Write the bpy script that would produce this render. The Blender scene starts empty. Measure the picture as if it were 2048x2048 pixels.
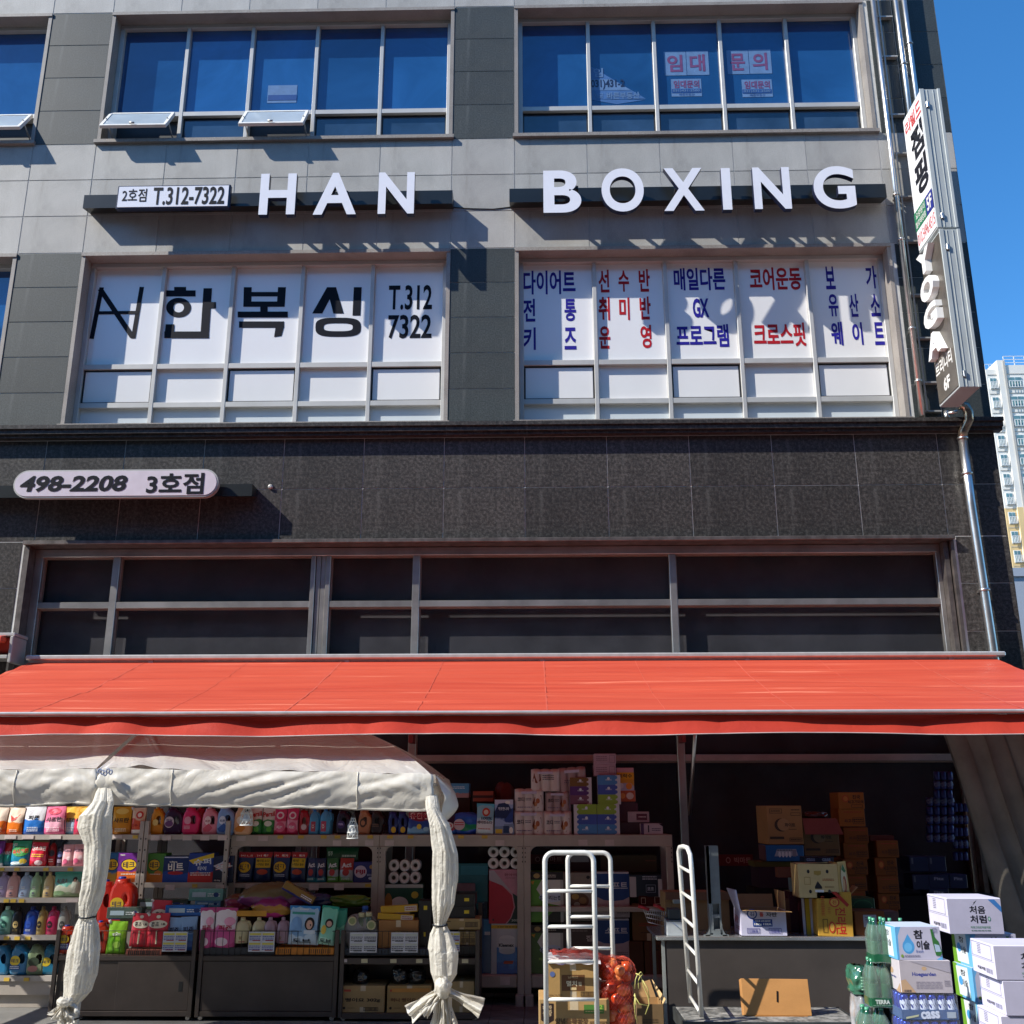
import bpy, bmesh, math, random
from math import sin, cos, pi, radians
from mathutils import Vector, Matrix, noise
random.seed(7)
SC = bpy.context.scene
COL = SC.collection

# ------------------------------------------------------------------ camera
F, D, H = 2050.0, 10.9, 1.75            # focal length in pixels of a 2048 frame, distance to facade, eye height
_y, _p, _r = [radians(a) for a in (-1.1935, 16.016, -0.0626)]
FWD = Vector((sin(_y)*cos(_p), cos(_y)*cos(_p), sin(_p)))
_rt = Vector((cos(_y), -sin(_y), 0)); _up = _rt.cross(FWD)
RT = cos(_r)*_rt + sin(_r)*_up; UP = -sin(_r)*_rt + cos(_r)*_up
cam_d = bpy.data.cameras.new('camera'); cam = bpy.data.objects.new('camera', cam_d); COL.objects.link(cam)
cam_d.sensor_width = 36; cam_d.lens = F/2048*36; cam_d.clip_end = 2000
M = Matrix((RT, UP, -FWD)).transposed().to_4x4(); M.translation = Vector((0, -D, H)); cam.matrix_world = M
SC.camera = cam

# ------------------------------------------------------------------ light
TO_SUN = Vector((-2.1, -1.0, 2.0)).normalized()
world = bpy.data.worlds.new('World'); SC.world = world; world.use_nodes = True
wn = world.node_tree; sky = wn.nodes.new('ShaderNodeTexSky'); sky.sky_type = 'NISHITA'; sky.sun_disc = False
sky.sun_elevation = math.asin(TO_SUN.z); sky.sun_rotation = math.atan2(TO_SUN.x, TO_SUN.y)
sky.air_density = 1.0; sky.dust_density = 0.2; sky.ozone_density = 3.0
bg = wn.nodes['Background']; bg.inputs[1].default_value = 0.15
hs = wn.nodes.new('ShaderNodeHueSaturation'); hs.inputs['Saturation'].default_value = 1.22
tn_ = wn.nodes.new('ShaderNodeMix'); tn_.data_type = 'RGBA'; tn_.blend_type = 'MULTIPLY'; tn_.inputs[0].default_value = 1; tn_.inputs[7].default_value = (.92, 1.02, 1.10, 1); wn.links.new(sky.outputs[0], tn_.inputs[6]); wn.links.new(tn_.outputs[2], hs.inputs['Color']); wn.links.new(hs.outputs[0], bg.inputs[0])
sun_d = bpy.data.lights.new('sun', 'SUN'); sun_d.energy = 5.0; sun_d.angle = radians(0.5); sun_d.color = (1, .955, .865)
sun = bpy.data.objects.new('sun', sun_d); COL.objects.link(sun); sun.rotation_euler = TO_SUN.to_track_quat('Z', 'Y').to_euler()
vs = SC.view_settings; vs.view_transform = 'Standard'; vs.look = 'None'; vs.gamma = 1; vs.exposure = 0.5; vs.use_curve_mapping = False
SC.cycles.max_bounces = 8; SC.cycles.transparent_max_bounces = 12

# ------------------------------------------------------------------ picture -> place
def P(u, v, Y):
    d = (u-1024)/F*RT - (v-1024)/F*UP + FWD
    t = (Y+D)/d.y
    return Vector((t*d.x, Y, H+t*d.z))
_S = 512/1682; _T = 448/1472; _K = 1/1.8867
RG = {1: (0, 1460, _S), 2: (400, 1460, _S), 3: (860, 1460, _S), 4: (1280, 1460, _S), 5: (1600, 1460, _T), 6: (1700, 1750, 348/1932),
      'a': (0, 0, _K), 'b': (1024, 0, _K), 'c': (0, 480, _K), 'd': (1024, 480, _K), 'e': (0, 1050, _K), 'f': (1024, 1050, _K)}
def Q(k, x, y, Y=0.0):
    a, b, s = RG[k]
    return P(a+x*s, b+y*s, Y)
def BB(k, x0, y0, x1, y1, Y):
    ym = (y0+y1)/2; xm = (x0+x1)/2
    xa, xb = Q(k, x0, ym, Y).x, Q(k, x1, ym, Y).x
    return xa, xb, Q(k, xm, y1, Y).z, Q(k, xm, y0, Y).z

def BBL(k, x0, y0, x1, y1, Y):
    """the same for a full picture box of an upright rectangle that leans with the perspective"""
    xa, xb, z0, z1 = BB(k, x0, y0, x1, y1, Y); xm = (x0+x1)/2
    l = abs(Q(k, xm, y0, Y).x-Q(k, xm, y1, Y).x)/2
    return xa+l, xb-l, z0, z1
# ------------------------------------------------------------------ materials
def lin(h):
    if not isinstance(h, str): return tuple(h)[:3]
    h = h.lstrip('#'); o = []
    for i in (0, 2, 4):
        c = int(h[i:i+2], 16)/255
        o.append(c/12.92 if c <= .04045 else ((c+.055)/1.055)**2.4)
    return tuple(o)
def rgba(c): return (*lin(c), 1)
_MC = {}
def nodes_of(name):
    m = bpy.data.materials.new(name); m.use_nodes = True
    return m, m.node_tree.nodes, m.node_tree.links, m.node_tree.nodes['Principled BSDF']
def mixrgb(N, L, fac, a, b, mode='MIX'):
    n = N.new('ShaderNodeMix'); n.data_type = 'RGBA'; n.blend_type = mode
    for s, v in ((0, fac), (6, a), (7, b)):
        if hasattr(v, 'links') or hasattr(v, 'is_linked'): L.new(v, n.inputs[s])
        elif s: n.inputs[s].default_value = rgba(v)
        else: n.inputs[s].default_value = v
    return n.outputs[2]
def ramp(N, L, src, stops):
    n = N.new('ShaderNodeValToRGB'); L.new(src, n.inputs[0]); e = n.color_ramp.elements
    while len(e) < len(stops): e.new(.5)
    for i, (p, c) in enumerate(stops):
        e[i].position = p; e[i].color = (c, c, c, 1) if isinstance(c, (int, float)) else rgba(c)
    return n.outputs[0]
def nz(N, L, scale, detail=4, rough=.6, coord='Object', stretch=None, dist=0):
    t = N.new('ShaderNodeTexCoord'); n = N.new('ShaderNodeTexNoise'); n.inputs['Scale'].default_value = scale
    n.inputs['Detail'].default_value = detail; n.inputs['Roughness'].default_value = rough; n.inputs['Distortion'].default_value = dist
    src = t.outputs[coord]
    if stretch:
        mp = N.new('ShaderNodeMapping'); mp.inputs['Scale'].default_value = stretch; L.new(src, mp.inputs[0]); src = mp.outputs[0]
    L.new(src, n.inputs['Vector']); return n.outputs['Fac']
def pm(c, rough=.5, metal=0., spec=.5, var=.10, scale=9., bump=0., bscale=60., coat=0., cior=1.5):
    """plain painted / plastic / metal surface with slight uneven tone and fine relief"""
    key = (str(c), rough, metal, spec, var, scale, bump, bscale, coat, cior)
    if key in _MC: return _MC[key]
    m, N, L, b = nodes_of('surface'); c = lin(c)
    f = nz(N, L, scale, 5)
    dk = tuple(x*(1-var) for x in c); lt = tuple(min(1, x*(1+var)) for x in c)
    L.new(ramp(N, L, f, [(.35, dk), (.65, lt)]), b.inputs['Base Color'])
    b.inputs['Roughness'].default_value = rough; b.inputs['Metallic'].default_value = metal
    b.inputs['Specular IOR Level'].default_value = spec; b.inputs['Coat Weight'].default_value = coat; b.inputs['Coat Roughness'].default_value = .15; b.inputs['Coat IOR'].default_value = cior
    if bump:
        bn = N.new('ShaderNodeBump'); bn.inputs['Strength'].default_value = bump; bn.inputs['Distance'].default_value = .004
        L.new(nz(N, L, bscale, 3), bn.inputs['Height']); L.new(bn.outputs[0], b.inputs['Normal'])
    _MC[key] = m; return m
def stone(name, c, c2, speck, rough, spec=.5, sc=220, streak=0.0, tone=.16, cloud=2.2, det=2, sc_=(.42, .42, .40)):
    m, N, L, b = nodes_of(name)
    f = nz(N, L, sc, det, .8); base = ramp(N, L, f, [(.38, c2), (.5, c), (.62, speck)])
    oi = N.new('ShaderNodeObjectInfo')
    tn = ramp(N, L, oi.outputs['Random'], [(0, 1-tone), (1, 1.0)])
    base = mixrgb(N, L, 1.0, base, tn, 'MULTIPLY')
    cl = ramp(N, L, nz(N, L, cloud, 6, .65, dist=.6), [(.28, .70), (.5, .92), (.72, 1.04)])
    base = mixrgb(N, L, 1.0, base, cl, 'MULTIPLY')
    if streak:
        s = ramp(N, L, nz(N, L, 1.0, 6, .7, stretch=(9, 9, .7)), [(.56, 0.0), (.75, streak)])
        base = mixrgb(N, L, s, base, sc_)
    L.new(base, b.inputs['Base Color'])
    b.inputs['Specular IOR Level'].default_value = spec
    rr = N.new('ShaderNodeMapRange'); L.new(nz(N, L, 5, 4), rr.inputs[0]); rr.inputs[3].default_value = rough-.07; rr.inputs[4].default_value = rough+.1
    L.new(rr.outputs[0], b.inputs['Roughness'])
    bn = N.new('ShaderNodeBump'); bn.inputs['Strength'].default_value = .12; bn.inputs['Distance'].default_value = .002
    L.new(f, bn.inputs['Height']); L.new(bn.outputs[0], b.inputs['Normal'])
    return m
def prints(c1, c2, c3=None, rough=.3, kind='wave', h=.25, seed=0.):
    """flat printed artwork of a package: two or three inks split by a wandering line"""
    key = ('pr', str(c1), str(c2), str(c3), rough, kind, h, seed)
    if key in _MC: return _MC[key]
    m, N, L, b = nodes_of('printed_film')
    t = N.new('ShaderNodeTexCoord'); sp = N.new('ShaderNodeSeparateXYZ'); L.new(t.outputs['Object'], sp.inputs[0])
    n = N.new('ShaderNodeTexNoise'); n.inputs['Scale'].default_value = 9; n.inputs['Detail'].default_value = 2
    mp = N.new('ShaderNodeMapping'); mp.inputs['Location'].default_value = (seed, seed*2, 0); L.new(t.outputs['Object'], mp.inputs[0]); L.new(mp.outputs[0], n.inputs['Vector'])
    a = N.new('ShaderNodeMath'); a.operation = 'MULTIPLY_ADD'; L.new(n.outputs['Fac'], a.inputs[0]); a.inputs[1].default_value = .5*h if kind == 'wave' else 2.2*h; L.new(sp.outputs['Z'], a.inputs[2])
    dv = N.new('ShaderNodeMath'); dv.operation = 'DIVIDE'; L.new(a.outputs[0], dv.inputs[0]); dv.inputs[1].default_value = h*(1.25 if kind == 'wave' else 2.4)
    st = [(0, c2), (.42, c2), (.46, c1), (1, c1)] if c3 is None else [(0, c3), (.36, c3), (.39, c2), (.6, c2), (.64, c1), (1, c1)]
    L.new(ramp(N, L, dv.outputs[0], st), b.inputs['Base Color'])
    b.inputs['Roughness'].default_value = rough
    bn = N.new('ShaderNodeBump'); bn.inputs['Strength'].default_value = .5; bn.inputs['Distance'].default_value = .01
    L.new(nz(N, L, 14, 3, dist=1.), bn.inputs['Height']); L.new(bn.outputs[0], b.inputs['Normal'])
    _MC[key] = m; return m
def cardboard(c='b8915f'):
    key = ('card', c)
    if key in _MC: return _MC[key]
    m, N, L, b = nodes_of('cardboard'); c = lin(c)
    f = nz(N, L, 60, 4, stretch=(1, 1, 6)); g = nz(N, L, 3, 4)
    base = ramp(N, L, f, [(.3, tuple(x*.9 for x in c)), (.7, c)])
    base = mixrgb(N, L, 1.0, base, ramp(N, L, g, [(.3, .82), (.6, 1.)]), 'MULTIPLY')
    L.new(base, b.inputs['Base Color']); b.inputs['Roughness'].default_value = .75; b.inputs['Specular IOR Level'].default_value = .25
    bn = N.new('ShaderNodeBump'); bn.inputs['Strength'].default_value = .35; bn.inputs['Distance'].default_value = .006
    L.new(nz(N, L, 7, 3), bn.inputs['Height']); L.new(bn.outputs[0], b.inputs['Normal'])
    _MC[key] = m; return m
def cloth(name, c, c2, transl=.3, clear=0., rough=.5, bump=.4, stretch=(1, 1, 1), bscale=6, gloss=.1, tcol=None, crease=0., cs=5, c3=None, cf=.4):
    m, N, L, b = nodes_of(name); out = N['Material Output']
    f = nz(N, L, bscale*cf, 5, stretch=stretch); colr = ramp(N, L, f, [(.3, c2), (.62, c)]+([(.68, c3), (.9, c3)] if c3 else []))
    L.new(colr, b.inputs['Base Color']); b.inputs['Roughness'].default_value = rough; b.inputs['Specular IOR Level'].default_value = gloss*5
    bn = N.new('ShaderNodeBump'); bn.inputs['Strength'].default_value = bump; bn.inputs['Distance'].default_value = .02
    L.new(nz(N, L, bscale, 4, stretch=stretch, dist=.4), bn.inputs['Height'])
    if crease:      # sharp creases: thin ridges of a warped noise
        t2 = nz(N, L, cs, 3, .55, dist=1.6); sb_ = N.new('ShaderNodeMath'); sb_.operation = 'SUBTRACT'; L.new(t2, sb_.inputs[0]); sb_.inputs[1].default_value = .5
        ab = N.new('ShaderNodeMath'); ab.operation = 'ABSOLUTE'; L.new(sb_.outputs[0], ab.inputs[0]); pw = N.new('ShaderNodeMath'); pw.operation = 'POWER'; L.new(ab.outputs[0], pw.inputs[0]); pw.inputs[1].default_value = .6
        b2 = N.new('ShaderNodeBump'); b2.inputs['Strength'].default_value = crease; b2.inputs['Distance'].default_value = .035; L.new(pw.outputs[0], b2.inputs['Height']); L.new(bn.outputs[0], b2.inputs['Normal']); bn = b2
    L.new(bn.outputs[0], b.inputs['Normal'])
    tr = N.new('ShaderNodeBsdfTranslucent'); L.new(bn.outputs[0], tr.inputs['Normal'])
    if tcol is None: L.new(colr, tr.inputs[0])
    else: tr.inputs[0].default_value = rgba(tcol)
    mx = N.new('ShaderNodeMixShader'); mx.inputs[0].default_value = transl; L.new(b.outputs[0], mx.inputs[1]); L.new(tr.outputs[0], mx.inputs[2]); last = mx.outputs[0]
    if clear:
        tp = N.new('ShaderNodeBsdfTransparent'); m2 = N.new('ShaderNodeMixShader'); m2.inputs[0].default_value = clear
        L.new(last, m2.inputs[1]); L.new(tp.outputs[0], m2.inputs[2]); last = m2.outputs[0]
    L.new(last, out.inputs[0]); return m
def film(c, alpha=.5, rough=.15):
    key = ('film', c, alpha, rough)
    if key in _MC: return _MC[key]
    m, N, L, b = nodes_of('clear_film'); out = N['Material Output']
    b.inputs['Base Color'].default_value = rgba(c); b.inputs['Roughness'].default_value = rough
    tp = N.new('ShaderNodeBsdfTransparent'); tp.inputs[0].default_value = rgba(c); m2 = N.new('ShaderNodeMixShader'); m2.inputs[0].default_value = 1-alpha
    L.new(b.outputs[0], m2.inputs[1]); L.new(tp.outputs[0], m2.inputs[2]); L.new(m2.outputs[0], out.inputs[0])
    bn = N.new('ShaderNodeBump'); bn.inputs['Strength'].default_value = .6; bn.inputs['Distance'].default_value = .01
    L.new(nz(N, L, 20, 3, dist=1.), bn.inputs['Height']); L.new(bn.outputs[0], b.inputs['Normal'])
    _MC[key] = m; return m

# ------------------------------------------------------------------ mesh builder
class MB:
    def __init__(s): s.v = []; s.f = []; s.m = []; s.sm = []
    def face(s, pts, mi=0, smooth=False):
        b = len(s.v); s.v += [tuple(p) for p in pts]; s.f.append(tuple(range(b, b+len(pts)))); s.m.append(mi); s.sm.append(smooth)
    def box(s, x0, x1, y0, y1, z0, z1, mi=0, c=0.0):
        if c <= 0:
            b = len(s.v); s.v += [(x, y, z) for z in (z0, z1) for y in (y0, y1) for x in (x0, x1)]
            for q in ((0, 2, 3, 1), (4, 5, 7, 6), (0, 1, 5, 4), (2, 6, 7, 3), (0, 4, 6, 2), (1, 3, 7, 5)):
                s.f.append(tuple(b+i for i in q)); s.m.append(mi); s.sm.append(False)
            return
        bm = bmesh.new(); bmesh.ops.create_cube(bm, size=1)
        for w in bm.verts: w.co = Vector(((x0+x1)/2+w.co.x*(x1-x0), (y0+y1)/2+w.co.y*(y1-y0), (z0+z1)/2+w.co.z*(z1-z0)))
        bmesh.ops.bevel(bm, geom=bm.edges[:], offset=c, segments=1, affect='EDGES'); s.bm(bm, mi)
    def bm(s, bm, mi=0, smooth=False):
        b = len(s.v); bm.verts.index_update(); s.v += [tuple(w.co) for w in bm.verts]
        for f in bm.faces: s.f.append(tuple(b+w.index for w in f.verts)); s.m.append(mi); s.sm.append(smooth)
        bm.free()
    def tube(s, pts, r, n=8, mi=0, caps=True, closed=False):
        pts = [Vector(p) for p in pts]; b = len(s.v); k = len(pts); ref = None
        for i, p in enumerate(pts):
            if closed: t = pts[(i+1) % k]-pts[i-1]
            else: t = pts[min(i+1, k-1)]-pts[max(i-1, 0)]
            t.normalize()
            if ref is None: ref = Vector((0, 0, 1)) if abs(t.z) < .9 else Vector((1, 0, 0))
            a = (ref-t*ref.dot(t)).normalized(); ref = a; c = t.cross(a); rr = r[i] if isinstance(r, (list, tuple)) else r
            for j in range(n): s.v.append(tuple(p+rr*(cos(2*pi*j/n)*a+sin(2*pi*j/n)*c)))
        for i in range(k if closed else k-1):
            for j in range(n):
                i2 = (i+1) % k
                s.f.append((b+i*n+j, b+i*n+(j+1) % n, b+i2*n+(j+1) % n, b+i2*n+j)); s.m.append(mi); s.sm.append(True)
        if caps and not closed:
            s.f.append(tuple(b+j for j in range(n))[::-1]); s.m.append(mi); s.sm.append(False)
            s.f.append(tuple(b+(k-1)*n+j for j in range(n))); s.m.append(mi); s.sm.append(False)
    def lathe(s, prof, n=16, mi=0, cx=0, cy=0, sx=1, sy=1, axis='z', smooth=True):
        b = len(s.v)
        for r, z in prof:
            for j in range(n):
                a = 2*pi*j/n; p = (cx+r*sx*cos(a), cy+r*sy*sin(a), z)
                if axis == 'y': p = (cx+r*sx*cos(a), z, cy+r*sy*sin(a))
                s.v.append(p)
        for i in range(len(prof)-1):
            for j in range(n): s.f.append((b+i*n+j, b+i*n+(j+1) % n, b+(i+1)*n+(j+1) % n, b+(i+1)*n+j)); s.m.append(mi); s.sm.append(smooth)
        s.f.append(tuple(b+j for j in range(n))[::-1]); s.m.append(mi); s.sm.append(False)
        s.f.append(tuple(b+(len(prof)-1)*n+j for j in range(n))); s.m.append(mi); s.sm.append(False)
    def grid(s, fn, nu, nv, mi=0, smooth=True, wrap=False):
        b = len(s.v)
        for j in range(nv+1):
            for i in range(nu+(0 if wrap else 1)): s.v.append(tuple(fn(i/nu, j/nv)))
        w = nu if wrap else nu+1
        for j in range(nv):
            for i in range(nu):
                i2 = (i+1) % w
                s.f.append((b+j*w+i, b+j*w+i2, b+(j+1)*w+i2, b+(j+1)*w+i)); s.m.append(mi); s.sm.append(smooth)
    def mesh(s, name, mats):
        me = bpy.data.meshes.new(name); me.from_pydata(s.v, [], s.f)
        for m in (mats if isinstance(mats, (list, tuple)) else [mats]): me.materials.append(m)
        me.polygons.foreach_set('material_index', s.m); me.polygons.foreach_set('use_smooth', s.sm); me.update()
        return me
    def build(s, name, mats, parent=None, **kw): return obj(name, s.mesh(name, mats), parent, **kw)
def obj(name, me, parent=None, loc=None, rot=None, kind=None, label=None):
    o = bpy.data.objects.new(name, me); COL.objects.link(o)
    if parent is not None: o.parent = parent
    if loc is not None: o.location = loc
    if rot is not None: o.rotation_euler = rot
    if kind: o['kind'] = kind
    if label: o['label'] = label
    return o
def tag(o, label, cat, group=None):
    o['label'] = label; o['category'] = cat
    if group: o['group'] = group
    return o
def thing(name, label, cat, loc=(0, 0, 0), rz=0., group=None, rot=None):
    o = obj(name, None); o.location = loc; o.rotation_euler = rot or (0, 0, rz); o.empty_display_size = .1
    return tag(o, label, cat, group)
def copy_tree(o, parent=None):
    c = o.copy(); COL.objects.link(c); c.parent = parent
    for ch in list(o.children): copy_tree(ch, c)
    return c

# ------------------------------------------------------------------ writing
_TC = {}
_fc = bpy.data.curves.new('writing', 'FONT'); _fo = bpy.data.objects.new('writing', _fc)      # one text block, reused for every piece of writing
def glyphs(s, bold=.0, shear=0., spacing=1., line=1., res=3):
    """flat outline of a piece of writing in unit box coordinates: verts (0..1,0..1), faces"""
    bold = .042 if bold > .5 else min(bold, .026) if any(ord(q) > 255 for q in s) else min(bold, .045)
    key = (s, bold, shear, spacing, line, res)
    if key in _TC: return _TC[key]
    c = _fc; o = _fo; c.body = s; c.resolution_u = res; c.offset = bold; c.shear = shear; c.space_character = spacing; c.space_line = line
    me = bpy.data.meshes.new_from_object(o)
    bm = bmesh.new(); bm.from_mesh(me); bmesh.ops.remove_doubles(bm, verts=bm.verts, dist=1e-5); bm.verts.index_update()
    v = [(w.co.x, w.co.y) for w in bm.verts]; f = [tuple(w.index for w in p.verts) for p in bm.faces]; bm.free()
    bpy.data.meshes.remove(me)
    xs = [a[0] for a in v]; ys = [a[1] for a in v]; x0, x1, y0, y1 = min(xs), max(xs), min(ys), max(ys)
    v = [((a-x0)/(x1-x0), (b-y0)/(y1-y0)) for a, b in v]
    _TC[key] = (v, f, (x1-x0)/(y1-y0)); return _TC[key]
def text_into(mb, s, x0, x1, z0, z1, yf, mi=0, bold=.02, shear=0., rot=0., line=1.):
    """writing filling the box x0..x1, z0..z1; yf(x,z) is the y it lies at; reads from -y"""
    v, f, _ = glyphs(s, bold, shear, 1., line); b = len(mb.v); cx, cz = (x0+x1)/2, (z0+z1)/2
    for a, c in v:
        x = (a-.5)*(x1-x0); z = (c-.5)*(z1-z0)
        if rot: x, z = x*cos(rot)-z*sin(rot), x*sin(rot)+z*cos(rot)
        x += cx; z += cz; mb.v.append((x, yf(x, z), z))
    for p in f: mb.f.append(tuple(b+i for i in p)); mb.m.append(mi); mb.sm.append(False)
def writing(name, s, bbox, Y, m, parent=None, bold=.02, shear=0., origin=None, line=1.):
    """writing object placed straight onto a plane Y in the place, bbox = (x0,x1,z0,z1)"""
    mb = MB(); x0, x1, z0, z1 = bbox; o = origin or (0, 0, 0)
    text_into(mb, s, x0-o[0], x1-o[0], z0-o[2], z1-o[2], lambda x, z: Y-o[1], 0, bold, shear, line=line)
    return mb.build(name, m, parent)
def slab_text(name, s, bbox, y0, y1, mface, mside, parent=None, bold=.04):
    """raised letter: front face at y0 (nearest the viewer), back at y1"""
    v, f, _ = glyphs(s, bold, res=10); x0, x1, z0, z1 = bbox
    bm = bmesh.new(); vs_ = [bm.verts.new((x0+a*(x1-x0), y0, z0+c*(z1-z0))) for a, c in v]
    for p in f:
        try: bm.faces.new([vs_[i] for i in p])
        except ValueError: pass
    bmesh.ops.recalc_face_normals(bm, faces=bm.faces)
    front = bm.faces[:]; bd = [e for e in bm.edges if e.is_boundary]
    r = bmesh.ops.extrude_edge_only(bm, edges=bd); nv = [g for g in r['geom'] if isinstance(g, bmesh.types.BMVert)]
    nf = [g for g in r['geom'] if isinstance(g, bmesh.types.BMFace)]
    for w in nv: w.co.y = y1
    for g in nf: g.material_index = 1
    for g in front: g.normal_update()
    if front and front[0].normal.y > 0: bmesh.ops.reverse_faces(bm, faces=bm.faces)
    me = bpy.data.meshes.new(name); bm.to_mesh(me); bm.free(); me.materials.append(mface); me.materials.append(mside)
    return obj(name, me, parent)

def decals(name, items, w, h, parent, yf=None, step=.0012, loc=None, rot=None):
    """flat print on the front of a pack. items in fractions of width (-.5...5) and height (0..1)"""
    if not items: return None
    yf = yf or (lambda x, z: 0.); mb = MB(); mats = []; idx = {}
    def mi(c):
        if c not in idx: idx[c] = len(mats); mats.append(pm(c, .45, var=.04))
        return idx[c]
    for k, it in enumerate(items):
        t = it[0]; y = lambda x, z, k=k: yf(x, z)-step*(1+k*.25)
        if t == 't':
            _, s, cx, cz, ww, hh, c = it[:7]; bold = it[7] if len(it) > 7 else .03; rot_ = it[8] if len(it) > 8 else 0.
            W = ww*w; Hh = hh*h
            if abs(abs(rot_)-pi/2) < .01: W, Hh = hh*h, ww*w
            text_into(mb, s, cx*w-W/2, cx*w+W/2, cz*h-Hh/2, cz*h+Hh/2, y, mi(c), bold, 0., rot_)
        elif t == 'r':
            _, x0, z0, x1, z1, c = it; n = 4
            mb.grid(lambda a, b: (lambda x, z: (x, y(x, z), z))((x0+a*(x1-x0))*w, (z0+b*(z1-z0))*h), n, n, mi(c), False)
        elif t == 'p':
            pts = [(px*w, pz*h) for px, pz in it[1]]; mb.face([(px, y(px, pz), pz) for px, pz in pts], mi(it[2]))
        elif t == 'o':
            _, cx, cz, rx, rz, c = it; n = 20; pts = []
            for ring in (1, .5):
                pts.append([((cx+rx*ring*cos(2*pi*j/n))*w, (cz+rz*ring*sin(2*pi*j/n))*h) for j in range(n)])
            b = len(mb.v)
            for rr in pts: mb.v += [(px, y(px, pz), pz) for px, pz in rr]
            mb.v.append((cx*w, y(cx*w, cz*h), cz*h))
            for j in range(n):
                j2 = (j+1) % n
                mb.f.append((b+j, b+j2, b+n+j2, b+n+j)); mb.m.append(mi(c)); mb.sm.append(False)
                mb.f.append((b+n+j, b+n+j2, b+2*n)); mb.m.append(mi(c)); mb.sm.append(False)
        elif t == 'f':
            _, x0, z0, x1, z1, c = it; q = .004
            X0, X1, Z0, Z1 = x0*w, x1*w, z0*h, z1*h
            for a in ((X0, Z0, X1, Z0+q), (X0, Z1-q, X1, Z1), (X0, Z0, X0+q, Z1), (X1-q, Z0, X1, Z1)):
                mb.face([(a[0], y(a[0], a[1]), a[1]), (a[2], y(a[2], a[1]), a[1]), (a[2], y(a[2], a[3]), a[3]), (a[0], y(a[0], a[3]), a[3])], mi(c))
        elif t == 'l':      # rows of small print too small to read
            _, x0, z0, x1, z1, n, c = it; rnd = random.Random(n*31+int(x0*100))
            for i in range(n):
                z = z1-(i+.25)*(z1-z0)/n; zz = z-(z1-z0)/n*.45; x = x0
                while x < x1-.01:
                    l = rnd.uniform(.06, .22)*(x1-x0); xe = min(x+l, x1)
                    mb.face([(x*w, y(x*w, zz*h), zz*h), (xe*w, y(xe*w, zz*h), zz*h), (xe*w, y(xe*w, z*h), z*h), (x*w, y(x*w, z*h), z*h)], mi(c)); x = xe+.03*(x1-x0)
        elif t == 'c':      # bar code
            _, x0, z0, x1, z1, c = it; rnd = random.Random(5); x = x0
            while x < x1-.005:
                l = rnd.uniform(.015, .06)*(x1-x0)
                mb.face([(x*w, y(x*w, z0*h), z0*h), ((x+l)*w, y(x*w, z0*h), z0*h), ((x+l)*w, y(x*w, z1*h), z1*h), (x*w, y(x*w, z1*h), z1*h)], mi(c)); x += l+rnd.uniform(.02, .05)*(x1-x0)
    return mb.build(name, mats, parent, loc=loc, rot=rot)
# ================================================================== materials of the place
M_GRAN = stone('light_granite', (.45, .435, .41), (.33, .32, .30), (.55, .535, .51), .55, .4, 130, streak=.45, tone=.14, sc_=(.24, .225, .20))
M_PINK = stone('pink_granite', (.35, .315, .285), (.25, .22, .195), (.42, .385, .355), .5, .4, 130)
M_DARK = stone('dark_green_stone', (.052, .061, .061), (.034, .041, .041), (.072, .082, .081), .5, .4, 60, streak=.22, tone=.25, sc_=(.22, .23, .225))
M_BLACK = stone('black_granite', (.056, .050, .046), (.024, .021, .019), (.118, .108, .10), .36, .4, 27, streak=.10, tone=.3, cloud=1.6, det=6)
M_JOINTL = pm((.60, .585, .55), .9); M_JOINTD = pm((.55, .54, .51), .9)
M_ALU = pm((.44, .43, .41), .42, .35, var=.08, scale=3, bump=.05); M_FRAME = pm((.50, .49, .47), .45, .2, var=.07, scale=3)
M_STEEL = pm((.62, .60, .57), .30, .95, var=.14, scale=4, bump=.1, bscale=30); M_GASKET = pm((.012, .012, .013), .5)
M_SHOPST = pm((.42, .40, .38), .34, .8, var=.2, scale=2.5, bump=.12, bscale=20)
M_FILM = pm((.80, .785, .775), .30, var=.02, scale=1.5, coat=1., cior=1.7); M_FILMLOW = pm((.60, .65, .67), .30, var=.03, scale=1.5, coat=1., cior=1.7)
M_INK = pm((.005, .006, .012), .5, spec=.15); M_BLUE = pm((.022, .016, .26), .5, spec=.2); M_RED = pm((.42, .012, .020), .5, spec=.2)
M_SIGNBAR = pm((.018, .021, .022), .3, .2, var=.2, scale=2); M_FACE = pm((.80, .80, .86), .25, var=.02, coat=.3); M_RETURN = pm((.012, .016, .045), .3)
M_PANEL = pm((.082, .076, .084), .6, 0, .2, var=.25, scale=2, bump=.04)

def shop_glass():
    m, N, L, b = nodes_of('shop_glass'); b.inputs['Base Color'].default_value = (.008, .009, .01, 1); b.inputs['Roughness'].default_value = .03
    tp = N.new('ShaderNodeBsdfTransparent'); tp.inputs[0].default_value = (.94, .95, .96, 1); mx = N.new('ShaderNodeMixShader'); mx.inputs[0].default_value = .86
    bn = N.new('ShaderNodeBump'); bn.inputs['Strength'].default_value = .03; bn.inputs['Distance'].default_value = .02; L.new(nz(N, L, 1.1, 2), bn.inputs['Height']); L.new(bn.outputs[0], b.inputs['Normal'])
    L.new(b.outputs[0], mx.inputs[1]); L.new(tp.outputs[0], mx.inputs[2]); L.new(mx.outputs[0], N['Material Output'].inputs[0]); return m
M_SHOPGL = shop_glass()
M_WHITEP = pm((.72, .71, .68), .4, 0, var=.08, scale=4)

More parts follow.
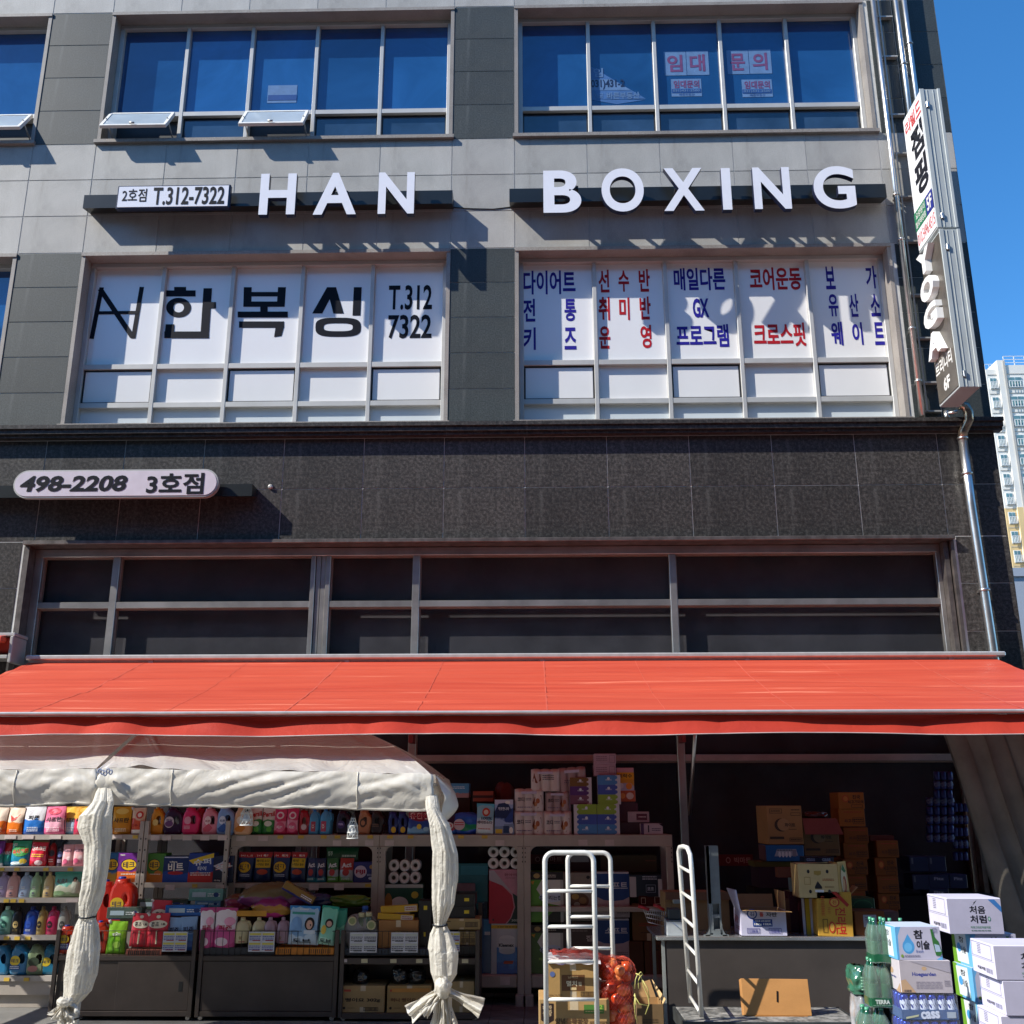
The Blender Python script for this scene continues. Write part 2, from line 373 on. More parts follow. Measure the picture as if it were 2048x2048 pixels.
def glass_mat():
    m, N, L, b = nodes_of('sky_tinted_glass')
    oi = N.new('ShaderNodeObjectInfo'); L.new(mixrgb(N, L, 1.0, ramp(N, L, nz(N, L, .9, 4, coord='Object', dist=1.), [(.35, (.015, .080, .195)), (.7, (.028, .130, .30))]), ramp(N, L, oi.outputs['Random'], [(0, .62), (1, 1.15)]), 'MULTIPLY'), b.inputs['Base Color'])  # blue mottling paints the reflected sky into the glass colour
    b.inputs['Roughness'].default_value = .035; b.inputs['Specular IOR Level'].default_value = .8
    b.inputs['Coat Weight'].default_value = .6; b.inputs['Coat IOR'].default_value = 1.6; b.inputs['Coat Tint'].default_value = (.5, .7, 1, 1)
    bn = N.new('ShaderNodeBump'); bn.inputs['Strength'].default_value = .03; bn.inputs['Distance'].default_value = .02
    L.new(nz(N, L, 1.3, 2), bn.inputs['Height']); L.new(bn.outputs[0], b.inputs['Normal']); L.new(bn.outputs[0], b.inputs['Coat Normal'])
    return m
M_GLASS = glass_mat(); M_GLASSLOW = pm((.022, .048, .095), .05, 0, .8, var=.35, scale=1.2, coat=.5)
M_SASHGL = pm((.42, .50, .58), .12, 0, .8, var=.1, scale=2, coat=.8)  # pale colour paints in the bright sky the tilted sashes reflect

# ================================================================== ground
g = MB(); g.box(-400, 400, -300, 400, -.3, -.16); ground = g.build('ground', pm((.07, .07, .068), .9, var=.25, scale=.4, bump=.3, bscale=20), kind='structure')
g = MB(); g.box(-60, 60, -40, -5.2, -.155, -.12); g.build('road', pm((.055, .055, .057), .85, var=.2, scale=2, bump=.5, bscale=90), kind='structure')
g = MB(); g.box(-60, 60, -5.2, 0, -.155, -.012)
pave = g.build('pavement', pm((.17, .165, .155), .85, var=.15, scale=3), kind='structure')
g = MB(); g.box(-60, 60, -5.35, -5.2, -.155, .01, c=.015); g.build('kerb', pm((.34, .33, .31), .8, var=.12), kind='structure')
pv = MB(); pv.box(0, .296, 0, .296, -.02, 0, c=.004); pvm = pv.mesh('paver', pm((.16, .145, .13), .8, var=.25, scale=8, bump=.3))
for i in range(14):
    for j in range(8):
        obj('paver', pvm, pave, (-1.0+i*.3, -2.4+j*.3, 0))

# houses across the street, out of the picture, that keep the low sky off the shopfront and stand in its reflections
M_OPP = pm((.20, .17, .145), .8, var=.15, scale=.4); M_OPPG = pm((.03, .035, .04), .15, coat=.5)
for i, (xa, xb, zh) in enumerate(((-52, -19, 18), (-18, 6, 16), (7, 30, 19), (31, 56, 15))):
    ob = thing('street_building', ('long', 'plain', 'tall', 'low')[i]+' brown brick house across the street behind the viewer', 'building', ((xa+xb)/2, -22, 0)); w = (xb-xa)/2
    a = MB(); a.box(-w, w, -12, 0, -.16, zh); a.box(-w-.1, w+.1, -12.1, .15, zh, zh+.35); a.build('wall', M_OPP, ob)
    for fl in range(int(zh/3.2)):
        n = int(w*2/3)
        for k in range(n): a = MB(); x = -w+1+k*3; a.box(x, x+1.9, .002, .05, .9+fl*3.2, 2.5+fl*3.2); a.build('window', M_OPPG, ob)
# ================================================================== the building
bld = thing('commercial_building', 'three visible storeys of grey granite office building with black stone shopfront and blue glass', 'building')
ZS = [8.165, 8.67, 9.175, 9.68]
XL0, XL1, XR0, XR1, XC = -5.40, -.96, -.19, 4.26, 5.17
TW = (XL1-XL0)/5; G = .0033
core = MB()
def backing(x0, x1, z0, z1, mi, y1=.5): core.box(x0, x1, .003, y1, z0, z1, mi)
backing(-12, XC-.01, 8.16, 9.68, 0); backing(-12, XC-.01, 11.66, 13.0, 0)
for x0, x1 in ((-6.19, XL0), (XL1, XR0), (XR1, XC-.01)):
    backing(x0, x1, 9.681, 11.659, 1); backing(x0, x1, 5.90, 8.159, 1)
backing(-12, XC-.01, 4.57, 5.899, 1); backing(-12, -5.62, 0, 4.569, 1); backing(4.57, XC-.01, 0, 4.569, 1)
core.build('wall_core', [M_JOINTL, M_JOINTD], bld)
sh = MB(); sh.box(-12, XC-.02, .5, 12, 0, 13.0); sh.build('wall', pm((.03, .03, .032), .6), bld)
sd = MB(); sd.box(XC-.02, XC, .0, 12, 0, 13.0); sd.build('side_wall', M_DARK, bld)
_pc = {}
def panel(x0, x1, z0, z1, m, y0=0., name='stone_panel', parent=None, dp=.0028):
    w, h = round(x1-x0-2*G, 3), round(z1-z0-2*G, 3); k = (w, h, m.name)
    if k not in _pc:
        a = MB(); a.box(0, w, 0, dp, 0, h, c=.0025); _pc[k] = a.mesh(name, m)
    return obj(name, _pc[k], parent or bld, (x0+G, y0-random.uniform(.0, .0012), z0+G))
def cols(x0, x1, n): return [(x0+(x1-x0)*i/n, x0+(x1-x0)*(i+1)/n) for i in range(n)]
LIGHTC = cols(-6.19-TW*3, -6.19, 3)+[(-6.19, XL0)]+cols(XL0, XL1, 5)+[(XL1, XR0)]+cols(XR0, XR1, 5)+cols(XR1, XC, 1)
for a, b_ in LIGHTC:
    for k in range(3): panel(a, b_, ZS[k], ZS[k+1], M_GRAN)
    panel(a, b_, 11.665, 12.17, M_GRAN); panel(a, b_, 12.17, 12.68, M_GRAN)
for a, b_ in ((-6.19, XL0), (XL1, XR0), (XR1+.05, 4.42), (4.42, 4.62), (4.62, XC)):
    for k in range(4): panel(a, b_, 9.685+k*.4935, 9.685+(k+1)*.4935, M_DARK)
    for k in range(5): panel(a, b_, 5.90+k*.452, 5.90+(k+1)*.452, M_DARK)
BX = [-9.02+.925*i for i in range(15)]; BX = [x for x in BX if x < 5.0]
x = -.963; bx = []
while x > -9: x -= .91
while x < 5.1: bx.append(x); x += .922 if x > -.9 else .907
bx.append(XC)
for i in range(len(bx)-1):
    panel(bx[i], bx[i+1], 4.575, 5.165, M_BLACK); panel(bx[i], bx[i+1], 5.165, 5.76, M_BLACK)
for k in range(9):
    z1 = 4.57-.52*k
    panel(4.60, 4.72+.0, max(0, z1-.52), z1, M_BLACK) if False else None
    if z1-.52 > -.2: panel(4.60, XC, max(0, z1-.52), z1, M_BLACK); panel(-6.52, -5.65, max(0, z1-.52), z1, M_BLACK); panel(-7.43, -6.52, max(0, z1-.52), z1, M_BLACK)
# ledge with its moulded underside
lg = MB()
for x0 in [-8.2+.905*i for i in range(15)]:
    x1 = min(x0+.903, XC+.06)
    if x0 > XC: break
    lg.box(x0, x1, -.15, .30, 5.855, 5.90); lg.box(x0, x1, -.125, .01, 5.80, 5.855); lg.box(x0, x1, -.09, .01, 5.765, 5.80)
lg.build('ledge', M_BLACK, bld)
# granite surrounds
def surround(x0, x1, z0, z1, sill=True, yb=.24):
    s = MB(); t = .045
    s.box(x0, x1, -.02, yb, z1-t, z1); s.box(x0, x0+t, -.008, yb, z0+t, z1-t); s.box(x1-t, x1, -.008, yb, z0+t, z1-t)
    s.box(x0-.02, x1+.02, -.05, yb, z0, z0+t)
    s.build('window_surround', M_PINK, bld)
surround(XL0, XL1, 9.68, 11.66); surround(XR0, XR1, 9.68, 11.66); surround(-10.6, -6.19, 9.68, 11.66)
surround(XL0, XL1, 5.905, 8.16); surround(XR0, XR1, 5.905, 8.16); surround(-10.6, -6.19, 5.905, 8.16)

YF, YG = .17, .235
def window(x0, x1, z0, z1, n, rows, style, texts=None):
    """aluminium window: frame bars, then every pane (or white filmed pane) as its own piece"""
    x0 += .045; x1 -= .045; z1 -= .045; z0 += .045
    fr = MB(); b = .055; mb_ = .048
    fr.box(x0, x1, YF, YG+.06, z1-b, z1, c=.004); fr.box(x0, x1, YF, YG+.06, z0, z0+b*.8, c=.004)
    fr.box(x0, x0+b, YF+.001, YG+.06, z0+b*.8, z1-b, c=.004); fr.box(x1-b, x1, YF+.001, YG+.06, z0+b*.8, z1-b, c=.004)
    xs = [x0+b+(x1-x0-2*b)*i/n for i in range(n+1)]
    for q in xs[1:-1]: fr.box(q-mb_/2, q+mb_/2, YF+.004, YG+.06, z0+b*.8, z1-b, c=.004)
    zs = [z0+b*.8]+rows+[z1-b]
    for z in rows:
        for i in range(n):
            fr.box(xs[i]+(mb_/2 if i else 0), xs[i+1]-(mb_/2 if i < n-1 else 0), YF+.008, YG+.06, z-.032, z+.032, c=.003)
    w = fr.build('window', M_FRAME, bld)
    for r in range(len(zs)-1):
        for i in range(n):
            a = xs[i]+(mb_/2 if i else 0); c = xs[i+1]-(mb_/2 if i < n-1 else 0)
            e = zs[r]+(.032 if r else 0); f_ = zs[r+1]-(.032 if r < len(zs)-2 else 0)
            if style == 'film':
                if r == 1 and i % 2 == 0:
                    s = MB(); t = .018
                    s.box(a+.004, c-.004, YG-.030, YG+.01, f_-t, f_-.003); s.box(a+.004, c-.004, YG-.030, YG+.01, e+.003, e+t); s.box(a+.004, a+t, YG-.030, YG+.01, e+t, f_-t); s.box(c-t, c-.004, YG-.030, YG+.01, e+t, f_-t)
                    s.build('sash_gasket', M_GASKET, w)
                    p = MB(); p.box(a+t, c-t, YG-.022, YG+.008, e+t, f_-t, c=.003); p.build('white_filmed_pane', M_FILM, w)
                else:
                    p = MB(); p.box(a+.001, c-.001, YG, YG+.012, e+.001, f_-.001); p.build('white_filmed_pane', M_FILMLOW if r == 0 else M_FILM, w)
            else:
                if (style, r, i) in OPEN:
                    dk = MB(); dk.box(a, c, YG+.05, YG+.06, e, f_); dk.build('dark_room_sheet', M_GASKET, w)  # black sheet stands in for the shade of the unlit room
                    hh = f_-e; an = radians(34)
                    s = MB(); t = .035; W = c-a
                    s.box(0, W, -.02, .02, -hh, -hh+t, c=.003); s.box(0, W, -.02, .02, -t, 0, c=.003); s.box(0, t, -.02, .02, -hh+t, -t); s.box(W-t, W, -.02, .02, -hh+t, -t)
                    so = s.build('open_sash', M_WHITEP, w, loc=(a, YF-.11, f_-.05), rot=(-an, 0, 0))
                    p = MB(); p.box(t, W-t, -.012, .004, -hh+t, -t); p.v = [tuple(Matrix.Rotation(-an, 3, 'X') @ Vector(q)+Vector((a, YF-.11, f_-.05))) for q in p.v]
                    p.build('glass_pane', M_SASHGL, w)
                    st = MB(); st.tube([(a+.03, YF+.02, e+.05), (a+.03, YF-.12-hh*.62*sin(an), f_-hh*.62*cos(an))], .008, 6); st.tube([(c-.03, YF+.02, e+.05), (c-.03, YF-.12-hh*.62*sin(an), f_-hh*.62*cos(an))], .008, 6)
                    st.tube([(a+W/2-.03, YF-.12-hh*sin(an)-.02, f_-hh*cos(an)-.02), (a+W/2+.03, YF-.12-hh*sin(an)-.02, f_-hh*cos(an)-.02)], .014, 6)
                    st.build('stay', M_ALU, w)
                else:
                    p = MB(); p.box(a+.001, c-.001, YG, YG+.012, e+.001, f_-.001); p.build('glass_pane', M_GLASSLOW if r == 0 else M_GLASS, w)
                    if r == 0 and style != 'film':
                        s = MB(); t = .012; s.box(a+.006, c-.006, YG-.01, YG-.001, f_-t-.006, f_-.006); s.box(a+.006, c-.006, YG-.01, YG-.001, e+.006, e+t+.006); s.box(a+.006, a+.006+t, YG-.0095, YG-.001, e+.006+t, f_-t-.006); s.box(c-.006-t, c-.006, YG-.0095, YG-.001, e+.006+t, f_-t-.006); s.build('sash_gasket', M_GASKET, w)
    return w
ZT3 = Q('a', 900, 425, YF).z
OPEN = {('L', 0, 0), ('L', 0, 2), ('K', 0, 4), ('K', 0, 2)}
w3k = window(-10.6, -6.19, 9.68, 11.66, 5, [ZT3], 'K')
w3l = window(XL0, XL1, 9.68, 11.66, 5, [ZT3], 'L')
w3r = window(XR0, XR1, 9.68, 11.66, 5, [ZT3], 'R')
ZA, ZB_ = Q('c', 980, 472, YF).z, Q('c', 980, 618, YF).z
w2k = window(-10.6, -6.19, 5.905, 8.16, 5, [ZB_, ZA], 'R')
w2l = window(XL0, XL1, 5.905, 8.16, 5, [ZB_, ZA], 'film')
w2r = window(XR0, XR1, 5.905, 8.16, 5, [ZB_, ZA], 'film')

# lettering on the filmed panes
def lett(k, s, x0, y0, x1, y1, m, par, bold=.03, Y=YG-.003): return writing('lettering', s, BBL(k, x0, y0, x1, y1, Y), Y, m, par, bold)
lg_ = MB(); a, b_, c, d = BBL('c', 337, 178, 543, 372, YG-.003); W_, Hh_ = b_-a, d-c
def stroke(mb, p, q, t, Y, mi=0):
    p = Vector((a+p[0]*W_, 0, c+p[1]*Hh_)); q = Vector((a+q[0]*W_, 0, c+q[1]*Hh_)); n_ = (q-p).normalized(); s_ = Vector((-n_.z, 0, n_.x))*t/2
    mb.face([(w.x, Y, w.z) for w in (p-s_, q-s_, q+s_, p+s_)], mi)
stroke(lg_, (.05, 0), (.13, 1), .055, YG-.003); stroke(lg_, (.10, .97), (.88, .03), .06, YG-.0045); stroke(lg_, (.90, 0), (.96, 1), .055, YG-.0035); stroke(lg_, (.08, .5), (.94, .5), .042, YG-.0055)
lg_.build('logo_mark', M_INK, w2l)
def qp(mb, pts, dy=0.): mb.face([tuple(Q('c', x, y, YG-.003-dy)) for x, y in pts])
def bar_(mb, x0, y0, x1, y1, k=0): sl = (y1-y0)*.07; qp(mb, [(x0, y1), (x1, y1), (x1+sl*0, y0), (x0+sl*0, y0)], .0004*k)
def ring_(mb, cx, cy, ox, oy, ix, iy, k=0, e=1.0):
    n = 32; f_ = lambda a, rx, ry: (cx+rx*math.copysign(abs(cos(a))**e, cos(a)), cy-ry*math.copysign(abs(sin(a))**e, sin(a)))
    for i in range(n): a, b = 2*pi*i/n, 2*pi*(i+1)/n; qp(mb, [f_(a, ox, oy), f_(b, ox, oy), f_(b, ix, iy), f_(a, ix, iy)], .0004*k)
s = MB(); bar_(s, 657, 177, 702, 191, 1); bar_(s, 627, 190, 738, 213); ring_(s, 674, 255, 47, 37, 20, 18, 2); qp(s, [(757, 348), (789, 348), (800, 182), (768, 182)], .0012); bar_(s, 790, 234, 815, 258, 4)
qp(s, [(620, 370), (655, 370), (658, 318), (625, 318)], .002); bar_(s, 620, 345, 788, 370, 6); s.build('lettering', M_INK, w2l)
s = MB(); qp(s, [(918, 252), (948, 252), (950, 178), (920, 178)]); qp(s, [(1044, 252), (1074, 252), (1079, 178), (1049, 178)]); bar_(s, 945, 196, 1050, 213, 1); bar_(s, 930, 232, 1060, 252, 2); bar_(s, 982, 250, 1010, 274, 3); bar_(s, 897, 270, 1086, 292, 4)
bar_(s, 902, 307, 1072, 331, 1); qp(s, [(1034, 366), (1062, 362), (1072, 326), (1040, 326)], .0008); s.build('lettering', M_INK, w2l)
s = MB(); qp(s, [(1178, 277), (1216, 277), (1262, 190), (1268, 178), (1234, 178)]); qp(s, [(1258, 277), (1297, 277), (1268, 178), (1238, 200)], .0005); qp(s, [(1330, 285), (1360, 285), (1365, 178), (1335, 178)]); ring_(s, 1276, 329, 86, 36, 55, 15, 1, .62); s.build('lettering', M_INK, w2l)
lett('c', 'T.312', 1465, 170, 1632, 263, M_INK, w2l, .02); lett('c', '7322', 1463, 282, 1630, 372, M_INK, w2l, .02)
for s, q, m in (('다이어트', (42, 115, 240, 205), 0), ('전', (42, 222, 88, 308), 0), ('통', (197, 222, 242, 306), 0), ('키', (42, 330, 90, 415), 0), ('즈', (197, 330, 243, 413), 0),
                ('선', (325, 112, 368, 198), 1), ('수', (400, 115, 443, 195), 1), ('반', (477, 110, 522, 195), 1), ('취', (325, 215, 370, 303), 1), ('미', (403, 217, 445, 302), 1), ('반', (480, 213, 525, 300), 1),
                ('운', (328, 325, 372, 410), 1), ('영', (483, 320, 528, 408), 1), ('매일다른', (608, 105, 807, 190), 0), ('GX', (680, 220, 745, 293), 0), ('프로그램', (617, 318, 820, 404), 0),
                ('코어운동', (893, 103, 1095, 189), 1), ('크로스핏', (908, 312, 1112, 402), 1), ('보', (1178, 100, 1223, 186), 0), ('가', (1330, 97, 1380, 183), 0), ('유', (1190, 204, 1235, 288), 0),
                ('산', (1268, 203, 1312, 290), 0), ('소', (1348, 203, 1393, 288), 0), ('웨', (1200, 308, 1252, 398), 0), ('이', (1280, 310, 1328, 396), 0), ('트', (1362, 310, 1410, 396), 0)):
    lett('d', s, *q, M_RED if m else M_BLUE, w2r, .035)
# notices behind the third floor glass (stuck to the inside, seen through it)
M_NOTE = pm((.12, .21, .38), .35, coat=.5); M_NOTEL = pm((.06, .14, .33), .35, coat=.5); M_NOTER = pm((.16, .06, .15), .35); M_NOTED = pm((.012, .025, .07), .35); M_NOTEB = pm((.02, .07, .24), .35)
def note(k, x0, y0, x1, y1, m=None, par=None):
    q = BB(k, x0, y0, x1, y1, YG-.002); s = MB(); s.box(q[0], q[1], YG-.0035, YG-.0015, q[2], q[3]); return s.build('paper_notice', m or M_NOTE, par or w3r)
for s, x0, y0, x1, y1 in (('임', 574, 195, 657, 285), ('대', 659, 193, 742, 283), ('문', 811, 190, 893, 280), ('의', 895, 187, 978, 278)):
    note('b', x0, y0, x1, y1); lett('b', s, x0+10, y0+12, x1-12, y1-14, M_NOTER, w3r, .06, YG-.006)
for x0, y0 in ((601, 298), (868, 300)):
    note('b', x0, y0, x0+114, y0+66); lett('b', '임대문의', x0+8, y0+5, x0+106, y0+34, M_NOTER, w3r, .05, YG-.006)
    q = BB('b', x0+2, y0+37, x0+112, y0+52, YG-.006); s = MB(); s.box(q[0], q[1], YG-.0065, YG-.0045, q[2], q[3]); s.build('notice_band', M_NOTEB, w3r)
    lett('b', '031)431-2500', x0+6, y0+39, x0+108, y0+50, M_NOTE, w3r, .02, YG-.0085); lett('b', '바른부동산', x0+30, y0+54, x0+88, y0+63, M_NOTEB, w3r, .01, YG-.006)
s = MB(); Yn = YG-.003
s.face([Q('b', *p, Yn) for p in ((288, 245), (290, 375), (505, 372))][::1]); s.face([Q('b', *p, Yn) for p in ((290, 375), (395, 393), (505, 376))]); nt = s.build('paper_notice', M_NOTEL, w3r)
s = MB(); s.face([Q('b', *p, YG-.005) for p in ((289, 298), (289, 340), (448, 340), (378, 300))]); s.build('paper_notice', M_NOTE, w3r)
lett('b', '031)431-2', 297, 300, 425, 337, M_NOTED, w3r, .03, YG-.007); lett('b', '바른부동산', 357, 347, 482, 373, M_NOTE, w3r, .03, YG-.007); lett('b', '제공', 310, 352, 345, 370, M_NOTE, w3r, .0, YG-.007)
lett('b', '임', 306, 257, 344, 291, M_NOTE, w3r, .03, YG-.007)
note('a', 1010, 322, 1120, 388, M_NOTE, w3l); q = BB('a', 1011, 358, 1119, 378, YG-.006); s = MB(); s.box(q[0], q[1], YG-.0065, YG-.0045, q[2], q[3]); s.build('notice_band', M_NOTEB, w3l)

# ---------------------------------------------------------------- shop window of dark panels in steel frames
SX0, SX1, ST = -5.62, 4.57, 4.57
s = MB(); s.box(SX0, SX1, -.075, .20, ST-.045, ST, c=.006); s.box(SX0, SX0+.06, -.015, .20, 0, ST-.05); s.box(SX1-.035, SX1, -.015, .20, 0, ST-.05); s.box(SX1-.10, SX1-.05, .03, .20, 0, ST-.05)
s.build('window_surround', pm((.15, .13, .12), .4, .6, var=.3), bld)
fr = MB(); Yf, Yb = .14, .22
zt = [3.885, 2.235]
xm = [(-5.56, -5.47), (-4.68, -4.60), (-2.46, -2.24), (-1.33, -1.25), (1.50, 1.575), (4.42, 4.47)]
fr.box(-5.56, 4.47, Yf, Yb, 4.43, 4.52, c=.004)
for i, (a, b_) in enumerate(xm):
    if i == 2:
        for k in range(4): fr.box(a+k*.056, a+k*.056+.05, Yf+(.0 if k in (0, 3) else .02), Yb, 0.02, 4.43, c=.004)
    else: fr.box(a, b_, Yf+.002, Yb, 0.02, 4.43, c=.004)
for i in range(len(xm)-1):
    for z in zt: fr.box(xm[i][1], xm[i+1][0], Yf+.006, Yb, z-.035, z+.035, c=.004)
sw = fr.build('window', M_SHOPST, bld)
zz = [.02]+sorted(zt)+[4.43]
bead = MB()
for i in range(len(xm)-1):
    for k in range(3):
        a, b_, e, f_ = xm[i][1], xm[i+1][0], zz[k]+(.035 if k else 0), zz[k+1]-(.035 if k < 2 else 0)
        p = MB(); p.box(a-.03, b_+.03, .300, .308, e-.03, f_+.03); p.build('roller_shade', M_PANEL, sw); p = MB(); p.box(a+.002, b_-.002, .232, .238, e, f_); p.build('glass_pane', M_SHOPGL, sw)
        bead.box(a, b_, .19, .228, f_-.014, f_); bead.box(a, a+.012, .19, .228, e, f_-.014)
bead.build('glazing_bead', pm((.36, .27, .22), .4, .6), sw)
# ================================================================== signs on the facade
def bar(parent, x0, x1, z0, z1, y0=-.20):      # long rail box whose underside slopes up to the wall
    s = MB(); zf, zb, yb = z0+.035, z0+.085, -.002
    s.face([(x0, y0, zf), (x1, y0, zf), (x1, y0, z1), (x0, y0, z1)]); s.face([(x0, y0, z1), (x1, y0, z1), (x1, yb, z1), (x0, yb, z1)]); s.face([(x0, yb, zb), (x1, yb, zb), (x1, y0, zf), (x0, y0, zf)])
    s.face([(x0, yb, zb), (x0, y0, zf), (x0, y0, z1), (x0, yb, z1)]); s.face([(x1, y0, zf), (x1, yb, zb), (x1, yb, z1), (x1, y0, z1)]); s.face([(x1, yb, zb), (x0, yb, zb), (x0, yb, z1), (x1, yb, z1)])
    s.build('sign_rail', M_SIGNBAR, parent)
sg = thing('letter_sign', 'raised white letters HAN and a phone number box on a black rail, left letter sign', 'sign', (-3.1, 0, 8.6))
sg2 = thing('letter_sign', 'raised white letters BOXING on a black rail, right letter sign', 'sign', (2.0, 0, 8.6))
for t in (sg, sg2): t.location = (0, 0, 0)
bar(sg, -5.37, -.93, 8.615, 8.83); bar(sg2, -.25, 4.21, 8.62, 8.84)
for s, q in (('H', (975, 655, 1121, 809)), ('A', (1180, 652, 1350, 809)), ('N', (1425, 650, 1566, 806))):
    slab_text('letter', s, BBL('a', *q, -.40), -.40, -.325, M_FACE, M_RETURN, sg, .026)
for s, q in (('B', (117, 643, 262, 802)), ('O', (335, 635, 500, 798)), ('X', (567, 634, 727, 795)), ('I', (787, 634, 832, 791)), ('N', (905, 631, 1057, 788)), ('G', (1130, 627, 1303, 787))):
    slab_text('letter', s, BBL('b', *q, -.40), -.40, -.325, M_FACE, M_RETURN, sg2, .026)
ls_ = MB(); [ls_.box(Q('a', x, 740, -.3).x-.02, Q('a', x, 740, -.3).x+.02, -.281, -.19, 8.70, 8.76) for x in (520, 780)]; ls_.build('standoff', M_GASKET, sg)
for par, ks in ((sg, [('a', x, 730) for x in (990, 1105, 1225, 1310, 1440, 1550)]), (sg2, [('b', x, 712) for x in (130, 245, 350, 485, 620, 665, 808, 920, 1045, 1145, 1290)])):
    s = MB()
    for k_ in ks: p_ = Q(*k_, -.3); s.box(p_.x-.015, p_.x+.015, -.326, -.202, p_.z-.02, p_.z+.02)
    s.build('standoff', M_GASKET, par)
q = BB('a', 440, 697, 867, 785, -.35); s = MB(); s.box(q[0], q[1], -.345, -.28, q[2], q[3], c=.008); s.build('light_box', M_RETURN, sg)
s = MB(); s.box(q[0]+.02, q[1]-.02, -.352, -.346, q[2]+.02, q[3]-.02); s.build('face_panel', M_FACE, sg)
writing('lettering', '2호점', BB('a', 461, 712, 553, 761, -.355), -.355, M_INK, sg, .01)
writing('lettering', 'T.312-7322', BB('a', 578, 705, 847, 772, -.355), -.355, M_INK, sg, .02)
# capsule shaped phone sign
pl = thing('capsule_sign', 'long capsule shaped pale sign with black numbers 498-2208 on the black granite band', 'sign', (0, 0, 0))
x0, x1, z0, z1 = BB('c', 50, 866, 823, 971, -.35); bar(pl, -8.5, -3.08, 4.99, 5.165)
def capsule(x0, x1, z0, z1, y0, y1, mats):
    s = MB(); r = (z1-z0)/2; zc = (z0+z1)/2; n = 14; pts = []
    for i in range(n+1): a = -pi/2+pi*i/n; pts.append((x1-r+r*cos(a), zc+r*sin(a)))
    for i in range(n+1): a = pi/2+pi*i/n; pts.append((x0+r+r*cos(a), zc+r*sin(a)))
    s.face([(a, y0, b) for a, b in pts], 0); k = len(pts)
    for i in range(k): a, b = pts[i], pts[(i+1) % k]; s.face([(a[0], y0, a[1]), (a[0], y1, a[1]), (b[0], y1, b[1]), (b[0], y0, b[1])], 1, True)
    return s, mats
s, mt = capsule(x0, x1, z0, z1, -.345, -.28, [M_ALU, M_ALU]); s.build('sign_body', mt, pl); ls_ = MB(); [ls_.box(x0+f_, x0+f_+.05, -.281, -.19, 5.06, 5.14) for f_ in (.3, 1.9)]; ls_.build('standoff', M_GASKET, pl)
s, mt = capsule(x0+.018, x1-.018, z0+.018, z1-.018, -.352, -.3455, 0); s.build('face_panel', [pm((.62, .56, .62), .3, coat=.3, var=.04)]*2, pl)
writing('lettering', '498-2208', BB('c', 76, 889, 480, 950, -.356), -.356, M_INK, pl, .035, .15)
writing('lettering', '3호점', BB('c', 553, 879, 769, 959, -.356), -.356, M_INK, pl, .03)

# projecting double sign at the corner
def proj_sign(name, label, z0, z1, x0, x1, y0, y1, mface, mbody):
    t = thing(name, label, 'sign'); s = MB(); s.box(x0+.012, x1, y0, y1, z0, z1, c=.008); s.build('cabinet', mbody, t)
    s = MB(); s.box(x0+.004, x0+.0115, y0+.03, y1-.02, z0+.03, z1-.03); s.build('face_panel', mface, t)
    s = MB()
    for a in (.36, .66): s.box(x0+(x1-x0)*a, x0+(x1-x0)*a+.006, y0-.006, y0+.0, z0+.01, z1-.01)
    s.box(x0, x0+.05, y0-.010, y0, z0, z1, c=.003); s.box(x1-.03, x1+.004, y0-.010, y0, z0, z1, c=.003)
    s.build('edge_trim', M_SBODY, t)
    for k in (.08, .88):
        h = MB(); z = z0+(z1-z0)*k; h.box(x0+.055, x0+.085, y0-.022, y0-.001, z-.035, z+.035, c=.004); h.box(x0+.04, x0+.06, y0-.018, y0-.001, z-.02, z+.02); h.build('latch', M_STEEL, t)
    return t
def side_text(name, s_, ya, yb, z0, z1, x, m, parent, bold=.03, ch=0):
    """writing on a face that looks towards -x, running from the wall (ya) outwards (yb) = left to right for the viewer"""
    v, f, _ = glyphs(s_, bold); mb = MB()
    mb.v = [(x, ya+a*(yb-ya), z0+c*(z1-z0)) for a, c in v]; mb.f = list(f); mb.m = [0]*len(f); mb.sm = [False]*len(f)
    return mb.build(name, m, parent)
M_SBODY = pm((.42, .45, .45), .55, .1, var=.06, scale=3)
s1 = proj_sign('projecting_sign', 'upper white box of the tall corner sign with red and black lettering', 7.86, 9.66, 4.47, 4.70, -.83, -.26, pm((.80, .80, .82), .25, var=.02, coat=.2), M_SBODY)
s2 = proj_sign('projecting_sign', 'lower bronze box of the tall corner sign with raised white letters YOGA', 5.96, 7.83, 4.475, 4.70, -.85, -.28, pm((.17, .15, .125), .38, .6, var=.2, scale=4), M_SBODY)
X1 = 4.4725
def yz(fy, fz, z0=7.86, z1=9.66, y0=-.26, y1=-.83): return y0+(y1-y0)*fy, z0+(z1-z0)*fz
def st(s_, fy0, fy1, fz0, fz1, m, par, bold=.03, zz=(7.86, 9.66), x=X1-.001):
    a, z0_ = yz(fy0, fz0, *zz); b_, z1_ = yz(fy1, fz1, *zz); side_text('lettering', s_, a, b_, z0_, z1_, x, m, par, bold)
M_SRED = pm((.55, .03, .03), .4); M_GREEN = pm((.02, .17, .08), .4); M_NAVY = pm((.02, .03, .22), .4)
for s_, a, b_ in (('리', .10, .36), ('빌', .40, .64), ('드', .68, .94)): st(s_, a, b_, .845, .945, M_SRED, s1, .05)
st('점', .28, .92, .60, .82, M_INK, s1, .9); st('핑', .28, .92, .34, .58, M_INK, s1, .9)
for n_, fy0, fy1, fz0, fz1, m in (('band', .02, .62, .155, .285, M_GREEN), ('band', .625, .97, .155, .285, M_NAVY)):
    a, z0_ = yz(fy0, fz0); b_, z1_ = yz(fy1, fz1); s = MB(); s.box(X1-.0025, X1-.0005, b_, a, z0_, z1_); s.build('colour_band', m, s1)
